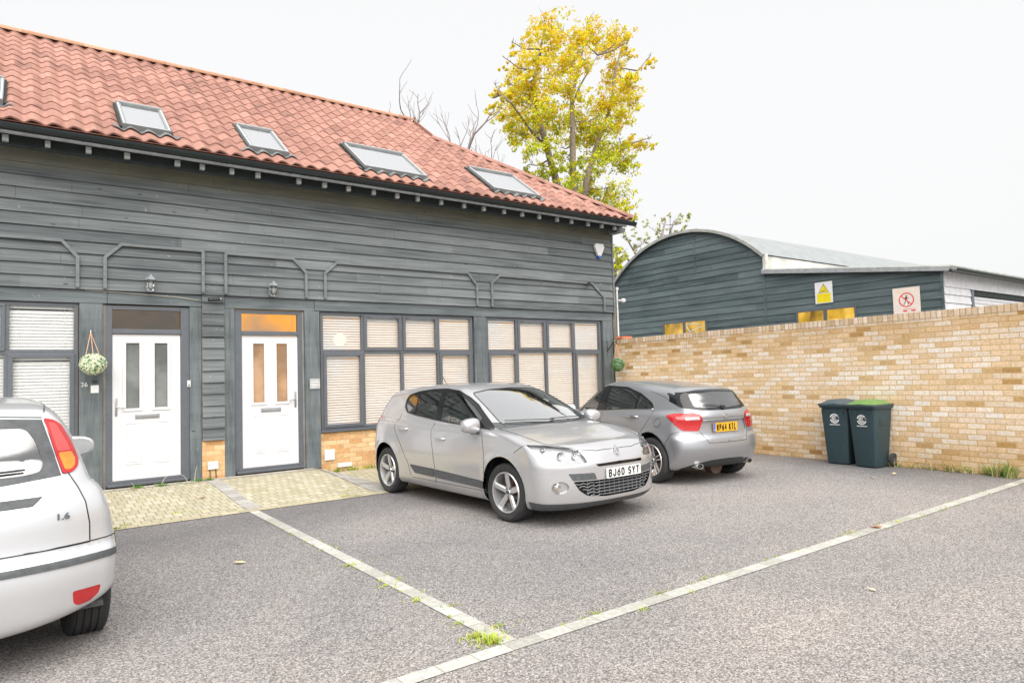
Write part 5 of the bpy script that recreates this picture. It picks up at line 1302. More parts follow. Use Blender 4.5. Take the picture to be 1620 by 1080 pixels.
m = MB(); grid(m, 3.86, 4.22, 8.425, 10.84, 4, 20, lambda x, y: ramp_z(x, y) + .005); tag(m.build('paving_band', SETG), kind='structure')
strip('paving_band', brickmat('door_strip', .21, 5, [(0, (.36, .33, .28)), (1, (.45, .42, .36))], (.22, .2, .14), 'p', stagger=0), -8.3, 3.84, 10.60, 10.80, 40, .0045)

# ---- brick wall (leans away slightly from square, as measured)
wang = math.atan2(.30, 7.7)
wall = empty('brick_wall', (10.74, 10.78, 0), wang * -1, 'tall buff brick boundary wall with upright brick coping along the right side', 'wall')
m = MB(); m.box(0, .215, -2.08, 0, -.1, 2.15); m.build('wall_panel', YARDB, wall, world=False)
m = MB(); m.box(-.004, .215, -17, -2.088, -.1, 2.15); m.build('wall_panel', YARDB, wall, world=False)
m = MB(); m.box(-.008, .223, -17, 0, 2.151, 2.252, .004); m.build('coping', COPE, wall, world=False)
wob = Matrix.Translation(Vector((10.74, 10.78, 0))) @ Matrix.Rotation(-wang, 4, 'Z')
tl = MB(); tl.box(-.16, .16, -.11, .11, 0, .055, .012); o = tl.build('clay_tile', plain('terracotta', (.50, .15, .08), .7, .15, 20)); o.location = (10.86, 10.60, 2.254); o.rotation_euler = (0, 0, .06)
tag(o, 'loose orange clay tile lying on the end of the wall coping', 'tile')
pl = empty('camera_pole', (11.02, 10.92, 0), 0, 'thin white pole with a small round camera behind the wall end', 'pole')
m = MB(); m.tube([(11.02, 10.92, .0), (11.02, 10.92, 3.42)], .022, 10); m.box(10.995, 11.06, 10.9, 10.95, 3.40, 3.46, .01); m.build('pole', WHITEPL, pl, smooth=True, auto=40)
m = MB(); m.tube([(11.02, 10.90, 3.15), (11.09, 10.84, 3.15)], .02, 8); m.sphere((11.11, 10.82, 3.145), .062, 16, 10, (1, 1, .85)); m.build('dome_camera', WHITEPL, pl, smooth=True)

# ---- small fittings on the terrace
def lantern(x, z, label):
    e = empty('wall_lantern', (x, 10.78, z), 0, label, 'lantern', 'wall lanterns over the doors')
    m = MB(); m.box(x - .045, x + .045, 10.755, 10.785, z - .09, z + .10, .006); m.tube([(x, 10.77, z + .06), (x, 10.70, z + .075), (x, 10.66, z + .07)], .012, 8)
    m.lathe([(.0, .13), (.012, .125), (.03, .10), (.078, .055), (.08, .045), (.0, .045)], c=(x, 10.66, z), axis='z', seg=6); m.build('lantern_hood', plain('zinc', (.22, .24, .26), .5, .15, 20) if 'zinc' not in bpy.data.materials else bpy.data.materials['zinc'], e)
    m = MB(); m.lathe([(.058, .045), (.045, -.105)], c=(x, 10.66, z), axis='z', seg=6); m.build('lantern_glass', glassmat('lantern_glass', (1, 1, 1), .9, .05, 1.5) if 'lantern_glass' not in bpy.data.materials else bpy.data.materials['lantern_glass'], e)
    m = MB(); m.sphere((x, 10.66, z - .03), .032, 12, 8, (1, 1, 1.5)); m.build('bulb', WHITEPL, e, smooth=True)
    m = MB(); m.lathe([(0, -.105), (.05, -.105), (.05, -.12), (0, -.13)], c=(x, 10.66, z), axis='z', seg=6); m.build('lantern_base', RLF, e)
lantern(1.50, 2.965, 'small grey lantern with clear glass above the left white door'); lantern(3.215, 2.975, 'small grey lantern with clear glass above the right white door')
e = empty('alarm_box', (10.34, 10.78, 4.2), 0, 'white tapered alarm box with a blue tip high on the cladding', 'alarm')
m = MB(); m.prism([(10.20, 10.775, 4.30), (10.235, 10.775, 4.365), (10.45, 10.775, 4.365), (10.485, 10.775, 4.29), (10.385, 10.775, 4.10), (10.29, 10.775, 4.10)], (0, -.055, 0)); m.build('cover', WHITEPL, e)
m = MB(); m.prism([(10.291, 10.772, 4.099), (10.384, 10.772, 4.099), (10.365, 10.772, 4.055), (10.335, 10.772, 4.035), (10.31, 10.772, 4.055)], (0, -.05, 0)); m.build('beacon', BLUE, e)
def fit(name, label, cat, parts, group=None):
    e = empty(name, parts[0][1][0:1] and (parts[0][1][0], 10.78, parts[0][1][4]), 0, label, cat, group)
    for nm, b, mat, bev in parts:
        m = MB(); m.box(*b, bev); m.build(nm, mat, e)
    return e
e = empty('security_camera', (9.95, 10.78, 3.45), 0, 'small black camera on the cladding above the right-hand window', 'camera')
m = MB(); m.tube([(9.98, 10.775, 3.44), (9.98, 10.72, 3.44), (9.93, 10.66, 3.45)], .02, 8); m.build('bracket', BLK, e, smooth=True)
m = MB(); m.tube([(9.99, 10.70, 3.452), (9.86, 10.61, 3.435)], .036, 12); m.build('camera_body', BLK, e, smooth=True, auto=40)
e = empty('security_camera', (2.36, 10.78, 2.78), 0, 'dark tube camera over the boarded strip between the white doors', 'camera')
m = MB(); m.tube([(2.48, 10.775, 2.80), (2.46, 10.70, 2.79), (2.40, 10.68, 2.78)], .015, 8); m.build('bracket', STEEL, e, smooth=True)
m = MB(); m.tube([(2.42, 10.68, 2.782), (2.26, 10.66, 2.765)], .030, 12); m.build('camera_body', BLK, e, smooth=True, auto=40)
m = MB(); m.tube([(.72, 10.82, 2.85), (1.3, 10.825, 2.83), (1.9, 10.825, 2.80), (2.2, 10.82, 2.76)], .007, 5); o = m.build('cable', plain('pale_cable', (.42, .40, .34), .6, .1, 20), None, smooth=True); tag(o, 'thin pale cable clipped along the beam over the left door', 'cable')
e = empty('doorbell', (2.02, 10.8, 1.53), 0, 'slim white doorbell on the frame right of the left door', 'doorbell')
m = MB(); m.box(2.00, 2.045, 10.835, 10.866, 1.485, 1.58, .006); m.build('case', WHITEPL, e); m = MB(); m.lathe([(0, 0), (.012, 0), (.012, .005)], c=(2.022, 10.830, 1.51), seg=12); m.build('button', GREYPL, e)
e = empty('house_sign', (.83, 10.8, 1.52), 0, 'small square white plate with house number on the left post', 'sign')
m = MB(); m.box(.79, .885, 10.822, 10.834, 1.44, 1.545, .003); m.build('plate', WHITEPL, e)
textmesh('numerals', '26', .085, WHITEPL, frame(Vector((.715, 10.828, 1.555)) - org_of(e), (1, 0, 0), (0, 0, 1)), e, depth=.003)
m = MB(); m.box(.80, .87, 10.80, 10.832, 1.585, 1.61, .004); m.build('hook_block', BLK, e)
e = empty('name_plaque', (3.91, 10.8, 1.47), 0, 'brushed metal name plaque on the post right of the right door', 'plaque')
m = MB(); m.box(3.825, 3.995, 10.815, 10.831, 1.39, 1.555, .004); m.build('plate', plain('plaque_metal', (.50, .52, .52), .35, .15, 20, Metallic=.5), e)
m = MB(); 
for z, a, b in ((1.505, 3.85, 3.97), (1.455, 3.845, 3.975)):
    x = a
    while x < b: m.box(x, x + .011, 10.812, 10.8145, z - .013, z + .013 - .004 * ((int(x * 1000)) % 3)); x += .0155
m.build('lettering', WHITEPL, e)
def vent(x0, x1, z0, z1, y, label):
    e = empty('vent_cover', (x0, y, z0), 0, label, 'vent', 'white covers low on the brick plinth')
    m = MB(); m.box(x0, x1, y - .028, y, z0, z1, .006); m.build('cover', WHITEPL, e)
    return e
e = vent(2.27, 2.415, .25, .365, 10.834, 'white flue cover on the brick below the cladding strip')
m = MB(); m.tube([(2.30, 10.82, .25), (2.30, 10.815, .10)], .006, 6); m.build('pipe', BLK, e); m = MB(); m.tube([(2.38, 10.82, .25), (2.385, 10.815, .10)], .006, 6); m.build('pipe', BLK, e)
vent(4.06, 4.23, .21, .385, 10.849, 'white square vent on the brick under the first blind window')
vent(4.28, 4.53, .075, .145, 10.849, 'pale low airbrick under the first blind window')

# topiary balls
def ball(c, r, hang, leafm, n, label, flat=1.0, sz=.022, core=None):
    e = empty('topiary_ball', c, 0, label, 'hanging plant')
    m = MB(); rnd = random.Random(int(c[0] * 10)); C0 = Vector(c)
    for k in range(n):
        d = Vector((rnd.gauss(0, 1), rnd.gauss(0, 1), rnd.gauss(0, 1))).normalized(); p = C0 + Vector((d.x, d.y, d.z * flat)) * (r * rnd.uniform(.93, 1.04))
        a = d.cross(Vector((rnd.random(), rnd.random(), rnd.random()))).normalized(); b = d.cross(a); s = sz * rnd.uniform(.7, 1.2); t = d * rnd.uniform(-.2, .9) * s
        m.cur = rnd.choice((0, 0, 1, 2))
        m.add([p - a * s + t, p - b * s * .6, p + a * s + t * .4, p + b * s * .6], [(0, 1, 2, 3)])
    m.build('leaves', leafm, e, recalc=False)
    k = MB(); k.sphere(c, r * .93, 16, 10, (1, 1, flat)); k.build('core', core, e, smooth=True)
    k = MB(); top = Vector(hang)
    for q in range(3):
        a = 2 * math.pi * q / 3 + .5; k.tube([C0 + Vector((math.cos(a) * r * .62, math.sin(a) * r * .62, r * .72 * flat)), top], .006, 5)
    k.build('chain', plain('cane_chain', (.50, .30, .20), .7, .2, 20) if 'cane_chain' not in bpy.data.materials else bpy.data.materials['cane_chain'], e)
    return e
gl = [plain('pale_leaf', (.62, .66, .46), .6, .15, 40), plain('cream_bud', (.70, .72, .56), .6, .1, 40), plain('mid_leaf', (.20, .34, .16), .6, .2, 40)]
e = ball((.80, 10.62, 1.83), .155, (.785, 10.79, 2.27), gl, 1500, 'cream and green leafy ball hanging on the post left of the left door', .88, .017, plain('leaf_core', (.14, .22, .10), .8, .2, 30))
m = MB(); m.tube([(.785, 10.83, 2.30), (.785, 10.79, 2.29), (.785, 10.785, 2.26)], .008, 6); m.build('hook', STEEL, e)
gl2 = [plain('box_leaf', (.10, .20, .075), .55, .25, 40), plain('box_leaf_pale', (.24, .36, .17), .55, .2, 40), plain('box_leaf_dark', (.045, .11, .045), .6, .2, 40)]
e = ball((10.44, 10.40, 1.68), .140, (10.45, 10.42, 2.12), gl2, 1600, 'dark green leafy ball hanging from the bracket on the corner post', 1.0, .015, plain('leaf_core2', (.03, .07, .03), .8, .2, 30))
m = MB(); m.tube([(10.58, 10.835, 2.02), (10.56, 10.80, 2.02), (10.53, 10.62, 2.16), (10.47, 10.43, 2.19), (10.45, 10.41, 2.13)], .009, 6); m.tube([(10.58, 10.83, 2.22), (10.58, 10.83, 1.98)], .008, 5); m.build('bracket', BLK, e, smooth=True)

# ---- wheelie bins
BINM = plain('bin_plastic', (.022, .045, .055), .5, .18, 40, .25); BINL = plain('bin_lid_dark', (.050, .075, .090), .45, .15, 30, .15); BING = plain('bin_lid_green', (.115, .22, .055), .45, .12, 30, .12); BRIM = plain('bin_rim', (.040, .060, .072), .45, .15, 30, .15)
def wheelie(x, y, rz, lidm, label):
    e = empty('wheelie_bin', (x, y, 0), rz, label, 'bin', 'wheelie bins against the brick wall')
    H = .90; b0 = (.165, .165); b1 = (.215, .235)        # half width (y), half depth (x)
    def lvl(z, hw, hd, cx=0.0, r=.04): return [(cx + q[0], q[1], z) for q in rounded([(-hd, -hw), (hd, -hw), (hd, hw), (-hd, hw)], r, 3)]
    def loft(m, L, capb=True, capt=True):
        n = len(L[0]); base = m.add([p for l in L for p in l], [(i * n + k, i * n + (k + 1) % n, (i + 1) * n + (k + 1) % n, (i + 1) * n + k) for i in range(len(L) - 1) for k in range(n)])
        if capb: m.f.append(tuple(base + k for k in range(n))[::-1]); m.mi.append(m.cur); m.sm.append(False)
        if capt: m.f.append(tuple(base + (len(L) - 1) * n + k for k in range(n))); m.mi.append(m.cur); m.sm.append(False)
    m = MB(); loft(m, [lvl(.015, .160, .150, -.02), lvl(.05, .168, .165, -.015), lvl(.60, .200, .205), lvl(H - .06, .212, .225), lvl(H - .055, .206, .219), lvl(H - .03, .207, .220), lvl(H - .03, .228, .245), lvl(H, .232, .25)])
    for s in (-1, 1): m.box(-.10, .10, s * .205 - .004, s * .205 + .004, .62, .80, .003)
    for q in (-.14, -.05, .05, .14): m.box(-.232, -.212, q - .004, q + .004, H - .12, H - .035, .002)
    bd = m.build('bin_body', BINM, e, smooth=True, auto=35, world=False)
    m = MB(); loft(m, [lvl(H + .001, .236, .262, -.006, .03), lvl(H + .030, .236, .262, -.006, .03)]); rim = m.build('lid_rim', BRIM, e, smooth=True, auto=35, world=False)
    m = MB()
    # domed lid with a raised wave and two hand grips
    NX, NY = 18, 14; vs = []
    for i in range(NX + 1):
        for j in range(NY + 1):
            u, v = -1 + 2 * i / NX, -1 + 2 * j / NY
            h = .048 * (1 - abs(u)**5) * (1 - abs(v)**6) ** .8 + (.016 if (abs(v) < .62 and u > -.78) else 0) + .006 * math.cos(v * 4.5)
            vs.append((-.006 + u * .246, v * .222, H + .030 + max(.0, h)))
    m.add(vs, [(i * (NY + 1) + j, (i + 1) * (NY + 1) + j, (i + 1) * (NY + 1) + j + 1, i * (NY + 1) + j + 1) for i in range(NX) for j in range(NY)])
    m.build('lid', lidm, e, smooth=True, auto=50, world=False)
    m = MB(); m.tube([(.262, -.18, H - .01), (.30, -.17, H + .005), (.30, .17, H + .005), (.262, .18, H - .01)], .014, 8); m.build('handle_bar', BINM, e, smooth=True, world=False)
    for s in (-1, 1):
        m = MB(); m.lathe([(.045, s * .015), (.088, s * .015), (.100, s * .004), (.100, -s * .018), (.088, -s * .024), (.045, -s * .024)], c=(.195, s * .215, .100), seg=28); w = m.build('bin_wheel', RUBBER, e, smooth=True, auto=35, world=False)
        m = MB(); m.lathe([(0, s * .006), (.044, s * .006), (.046, -s * .01)], c=(.195, s * .215, .100), seg=20); m.build('wheel_hub', GREYPL, w, smooth=True, auto=30, world=False)
    m = MB(); m.tube([(.195, -.20, .10), (.195, .20, .10)], .011, 8); m.build('axle', STEEL, e, smooth=True, world=False)
    # round emblem: two broken rings round a double C with an E, and a bar below
    m = MB(); ex = lambda z: -.165 - (z - .05) * (.060 / .85) - .0065; zc = .705
    def arc(r0, r1, a0, a1, n=14):
        for k in range(n):
            t0, t1 = R(a0 + (a1 - a0) * k / n), R(a0 + (a1 - a0) * (k + 1) / n)
            P = [(r0, t0), (r1, t0), (r1, t1), (r0, t1)]
            m.add([(ex(zc + r * math.sin(t)) , -r * math.cos(t), zc + r * math.sin(t)) for r, t in P], [(0, 1, 2, 3)])
    arc(.054, .074, 35, 165); arc(.054, .074, 195, 345); arc(.030, .044, 50, 330); arc(.054, .074, 10, 18, 2)
    def bar(y0, y1, z0, z1): m.add([(ex(z0), y0, z0), (ex(z0), y1, z0), (ex(z1), y1, z1), (ex(z1), y0, z1)], [(0, 1, 2, 3)])
    bar(.010, .020, zc - .018, zc + .020); bar(-.020, .009, zc + .011, zc + .019); bar(-.014, .009, zc - .003, zc + .004); bar(-.028, .009, zc - .019, zc - .011); bar(-.078, .082, zc - .100, zc - .088)
    m.build('emblem', WHITEPL, bd, world=False)
    return e
wheelie(10.36, 5.50, R(2), BINL, 'dark wheelie bin with a black lid, left of its green-lidded neighbour')
wheelie(10.28, 5.02, R(-5), BING, 'dark wheelie bin with a bright green lid')

# ---- round-roofed barn beyond the wall
XB = 18.0
barn = empty('dutch_barn', (XB, 11.7, 0), 0, 'black boarded barn with curved grey metal roof and a lean-to, beyond the brick wall', 'barn')
BCL = timber('barn_cladding', (.036, .056, .062), (.115, .150, .158), 'y', (1.0, 26, 26), .4, .8, True, .205, 0)
SHEET = plain('roof_sheet', (.24, .26, .265), .5, .1, 3); SHEETD = plain('roof_sheet_edge', (.28, .29, .27), .6, .25, 4)
cy, R0 = 14.72, 4.42; cz = 6.12 - R0; ya, yb = 11.66, 17.9
def arcz(y): return cz + math.sqrt(max(0, R0 * R0 - (y - cy)**2))
bm = bmesh.new(); mm = MB()
for k in range(31):
    a, b = .205 * k, .205 * (k + 1) + .02; mm.prism([(XB - .03, ya, a), (XB, ya, a), (XB, ya, b), (XB - .008, ya, b)], (0, yb - ya, 0))
bm.from_mesh((lambda me: (me.from_pydata(mm.v, [], mm.f), me)[1])(bpy.data.meshes.new('x')))
N = 26
for i in range(N):
    y0, y1 = ya + (yb - ya) * i / N, ya + (yb - ya) * (i + 1) / N; p = Vector((0, y0, arcz(y0))); d = Vector((0, y1 - y0, arcz(y1) - arcz(y0)))
    bmesh.ops.bisect_plane(bm, geom=bm.verts[:] + bm.edges[:] + bm.faces[:], plane_co=p, plane_no=(0, -d.z, d.y), clear_outer=True)
q = MB(); q.bm(bm); 
# lean-to gable: boards under a falling roof line
z1, z2, y2 = 4.38, 3.80, 6.87
bm = bmesh.new(); mm = MB()
for k in range(22):
    a, b = .205 * k, .205 * (k + 1) + .02; mm.prism([(XB - .028, y2, a), (XB + .002, y2, a), (XB + .002, y2, b), (XB - .006, y2, b)], (0, ya - y2 - .01, 0))
bm.from_mesh((lambda me: (me.from_pydata(mm.v, [], mm.f), me)[1])(bpy.data.meshes.new('y')))
bmesh.ops.bisect_plane(bm, geom=bm.verts[:] + bm.edges[:] + bm.faces[:], plane_co=(0, ya, z1), plane_no=(0, -(z1 - z2), ya - y2), clear_outer=True)
q2 = MB(); q2.bm(bm)
q.build('gable_wall', BCL, barn); q2.build('lean_to_wall', BCL, barn)
m = MB(); m.box(XB - .036, XB - .03, ya - .03, ya + .03, .0, 4.35); m.box(XB - .036, XB - .030, 14.15, 14.2, 4.75, 5.95); m.box(XB - .036, XB - .03, y2 - .02, y2 + .04, 0, 3.72); m.build('cover_strip', BCL, barn)
def vault(m, x0, x1, r0, r1, y0, y1, n=40, corr=0.0):
    # sheet with corrugations running over the arch
    ks = [(y0 + (y1 - y0) * i / n) for i in range(n + 1)]
    xs = [x0, x1] if not corr else [x0 + corr * k for k in range(int((x1 - x0) / corr) + 1)]
    vs = []
    for xi, x in enumerate(xs):
        for y in ks:
            a = math.atan2(arcz(y) - cz, y - cy); rr = r1 + (.012 * (xi % 2) if corr else 0); vs.append((x, cy + rr * math.cos(a), cz + rr * math.sin(a)))
    n1 = len(ks); m.add(vs, [(i * n1 + j, i * n1 + j + 1, (i + 1) * n1 + j + 1, (i + 1) * n1 + j) for i in range(len(xs) - 1) for j in range(n1 - 1)])
m = MB(); vault(m, XB - .12, XB + 17, 0, R0 + .05, ya - .02, 17.94, 36, .10); m.build('curved_roof', SHEET, barn, smooth=True, auto=60)
m = MB()
for i in range(40):
    y0_, y1_ = ya - .04 + (18.0 - ya) * i / 40, ya - .04 + (18.0 - ya) * (i + 1) / 40
    def pt(y, r): a = math.atan2(arcz(y) - cz, y - cy); return (cy + r * math.cos(a), cz + r * math.sin(a))
    A_, B_, C_, D_ = pt(y0_, R0 - .02), pt(y1_, R0 - .02), pt(y1_, R0 + .07), pt(y0_, R0 + .07)
    m.prism([(XB - .16, *A_), (XB - .16, *B_), (XB - .16, *C_), (XB - .16, *D_)], (.05, 0, 0))
m.build('roof_edge', SHEETD, barn)
ze = arcz(ya)
m = MB(); m.box(XB + .02, XB + 17, ya - .02, ya, 4.30, ze + .0); m.build('clerestory_panel', plain('weathered_white', (.60, .60, .56), .7, .3, 1.5), barn)
m = MB(); m.box(XB - .1, XB + .04, ya - .12, ya - .02, 4.38, ze + .03, .004); m.build('eaves_block', plain('pale_block', (.5, .5, .46), .7, .3, 6), barn)
# lean-to roof
m = MB(); m.prism([(XB - .15, ya, z1 + .02), (XB - .15, ya, z1 + .07), (XB - .15, y2 - .25, z2 + .0), (XB - .15, y2 - .25, z2 - .05)], (17, 0, 0)); m.build('lean_to_roof', SHEETD, barn)
m = MB(); k = XB - .15
while k < XB + 16.8: m.prism([(k, ya, z1 + .072), (k + .05, ya, z1 + .10), (k + .10, ya, z1 + .072), (k + .10, y2 - .27, z2 + .002), (k + .05, y2 - .27, z2 + .03), (k, y2 - .27, z2 + .002)], (0, 0, 0), cap=False) if False else m.add([(k, ya, z1 + .072), (k + .05, ya, z1 + .11), (k + .10, ya, z1 + .072), (k, y2 - .27, z2 + .002), (k + .05, y2 - .27, z2 + .04), (k + .10, y2 - .27, z2 + .002)], [(0, 1, 4, 3), (1, 2, 5, 4), (3, 4, 5)]); k += .146
m.build('corrugated_sheet', SHEETD, barn)
m = MB(); m.prism([(XB - .17, ya, z1 - .05), (XB - .17, ya, z1 + .075), (XB - .17, y2 - .2, z2 + .01), (XB - .17, y2 - .2, z2 - .10)], (.03, 0, 0)); m.build('verge_board', FASC, barn)
m = MB(); m.v = []
gutp = [(y2 - .33 + p[0], z2 - .06 + p[1]) for p in prof]; m.prism([(XB - .2, a, b) for a, b in gutp], (17, 0, 0)); gg = m.build('gutter', PVCB, barn, smooth=True, auto=40)
WW = plain('whitewash_board', (.52, .52, .54), .6, .12, 6)
m = MB(); m.box(XB + .0, XB + 17, y2 - .04, y2 - .01, 3.36, 3.74, .004); m.build('white_fascia', WW, barn)
m = MB(); boards(m, XB - .01, XB + 1.55, 0.1, 3.35, .205, y2 - .03 + .024, joints=False); m.build('side_boards', WW, barn)
m = MB(); m.box(XB + 1.56, XB + 1.70, y2 - .05, y2 + .02, 0, 3.35, .004); m.build('door_post', UPVC, barn)
m = MB(); m.box(XB + 1.71, XB + 8, y2 + .0, y2 + .5, 3.22, 3.345); m.build('shutter_box', DARKV, barn)
m = MB(); z = 0.1
while z < 3.2:
    m.add([(XB + 1.71, y2 + .03, z), (XB + 8, y2 + .03, z), (XB + 8, y2 + .01, z + .05), (XB + 1.71, y2 + .01, z + .05), (XB + 8, y2 + .03, z + .10), (XB + 1.71, y2 + .03, z + .10)], [(0, 1, 2, 3), (3, 2, 4, 5)]); z += .10
m.build('roller_shutter', WW, barn)
m = MB(); m.box(XB + .01, XB + 17, y2 + .6, 17.8, 0, .05); m.box(XB + 8, XB + 17, y2, y2 + .03, 0, 3.4); m.box(XB + 16.9, XB + 17, y2, 17.9, 0, 4); m.box(XB, XB + 17, 17.85, 17.9, 0, 4.6); m.build('back_walls', BCL, barn)
AMB = emis('barn_interior', [(.34, (.22, .13, .03)), (.5, (.62, .36, .05)), (.60, (.85, .50, .06)), (.70, (1.0, .62, .12))], 2.6, .36, (1, 1, .6))
for y0_, y1_, z1_ in ((13.80, 15.62, 3.17), (8.96, 10.68, 3.115)):
    m = MB(); f = .05; x = XB - .075
    m.box(x, x + .06, y0_, y1_, z1_ - f, z1_, .004); m.box(x, x + .06, y0_, y1_, 2.0, 2.0 + f, .004)
    ym = y0_ + (y1_ - y0_) * .5
    for (a, b) in ((y0_, y0_ + f), (ym - f * .9, ym + f * .9), (y1_ - f, y1_)): m.box(x + .001, x + .059, a, b, 2.051, z1_ - f - .001, .003)
    w = m.build('window', UPVC, barn)
    m = MB(); m.box(x + .03, x + .036, y0_ + f, y1_ - f, 2.05, z1_ - f); m.build('pane', WGLASS, w)
    m = MB(); m.box(x + .045, x + .05, y0_ + f, y1_ - f, 2.05, z1_ - f); m.build('lit_interior', AMB, w)
    if z1_ > 3.15:
        m = MB(); P = [(14.75, 2.98), (14.55, 3.05), (14.15, 3.03), (13.98, 2.95), (14.25, 2.86), (14.5, 2.80), (14.62, 2.98)]
        m.tube([(x + .04, a, b) for a, b in P], .02, 5); m.build('white_frame_inside', WHITEPL, w)
    else:
        m = MB(); m.sphere((x + .05, 9.55, 2.72), .2, 12, 8, (.12, 1.6, .5)); m.sphere((x + .05, 9.15, 2.80), .16, 12, 8, (.12, 1, 1)); m.build('yellow_bundle', emis('yellow_bundle', [(.3, (.9, .5, .05)), (.7, (1, .72, .2))], 9, .40), w, smooth=True)  # bundle emits by itself to look lit inside the barn
YS = plain('sign_yellow', (.68, .56, .01), .5, .05, 8); SW = plain('sign_white', (.64, .64, .66), .5, .03, 8); SC = plain('sign_cream', (.66, .59, .53), .55, .06, 8); SR = plain('sign_red', (.68, .03, .05), .5, .1, 8); SO = plain('sign_orange', (.86, .55, .22), .5, .1, 8); SPK = plain('sign_faded', (.80, .64, .56), .5, .1, 8); SOC = plain('sign_ochre', (.72, .52, .01), .5, .1, 8)
def sgn(name, y0_, y1_, z0_, z1_, tilt, label, paint):
    """board on the barn wall facing -x; local: u to the right, v up"""
    w, h = y0_ - y1_, z1_ - z0_; c = Vector((XB - .05, (y0_ + y1_) / 2, (z0_ + z1_) / 2)); e = empty(name, c, 0, label, 'sign'); e.rotation_euler = (R(tilt), 0, 0)
    P = lambda u, v, d=0: (-d, -u, v)
    def poly(m, pts, d): m.add([P(u, v, d) for u, v in pts], [tuple(range(len(pts)))])
    m = MB(); m.box(-.004, .004, -w / 2, w / 2, -h / 2, h / 2); b = m.build('board', paint, e, world=False)
    return e, b, w, h, P, poly
e, b, w, h, P, poly = sgn('yellow_warning_sign', 10.08, 9.58, 3.26, 3.85, 0, 'white sign with yellow warning triangle over a yellow panel on the black barn', SW)
m = MB(); poly(m, [(-.15, .00), (.15, .00), (0, .245)], .0055); m.build('triangle_border', INKBLK, b, world=False)
m = MB(); poly(m, [(-.128, .012), (.128, .012), (0, .222)], .0065); m.build('triangle', YS, b, world=False)
m = MB(); poly(m, [(-.085, .038), (-.07, .028), (.06, .062), (.055, .078)], .0075); m.build('pictogram', INKBLK, b, world=False)
m = MB(); poly(m, [(-.20, -.275), (.20, -.275), (.20, -.02), (-.20, -.02)], .0055); pp = m.build('panel', YS, b, world=False)
m = MB()
for (u0, u1, v) in ((-.17, .15, -.065), (-.16, .16, -.10), (-.15, .12, -.155), (-.08, .09, -.225)): 
    u = u0
    while u < u1: poly(m, [(u, v - .010), (u + .018, v - .010), (u + .018, v + .010), (u, v + .010)], .0065); u += .027
m.build('faded_lettering', SOC, pp, world=False)
e, b, w, h, P, poly = sgn('no_entry_sign', 8.02, 7.38, 2.77, 3.43, 0, 'cream sign with a red ring and slash over a walking figure on the black barn', SC)
m = MB(); n = 40; 
for k in range(n):
    a, c_ = 2 * math.pi * k / n, 2 * math.pi * (k + 1) / n; poly(m, [(.155 * math.cos(a), .02 + .155 * math.sin(a)), (.18 * math.cos(a), .02 + .18 * math.sin(a)), (.18 * math.cos(c_), .02 + .18 * math.sin(c_)), (.155 * math.cos(c_), .02 + .155 * math.sin(c_))], .007)
poly(m, [(-.13, .12), (-.115, .135), (.13, -.095), (.115, -.11)], .0078); m.build('ring_and_slash', SR, b, world=False)
m = MB(); poly(m, [(.018 * math.cos(t), .115 + .02 * math.sin(t)) for t in [2 * math.pi * k / 12 for k in range(12)]], .0068)
for pts in ([(-.02, .09), (.02, .09), (.012, .01), (-.022, .01)], [(-.02, .012), (.0, .012), (-.035, -.06), (-.06, -.105), (-.075, -.10), (-.045, -.05)], [(.0, .012), (.012, .012), (.045, -.05), (.05, -.10), (.035, -.10), (.03, -.05)], [(-.02, .085), (-.02, .07), (-.055, .03), (-.062, .04)], [(.02, .085), (.02, .07), (.06, .04), (.062, .052)]): poly(m, pts, .0068)
m.build('walking_figure', INKBLK, b, world=False)
m = MB(); poly(m, [(-.22, .225), (-.15, .225), (-.185, .29)], .007); m.build('small_triangle', SO, b, world=False)
m = MB(); u = -.12
while u < .19: poly(m, [(u, .232), (u + .024, .232), (u + .024, .268), (u, .268)], .007); u += .036
m.build('faded_lettering', SPK, b, world=False)
m = MB(); poly(m, [(-.09, -.272), (.0, -.272), (.0, -.238), (-.09, -.238)], .007); poly(m, [(.10, -.272), (.20, -.272), (.20, -.238), (.10, -.238)], .007); poly(m, [(-.09, -.214), (.20, -.214), (.20, -.206), (-.09, -.206)], .007); m.build('red_bars', SR, b, world=False)

# ---- trees
def leafmat(name, col, var=.3):
    t = NT(name); o = t.obj(); n = t.noise(o, 1.7, 3); n2 = t.n('ObjectInfo')
    c = t.ramp(n, [(.3, tuple(x * (1 - var) for x in col)), (.7, tuple(min(1, x * (1 + var)) for x in col))])
    d = t.n('BsdfDiffuse'); t.set(d, 0, c); tr = t.n('BsdfTranslucent'); t.set(tr, 0, c); m = t.n('MixShader'); t.set(m, 0, .45); t.set(m, 1, d.outputs[0]); t.set(m, 2, tr.outputs[0]); return t.done(m)
LM = [leafmat('leaf_green', (.36, .46, .04)), leafmat('leaf_lime', (.60, .62, .05)), leafmat('leaf_yellow', (.90, .68, .04)), leafmat('leaf_orange', (.85, .45, .04)), leafmat('leaf_deep', (.22, .30, .04))]
BARK = plain('bark', (.20, .16, .12), .9, .35, 9, .5); BARKD = plain('bark_grey', (.22, .18, .17), .9, .3, 9, .4)
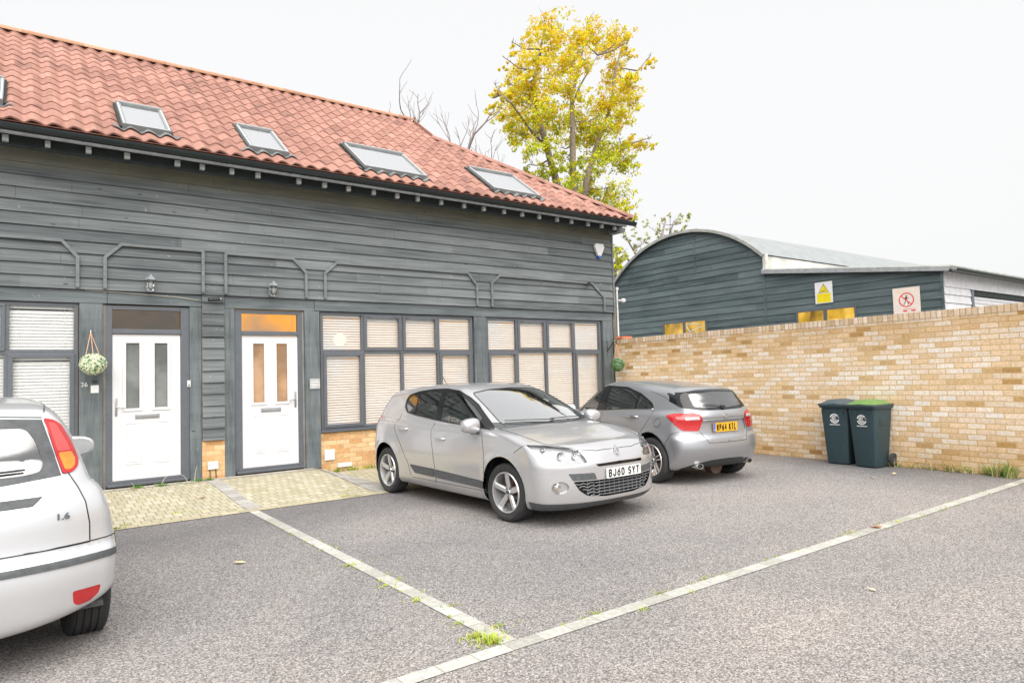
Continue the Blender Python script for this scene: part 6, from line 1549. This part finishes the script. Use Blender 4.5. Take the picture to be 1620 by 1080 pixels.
def leaves(clumps, dens, size, pick, seed=1, gaps=.0):
    m = MB(); rnd = random.Random(seed)
    for ci, (x, y, z, r) in enumerate(clumps):
        base = pick(x, y, z, rnd); n = int(dens * (r / .5)**2); subs = [(rnd.gauss(0, .42), rnd.gauss(0, .55), rnd.gauss(0, .42)) for _ in range(max(3, int(n / 14)))]
        for k in range(n):
            s = subs[k % len(subs)]; p = Vector((x + r * (s[0] + rnd.gauss(0, .13)), y + r * (s[1] * 1.3 + rnd.gauss(0, .2)), z + r * (s[2] + rnd.gauss(0, .12))))
            a = Vector((rnd.gauss(0, 1), rnd.gauss(0, 1), rnd.gauss(0, 1))).normalized(); b = a.cross(Vector((rnd.gauss(0, 1), rnd.gauss(0, 1), rnd.gauss(0, 1)))).normalized()
            l = size * rnd.uniform(.6, 1.25); m.cur = base(rnd)
            m.add([p - a * l, p - b * l * .45 + a * l * .15, p + a * l, p + b * l * .5], [(0, 1, 2, 3)])
    return m
def twigs(m, clumps, limbs, rnd, r0=.05):
    pts = [(Vector(p), i, j) for i, L in enumerate(limbs) for j, p in enumerate(L)]
    dense = []
    for L in limbs:
        for j in range(len(L) - 1):
            a, b = Vector(L[j]), Vector(L[j + 1])
            for k in range(5): dense.append(a.lerp(b, k / 5))
    for (x, y, z, r) in clumps:
        c = Vector((x, y, z)); q = min((p for p in dense if p.z < z + .3), key=lambda p: (p - c).length + max(0, p.z - z) * 2, default=None)
        if q is None: continue
        L = (c - q).length
        if L > 1.7: continue
        mid = q.lerp(c, .5) + Vector((rnd.uniform(-.1, .1) * L, rnd.uniform(-.1, .1) * L, -.10 * L))
        m.tube([q, mid, c], [r0, r0 * .6, r0 * .3], 5, cap=False)
        for k in range(4):
            d = Vector((rnd.gauss(0, 1), rnd.gauss(0, 1), rnd.gauss(.5, 1))).normalized() * r * rnd.uniform(.6, 1.1); s = mid.lerp(c, rnd.uniform(.3, 1)); m.tube([s, s + d * .5 + Vector((0, 0, .02)), s + d], [r0 * .3, r0 * .2, r0 * .1], 4, cap=False)
OAKC = [(18.73,22.39,17.32,0.61),(20.46,25.53,18.83,0.47),(21.92,25.16,19.09,0.55),(19.5,22.92,16.81,0.55),(22.86,23.98,19.09,0.62),(21.9,23.78,18.22,0.6),(24.01,24.67,19.21,0.42),(26.09,25.27,20.21,0.6),(23.51,22.21,17.99,0.46),(23.43,21.92,17.3,0.33),(25.51,25.48,19.45,0.51),(17.84,23.7,16.57,0.27),(19.89,25.15,17.39,0.52),(17.98,21.81,15.37,0.52),(21.45,23.76,17.35,0.59),(21.85,24.97,17.34,0.67),(21.18,22.81,16.4,0.5),(26.71,25.96,19.0,0.53),(26.28,25.77,18.12,0.52),(23.55,21.93,16.24,0.32),(24.77,21.91,17.04,0.29),(27.74,24.18,18.9,0.22),(19.7,25.93,16.79,0.53),(17.17,23.48,15.62,0.18),(18.03,22.75,15.0,0.53),(16.79,23.66,14.38,0.25),(15.73,21.93,13.17,0.24),(16.01,22.78,13.23,0.22),(17.51,23.73,14.57,0.41),(18.39,23.98,14.77,0.6),(18.41,22.83,14.45,0.59),(19.49,22.82,15.05,0.54),(20.32,22.76,15.0,0.49),(22.05,23.82,15.32,0.45),(24.3,23.08,16.2,0.6),(23.83,21.89,15.87,0.32),(27.48,25.49,17.19,0.52),(24.86,24.25,16.13,0.62),(24.32,24.63,15.75,0.62),(23.83,22.62,14.68,0.52),(18.97,26.17,14.73,0.45),(19.43,25.58,14.63,0.63),(17.9,22.33,13.27,0.62),(19.67,23.26,13.99,0.6),(18.51,24.97,13.63,0.43),(19.35,24.93,13.55,0.55),(21.22,25.92,14.38,0.66),(20.43,23.66,13.7,0.43),(22.83,25.45,15.19,0.61),(23.18,24.75,14.64,0.6),(22.64,23.13,13.99,0.57),(24.93,24.39,14.89,0.55),(23.41,25.68,14.35,0.61),(24.39,25.52,14.23,0.62),(23.8,24.02,13.39,0.52),(18.48,24.39,12.73,0.3),(17.4,21.95,11.44,0.43),(19.12,22.87,12.15,0.46),(21.94,25.31,12.93,0.39),(24.06,23.62,12.81,0.58),(21.99,22.56,11.89,0.55),(25.36,24.21,12.7,0.54),(26.52,24.89,14.44,0.42),(27.14,24.77,14.25,0.4),(26.54,23.45,13.73,0.27),(24.55,23.73,13.44,0.4),(25.37,24.04,12.91,0.4),(19.8,25.23,11.68,0.37),(19.64,24.09,11.34,0.48),(19.93,23.53,11.46,0.41),(21.22,23.95,11.92,0.37),(20.16,21.93,11.39,0.34),(19.59,21.99,10.42,0.51),(23.18,24.89,11.76,0.58),(23.59,26.13,11.36,0.6),(23.38,24.41,11.16,0.58),(23.7,23.53,10.74,0.63),(23.51,22.55,9.99,0.49),(23.44,24.01,9.95,0.63),(26.81,26.12,10.58,0.63),(23.74,25.19,10.64,0.52),(25.72,24.17,10.02,0.27),(23.38,25.59,9.91,0.52),(19.98,22.82,9.57,0.34)]
e = empty('autumn_tree', (21.8, 24, 0), 0, 'tall tree with yellow and green autumn leaves rising behind the tiled roof', 'tree')
limbs = [[(21.6, 24, 0), (21.75, 24, 3.5), (21.8, 24.0, 6.49), (21.87, 24.0, 8.18)], [(21.87, 24, 8.1), (21.2, 24.0, 9.3), (20.4, 23.8, 10.33), (19.62, 23.5, 11.75), (18.94, 23.3, 13.16), (18.47, 23.0, 14.42), (18.97, 23.0, 16.24), (19.31, 23.0, 17.6)], [(21.87, 24.0, 8.1), (21.54, 24.0, 11.26), (21.91, 24.3, 13.61), (22.17, 24.6, 15.26), (23.02, 24.8, 17.44), (23.82, 25.0, 19.5)],
         [(21.8, 24.0, 8.5), (22.69, 24.2, 11.25), (23.93, 24.5, 13.69), (25.21, 24.8, 15.75), (25.27, 24.6, 17.28), (25.92, 24.4, 19.3)], [(22.15, 24.5, 14.97), (22.22, 24.0, 15.68), (22.55, 23.6, 16.47), (22.96, 23.3, 17.3)], [(23.3, 24.4, 12.5), (24.42, 24.0, 12.6), (25.48, 23.6, 13.32), (26.35, 23.2, 13.62)], [(19.63, 23.5, 11.9), (18.12, 23.0, 12.45), (16.91, 22.6, 13.15), (15.87, 22.3, 13.23)], [(25.21, 24.8, 15.75), (26.79, 25.0, 17.4), (27.8, 24.3, 18.8)]]
m = MB(); rd = [[.40, .36, .32, .30], [.22, .20, .18, .15, .12, .09, .06, .03], [.20, .17, .13, .10, .06, .03], [.20, .16, .13, .10, .07, .03], [.05, .045, .03, .015], [.08, .06, .04, .02], [.07, .05, .035, .015], [.07, .05, .02]]
for L, r in zip(limbs, rd): m.tube(L, r, 9)
twigs(m, OAKC, limbs[1:], random.Random(4), .05); m.build('trunk', BARK, e, smooth=True)
def pick(x, y, z, rnd):
    hi = (z - 13.5) / 5; edge = abs(x - 22) / 5; low = z < 12 and x > 22.5
    w = [max(.05, .30 - hi * .35 - edge * .2 - (.15 if low else 0)), .55, max(.18, .42 + hi * .35 + (.35 if low else 0)), max(.04, .08 + hi * .5 + edge * .25), max(.0, .04 - hi * .2)]
    return lambda r: r.choices((0, 1, 2, 3, 4), w)[0]
leaves([(a, b, c - .5, d * 1.06) for a, b, c, d in OAKC], 400, .080, pick, 3).build('crown', LM, e, recalc=False)
PALEC = [(30.55,26.37,10.25,0.43),(31.9,26.34,10.47,0.44),(29.12,23.67,9.22,0.33),(29.55,23.75,9.81,0.34),(32.97,26.01,10.02,0.22),(30.67,25.71,9.58,0.36),(29.23,25.51,9.39,0.34),(27.22,24.42,8.66,0.32),(28.78,25.32,8.71,0.34),(27.65,25.32,8.74,0.33),(27.08,25.24,8.28,0.33),(26.42,23.98,7.94,0.25),(26.17,24.79,8.56,0.29),(25.58,24.68,7.93,0.31),(26.38,25.67,8.94,0.26),(28.27,26.48,9.62,0.28),(29.12,26.35,10.02,0.28),(28.37,25.13,10.09,0.2),(29.5,24.83,10.36,0.21),(29.65,24.3,10.2,0.21),(24.7,23.61,7.19,0.24),(23.99,23.58,6.9,0.24)]
PL = [leafmat('pale_green_leaf', (.36, .42, .12)), leafmat('olive_leaf', (.24, .28, .10)), leafmat('straw_leaf', (.62, .56, .22))]
e = empty('sparse_tree', (28.5, 25, 0), 0, 'thin pale green tree showing above the left shoulder of the round barn roof', 'tree')
lp = [[(28.5, 25, 0), (28.3, 25, 6), (28.6, 25, 8.3), (29.3, 25, 10)], [(28.3, 25, 6), (27, 25, 7.6), (26, 25, 8.8)], [(28.4, 25, 7), (30, 25.5, 9), (31.2, 26, 10.4)], [(27.6, 25, 6.5), (25.5, 24.5, 7.5), (24.4, 24, 7.3)]]
m = MB()
for L, r in zip(lp, ([.22, .16, .1, .04], [.10, .07, .03], [.10, .07, .03], [.08, .05, .02])): m.tube(L, r, 7)
twigs(m, PALEC, lp[1:], random.Random(5), .03); m.build('trunk', BARKD, e, smooth=True)
leaves(PALEC, 90, .085, lambda x, y, z, r: (lambda q: q.choices((0, 1, 2), (.5, .2, .3))[0]), 5).build('crown', PL, e, recalc=False)
BUSHC = [(22.82,22.48,7.14,0.34),(23.66,23.09,7.03,0.29),(22.98,22.74,6.69,0.28),(23.41,23.21,7.6,0.23),(23.32,23.25,6.57,0.23),(22.09,22.13,5.55,0.16),(22.4,22.03,6.38,0.28)]
e = empty('lime_tree', (23.1, 23, 0), 0, 'bright lime green tree in the gap between terrace and barn', 'tree')
m = MB(); m.tube([(23.1, 23, 0), (23.0, 23, 4), (23.1, 22.9, 6.5), (23.3, 23, 7.6)], [.14, .11, .07, .02], 7); twigs(m, BUSHC, [[(23.0, 23, 4), (23.1, 22.9, 6.5)]], random.Random(6), .03); m.build('trunk', BARK, e, smooth=True)
leaves(BUSHC, 320, .085, lambda x, y, z, r: (lambda q: q.choices((0, 1, 2), (.35, .5, .15))[0]), 6).build('crown', LM[:3], e, recalc=False)
def bare(x, y, z0, h, lean, seed, label, spread=.5, zb=0):
    e = empty('bare_tree', (x, y, 0), 0, label, 'tree', 'bare trees behind the roof'); m = MB(); rnd = random.Random(seed)
    def grow(p, d, L, r, lv):
        pts = [p]; dd = d.copy()
        for k in range(4): dd = (dd + Vector((rnd.gauss(0, .14), rnd.gauss(0, .14), .10))).normalized(); pts.append(pts[-1] + dd * L / 4)
        m.tube(pts, [r * 1.3, r * 1.15, r, r * .85, r * .65], 6 if lv < 2 else 4, cap=False)
        if lv < 4:
            for k in range(rnd.choice((2, 3))): 
                q = pts[rnd.choice((2, 3, 4))]; nd = (dd + Vector((rnd.gauss(0, spread), rnd.gauss(0, spread), rnd.gauss(.05, .25)))).normalized(); grow(q, nd, L * rnd.uniform(.55, .8), r * .55, lv + 1)
    m.tube([(x, y, 0), (x + lean * .3, y, z0 * .6), (x + lean * .5, y, z0)], [.16, .11, .075], 7)
    grow(Vector((x + lean * .5, y, z0)), Vector((lean * .4, 0, 1)).normalized(), h * .42, .05, 1); grow(Vector((x + lean * .5, y, z0 - .6)), Vector((-.25, 0, 1)).normalized(), h * .36, .04, 1)
    m.build('branches', BARKD, e, smooth=True)
bare(11.35, 20, 8.7, 4.2, -.3, 11, 'leafless tree just right of the roof ridge end'); bare(12.55, 20, 8.4, 4.2, .3, 5, 'leafless tree in the middle of the three behind the roof', .35)
bare(13.9, 20, 7.7, 4.6, .2, 8, 'leafless spreading tree nearest the yellow tree', .7)

# ---- weeds, grass, fallen leaves
GR = [leafmat('grass_lime', (.42, .52, .05)), leafmat('grass_straw', (.62, .54, .30)), leafmat('grass_green', (.14, .34, .06))]
def tuft(m, x, y, z, n, h, sp, mix, rnd, lie=.4):
    for k in range(n):
        a = rnd.uniform(0, 6.283); r = abs(rnd.gauss(0, sp)); bx, by = x + r * math.cos(a), y + r * math.sin(a) * .6; d = Vector((rnd.gauss(0, lie), rnd.gauss(0, lie), 1)).normalized(); L = h * rnd.uniform(.5, 1.2); s = Vector((-d.y, d.x, 0)); s = (s.normalized() if s.length > .01 else Vector((1, 0, 0))) * .003 * (1 + h * 4)
        p = Vector((bx, by, z)); q = p + d * L * .6; t = p + d * L + Vector((d.x, d.y, -.25)) * L * .4; m.cur = rnd.choices((0, 1, 2), mix)[0]
        m.add([p - s, p + s, q + s * .8, q - s * .8, t], [(0, 1, 2, 3), (3, 2, 4)])
rnd = random.Random(9)
m = MB()
for k in range(34):
    y = rnd.uniform(3.25, 5.0) if k < 26 else rnd.uniform(5.9, 10); tuft(m, 10.46 + (y - 3.1) * .039 - .05 * rnd.random(), y, 0, 26 if k < 26 else 10, .16 if k < 26 else .06, .05, (.12, .8, .15), rnd, .8)
for (x, y) in ((10.38, 3.35), (10.40, 3.5), (10.36, 3.3)): tuft(m, x, y, 0, 60, .22, .06, (.1, .45, .55), rnd, .5)
for k in range(16): x = 4.1 + rnd.random() * 1.1; tuft(m, x, 10.80, .005, 14, .09, .04, (.5, .2, .3), rnd)
tag(m.build('wall_weeds', GR, recalc=False), 'dry straw and green grass growing along the foot of the walls', 'weeds', kind='stuff')
m = MB()
for (x, y, n, h) in [(2.17, 3.26, 190, .06), (2.14, 3.36, 130, .05), (2.31, 3.40, 50, .04), (2.18, 3.22, 140, .05), (2.17, 3.6, 26, .03), (2.31, 3.9, 40, .03), (2.17, 4.15, 50, .04), (2.16, 4.6, 40, .035), (2.32, 4.7, 20, .03), (2.17, 5.3, 60, .04), (2.32, 5.9, 20, .03), (.83, 8.36, 150, .05), (6.05, 3.19, 30, .05), (6.77, 3.10, 30, .05), (3.2, 3.04, 40, .03), (2.93, 3.19, 40, .03), (3.5, 3.19, 40, .03), (4.0, 3.19, 30, .03), (3.55, 8.36, 90, .04), (3.45, 8.45, 60, .04), (3.62, 8.8, 50, .03), (1.35, 8.4, 30, .03), (1.5, 8.8, 50, .03), (1.7, 8.7, 40, .03), (.95, 8.5, 40, .03), (4.6, 9.2, 50, .03), (4.9, 8.9, 50, .04), (4.2, 8.7, 30, .03)]:
    tuft(m, x, y, (ramp_z(x, y) if y > 8.4 else .004), int(n * .8), h * .62, .05, (.6, .3, .1), rnd, .7)
for x in [2.4 + .13 * k for k in range(60)]:
    if rnd.random() < .35: tuft(m, x, 3.175 if rnd.random() < .6 else 3.055, .003, 8, .022, .03, (.75, .2, .05), rnd)
for y in [3.3 + .11 * k for k in range(44)]:
    if rnd.random() < .4: tuft(m, 2.185 if rnd.random() < .6 else 2.305, y, .003, 8, .022, .02, (.8, .15, .05), rnd)
tag(m.build('joint_moss', GR, recalc=False), 'lime green tufts growing in the joints of the setts and paving', 'moss', kind='stuff')
m = MB()
for (x, y, n, h) in ((1.33, 10.66, 120, .05), (1.62, 10.62, 110, .05), (2.12, 10.70, 160, .05), (2.25, 10.66, 120, .05), (1.86, 10.70, 30, .03)): tuft(m, x, y, ramp_z(x, y), n, h, .045, (.1, .05, .85), rnd, .9)
tag(m.build('doorstep_weeds', GR, recalc=False), 'green weed clumps at the foot of the left doorway', 'weeds', kind='stuff')
m = MB()
for (x, y, dx, h) in ((1.62, 10.70, .13, .17), (1.98, 10.68, -.12, .16), (2.06, 10.68, .03, .24), (1.30, 10.66, -.05, .1)): m.tube([(x, y, .10), (x + dx * .4, y, .10 + h * .6), (x + dx, y - .02, .10 + h)], [.004, .003, .002], 4)
tag(m.build('dry_stems', plain('straw', (.55, .50, .38), .8, .2, 10), None), 'thin dry stalks leaning in front of the left doorway', 'stems', kind='stuff')
LF = plain('fallen_leaf', (.34, .15, .07), .8, .4, 8); LF2 = plain('fallen_leaf_pale', (.62, .46, .28), .8, .2, 8)
for (x, y, s, mt, lab) in ((6.05 + .35, 3.12, .06, LF, 'brown leaf lying on the pale bay line'), (1.9, 9.4, .05, LF, 'brown leaf on the paving left of the grey band'), (1.25, 10.45, .05, LF, 'brown leaf on the paving by the left door'), (9.7, 4.45, .05, LF2, 'pale leaf on the asphalt before the bins'), (9.2, 4.5, .04, LF2, 'small pale scrap on the asphalt left of the bins'), (1.5, 6.0, .05, LF2, 'pale leaf on the asphalt near the silver car with tall lamp'), (4.6, 2.3, .03, LF2, 'tiny pale leaf on the bare asphalt in front')):
    z = (ramp_z(x, y) if y > 8.4 else 0) + .012; m = MB(); a = rnd.uniform(0, 6)
    L = [(0, -1, 0), (.45, -.4, .18), (.5, .3, .1), (0, 1, .25), (-.5, .35, .16), (-.42, -.45, .05)]
    m.add([(s * (p[0] * math.cos(a) - p[1] * math.sin(a)), s * (p[0] * math.sin(a) + p[1] * math.cos(a)), p[2] * s) for p in L] + [(0, 0, 0)], [(6, i, (i + 1) % 6) for i in range(6)])
    o = m.build('fallen_leaf', mt); o.location = (x, y, z); tag(o, lab, 'leaf', 'fallen leaves')
silver_hatch(); grey_hatch(); white_hatch()
# ------------------------------------------------------------------ camera, world, light
cam_d = bpy.data.cameras.new('camera'); cam = bpy.data.objects.new('camera', cam_d); COL.objects.link(cam)
cam_d.lens = 23.664; cam_d.sensor_width = 36; cam_d.clip_end = 2000; cam_d.clip_start = .05
mw = Matrix(((0.80694814, -0.00665524, -0.5905848, 0), (-0.58988621, -0.05898862, -0.80532888, 0), (-0.02947812, 0.99823647, -0.05152659, 1.5), (0, 0, 0, 1)))
cam.matrix_world = mw
scene.camera = cam
w = bpy.data.worlds.new('World'); scene.world = w; w.use_nodes = True
nt = w.node_tree; nt.nodes.clear()
out = nt.nodes.new('ShaderNodeOutputWorld'); bg = nt.nodes.new('ShaderNodeBackground')
sky = nt.nodes.new('ShaderNodeTexSky'); sky.sky_type = 'NISHITA'; sky.sun_disc = False
SUN_EL, SUN_AZ = 52, 205
sky.sun_elevation = R(SUN_EL); sky.sun_rotation = R(SUN_AZ); sky.air_density = 2; sky.dust_density = 5
hs = nt.nodes.new('ShaderNodeHueSaturation'); hs.inputs['Saturation'].default_value = .15
mx = nt.nodes.new('ShaderNodeMix'); mx.data_type = 'RGBA'; mx.inputs[0].default_value = .93
mx.inputs[7].default_value = (*SKYC, 1)
nt.links.new(sky.outputs[0], hs.inputs['Color']); nt.links.new(hs.outputs[0], mx.inputs[6])
nt.links.new(mx.outputs[2], bg.inputs[0]); bg.inputs[1].default_value = .1
nt.links.new(bg.outputs[0], out.inputs[0])
sl = bpy.data.lights.new('sun', 'SUN'); sl.energy = 2.2; sl.angle = R(85); sl.color = (1.0, .965, .92)
so = bpy.data.objects.new('sun', sl); COL.objects.link(so)
# blender sky rotation: azimuth measured from +Y clockwise seen from above
az = R(SUN_AZ); el = R(SUN_EL)
sd = Vector((math.sin(az) * math.cos(el), math.cos(az) * math.cos(el), math.sin(el)))
so.rotation_euler = sd.to_track_quat('Z', 'Y').to_euler(); so.location = sd * 50
vs = scene.view_settings; vs.view_transform = 'Standard'; vs.look = 'None'; vs.exposure = EXPO; vs.gamma = 1; vs.use_curve_mapping = False
scene.cycles.max_bounces = 8; scene.cycles.transparent_max_bounces = 12; scene.cycles.use_denoising = True
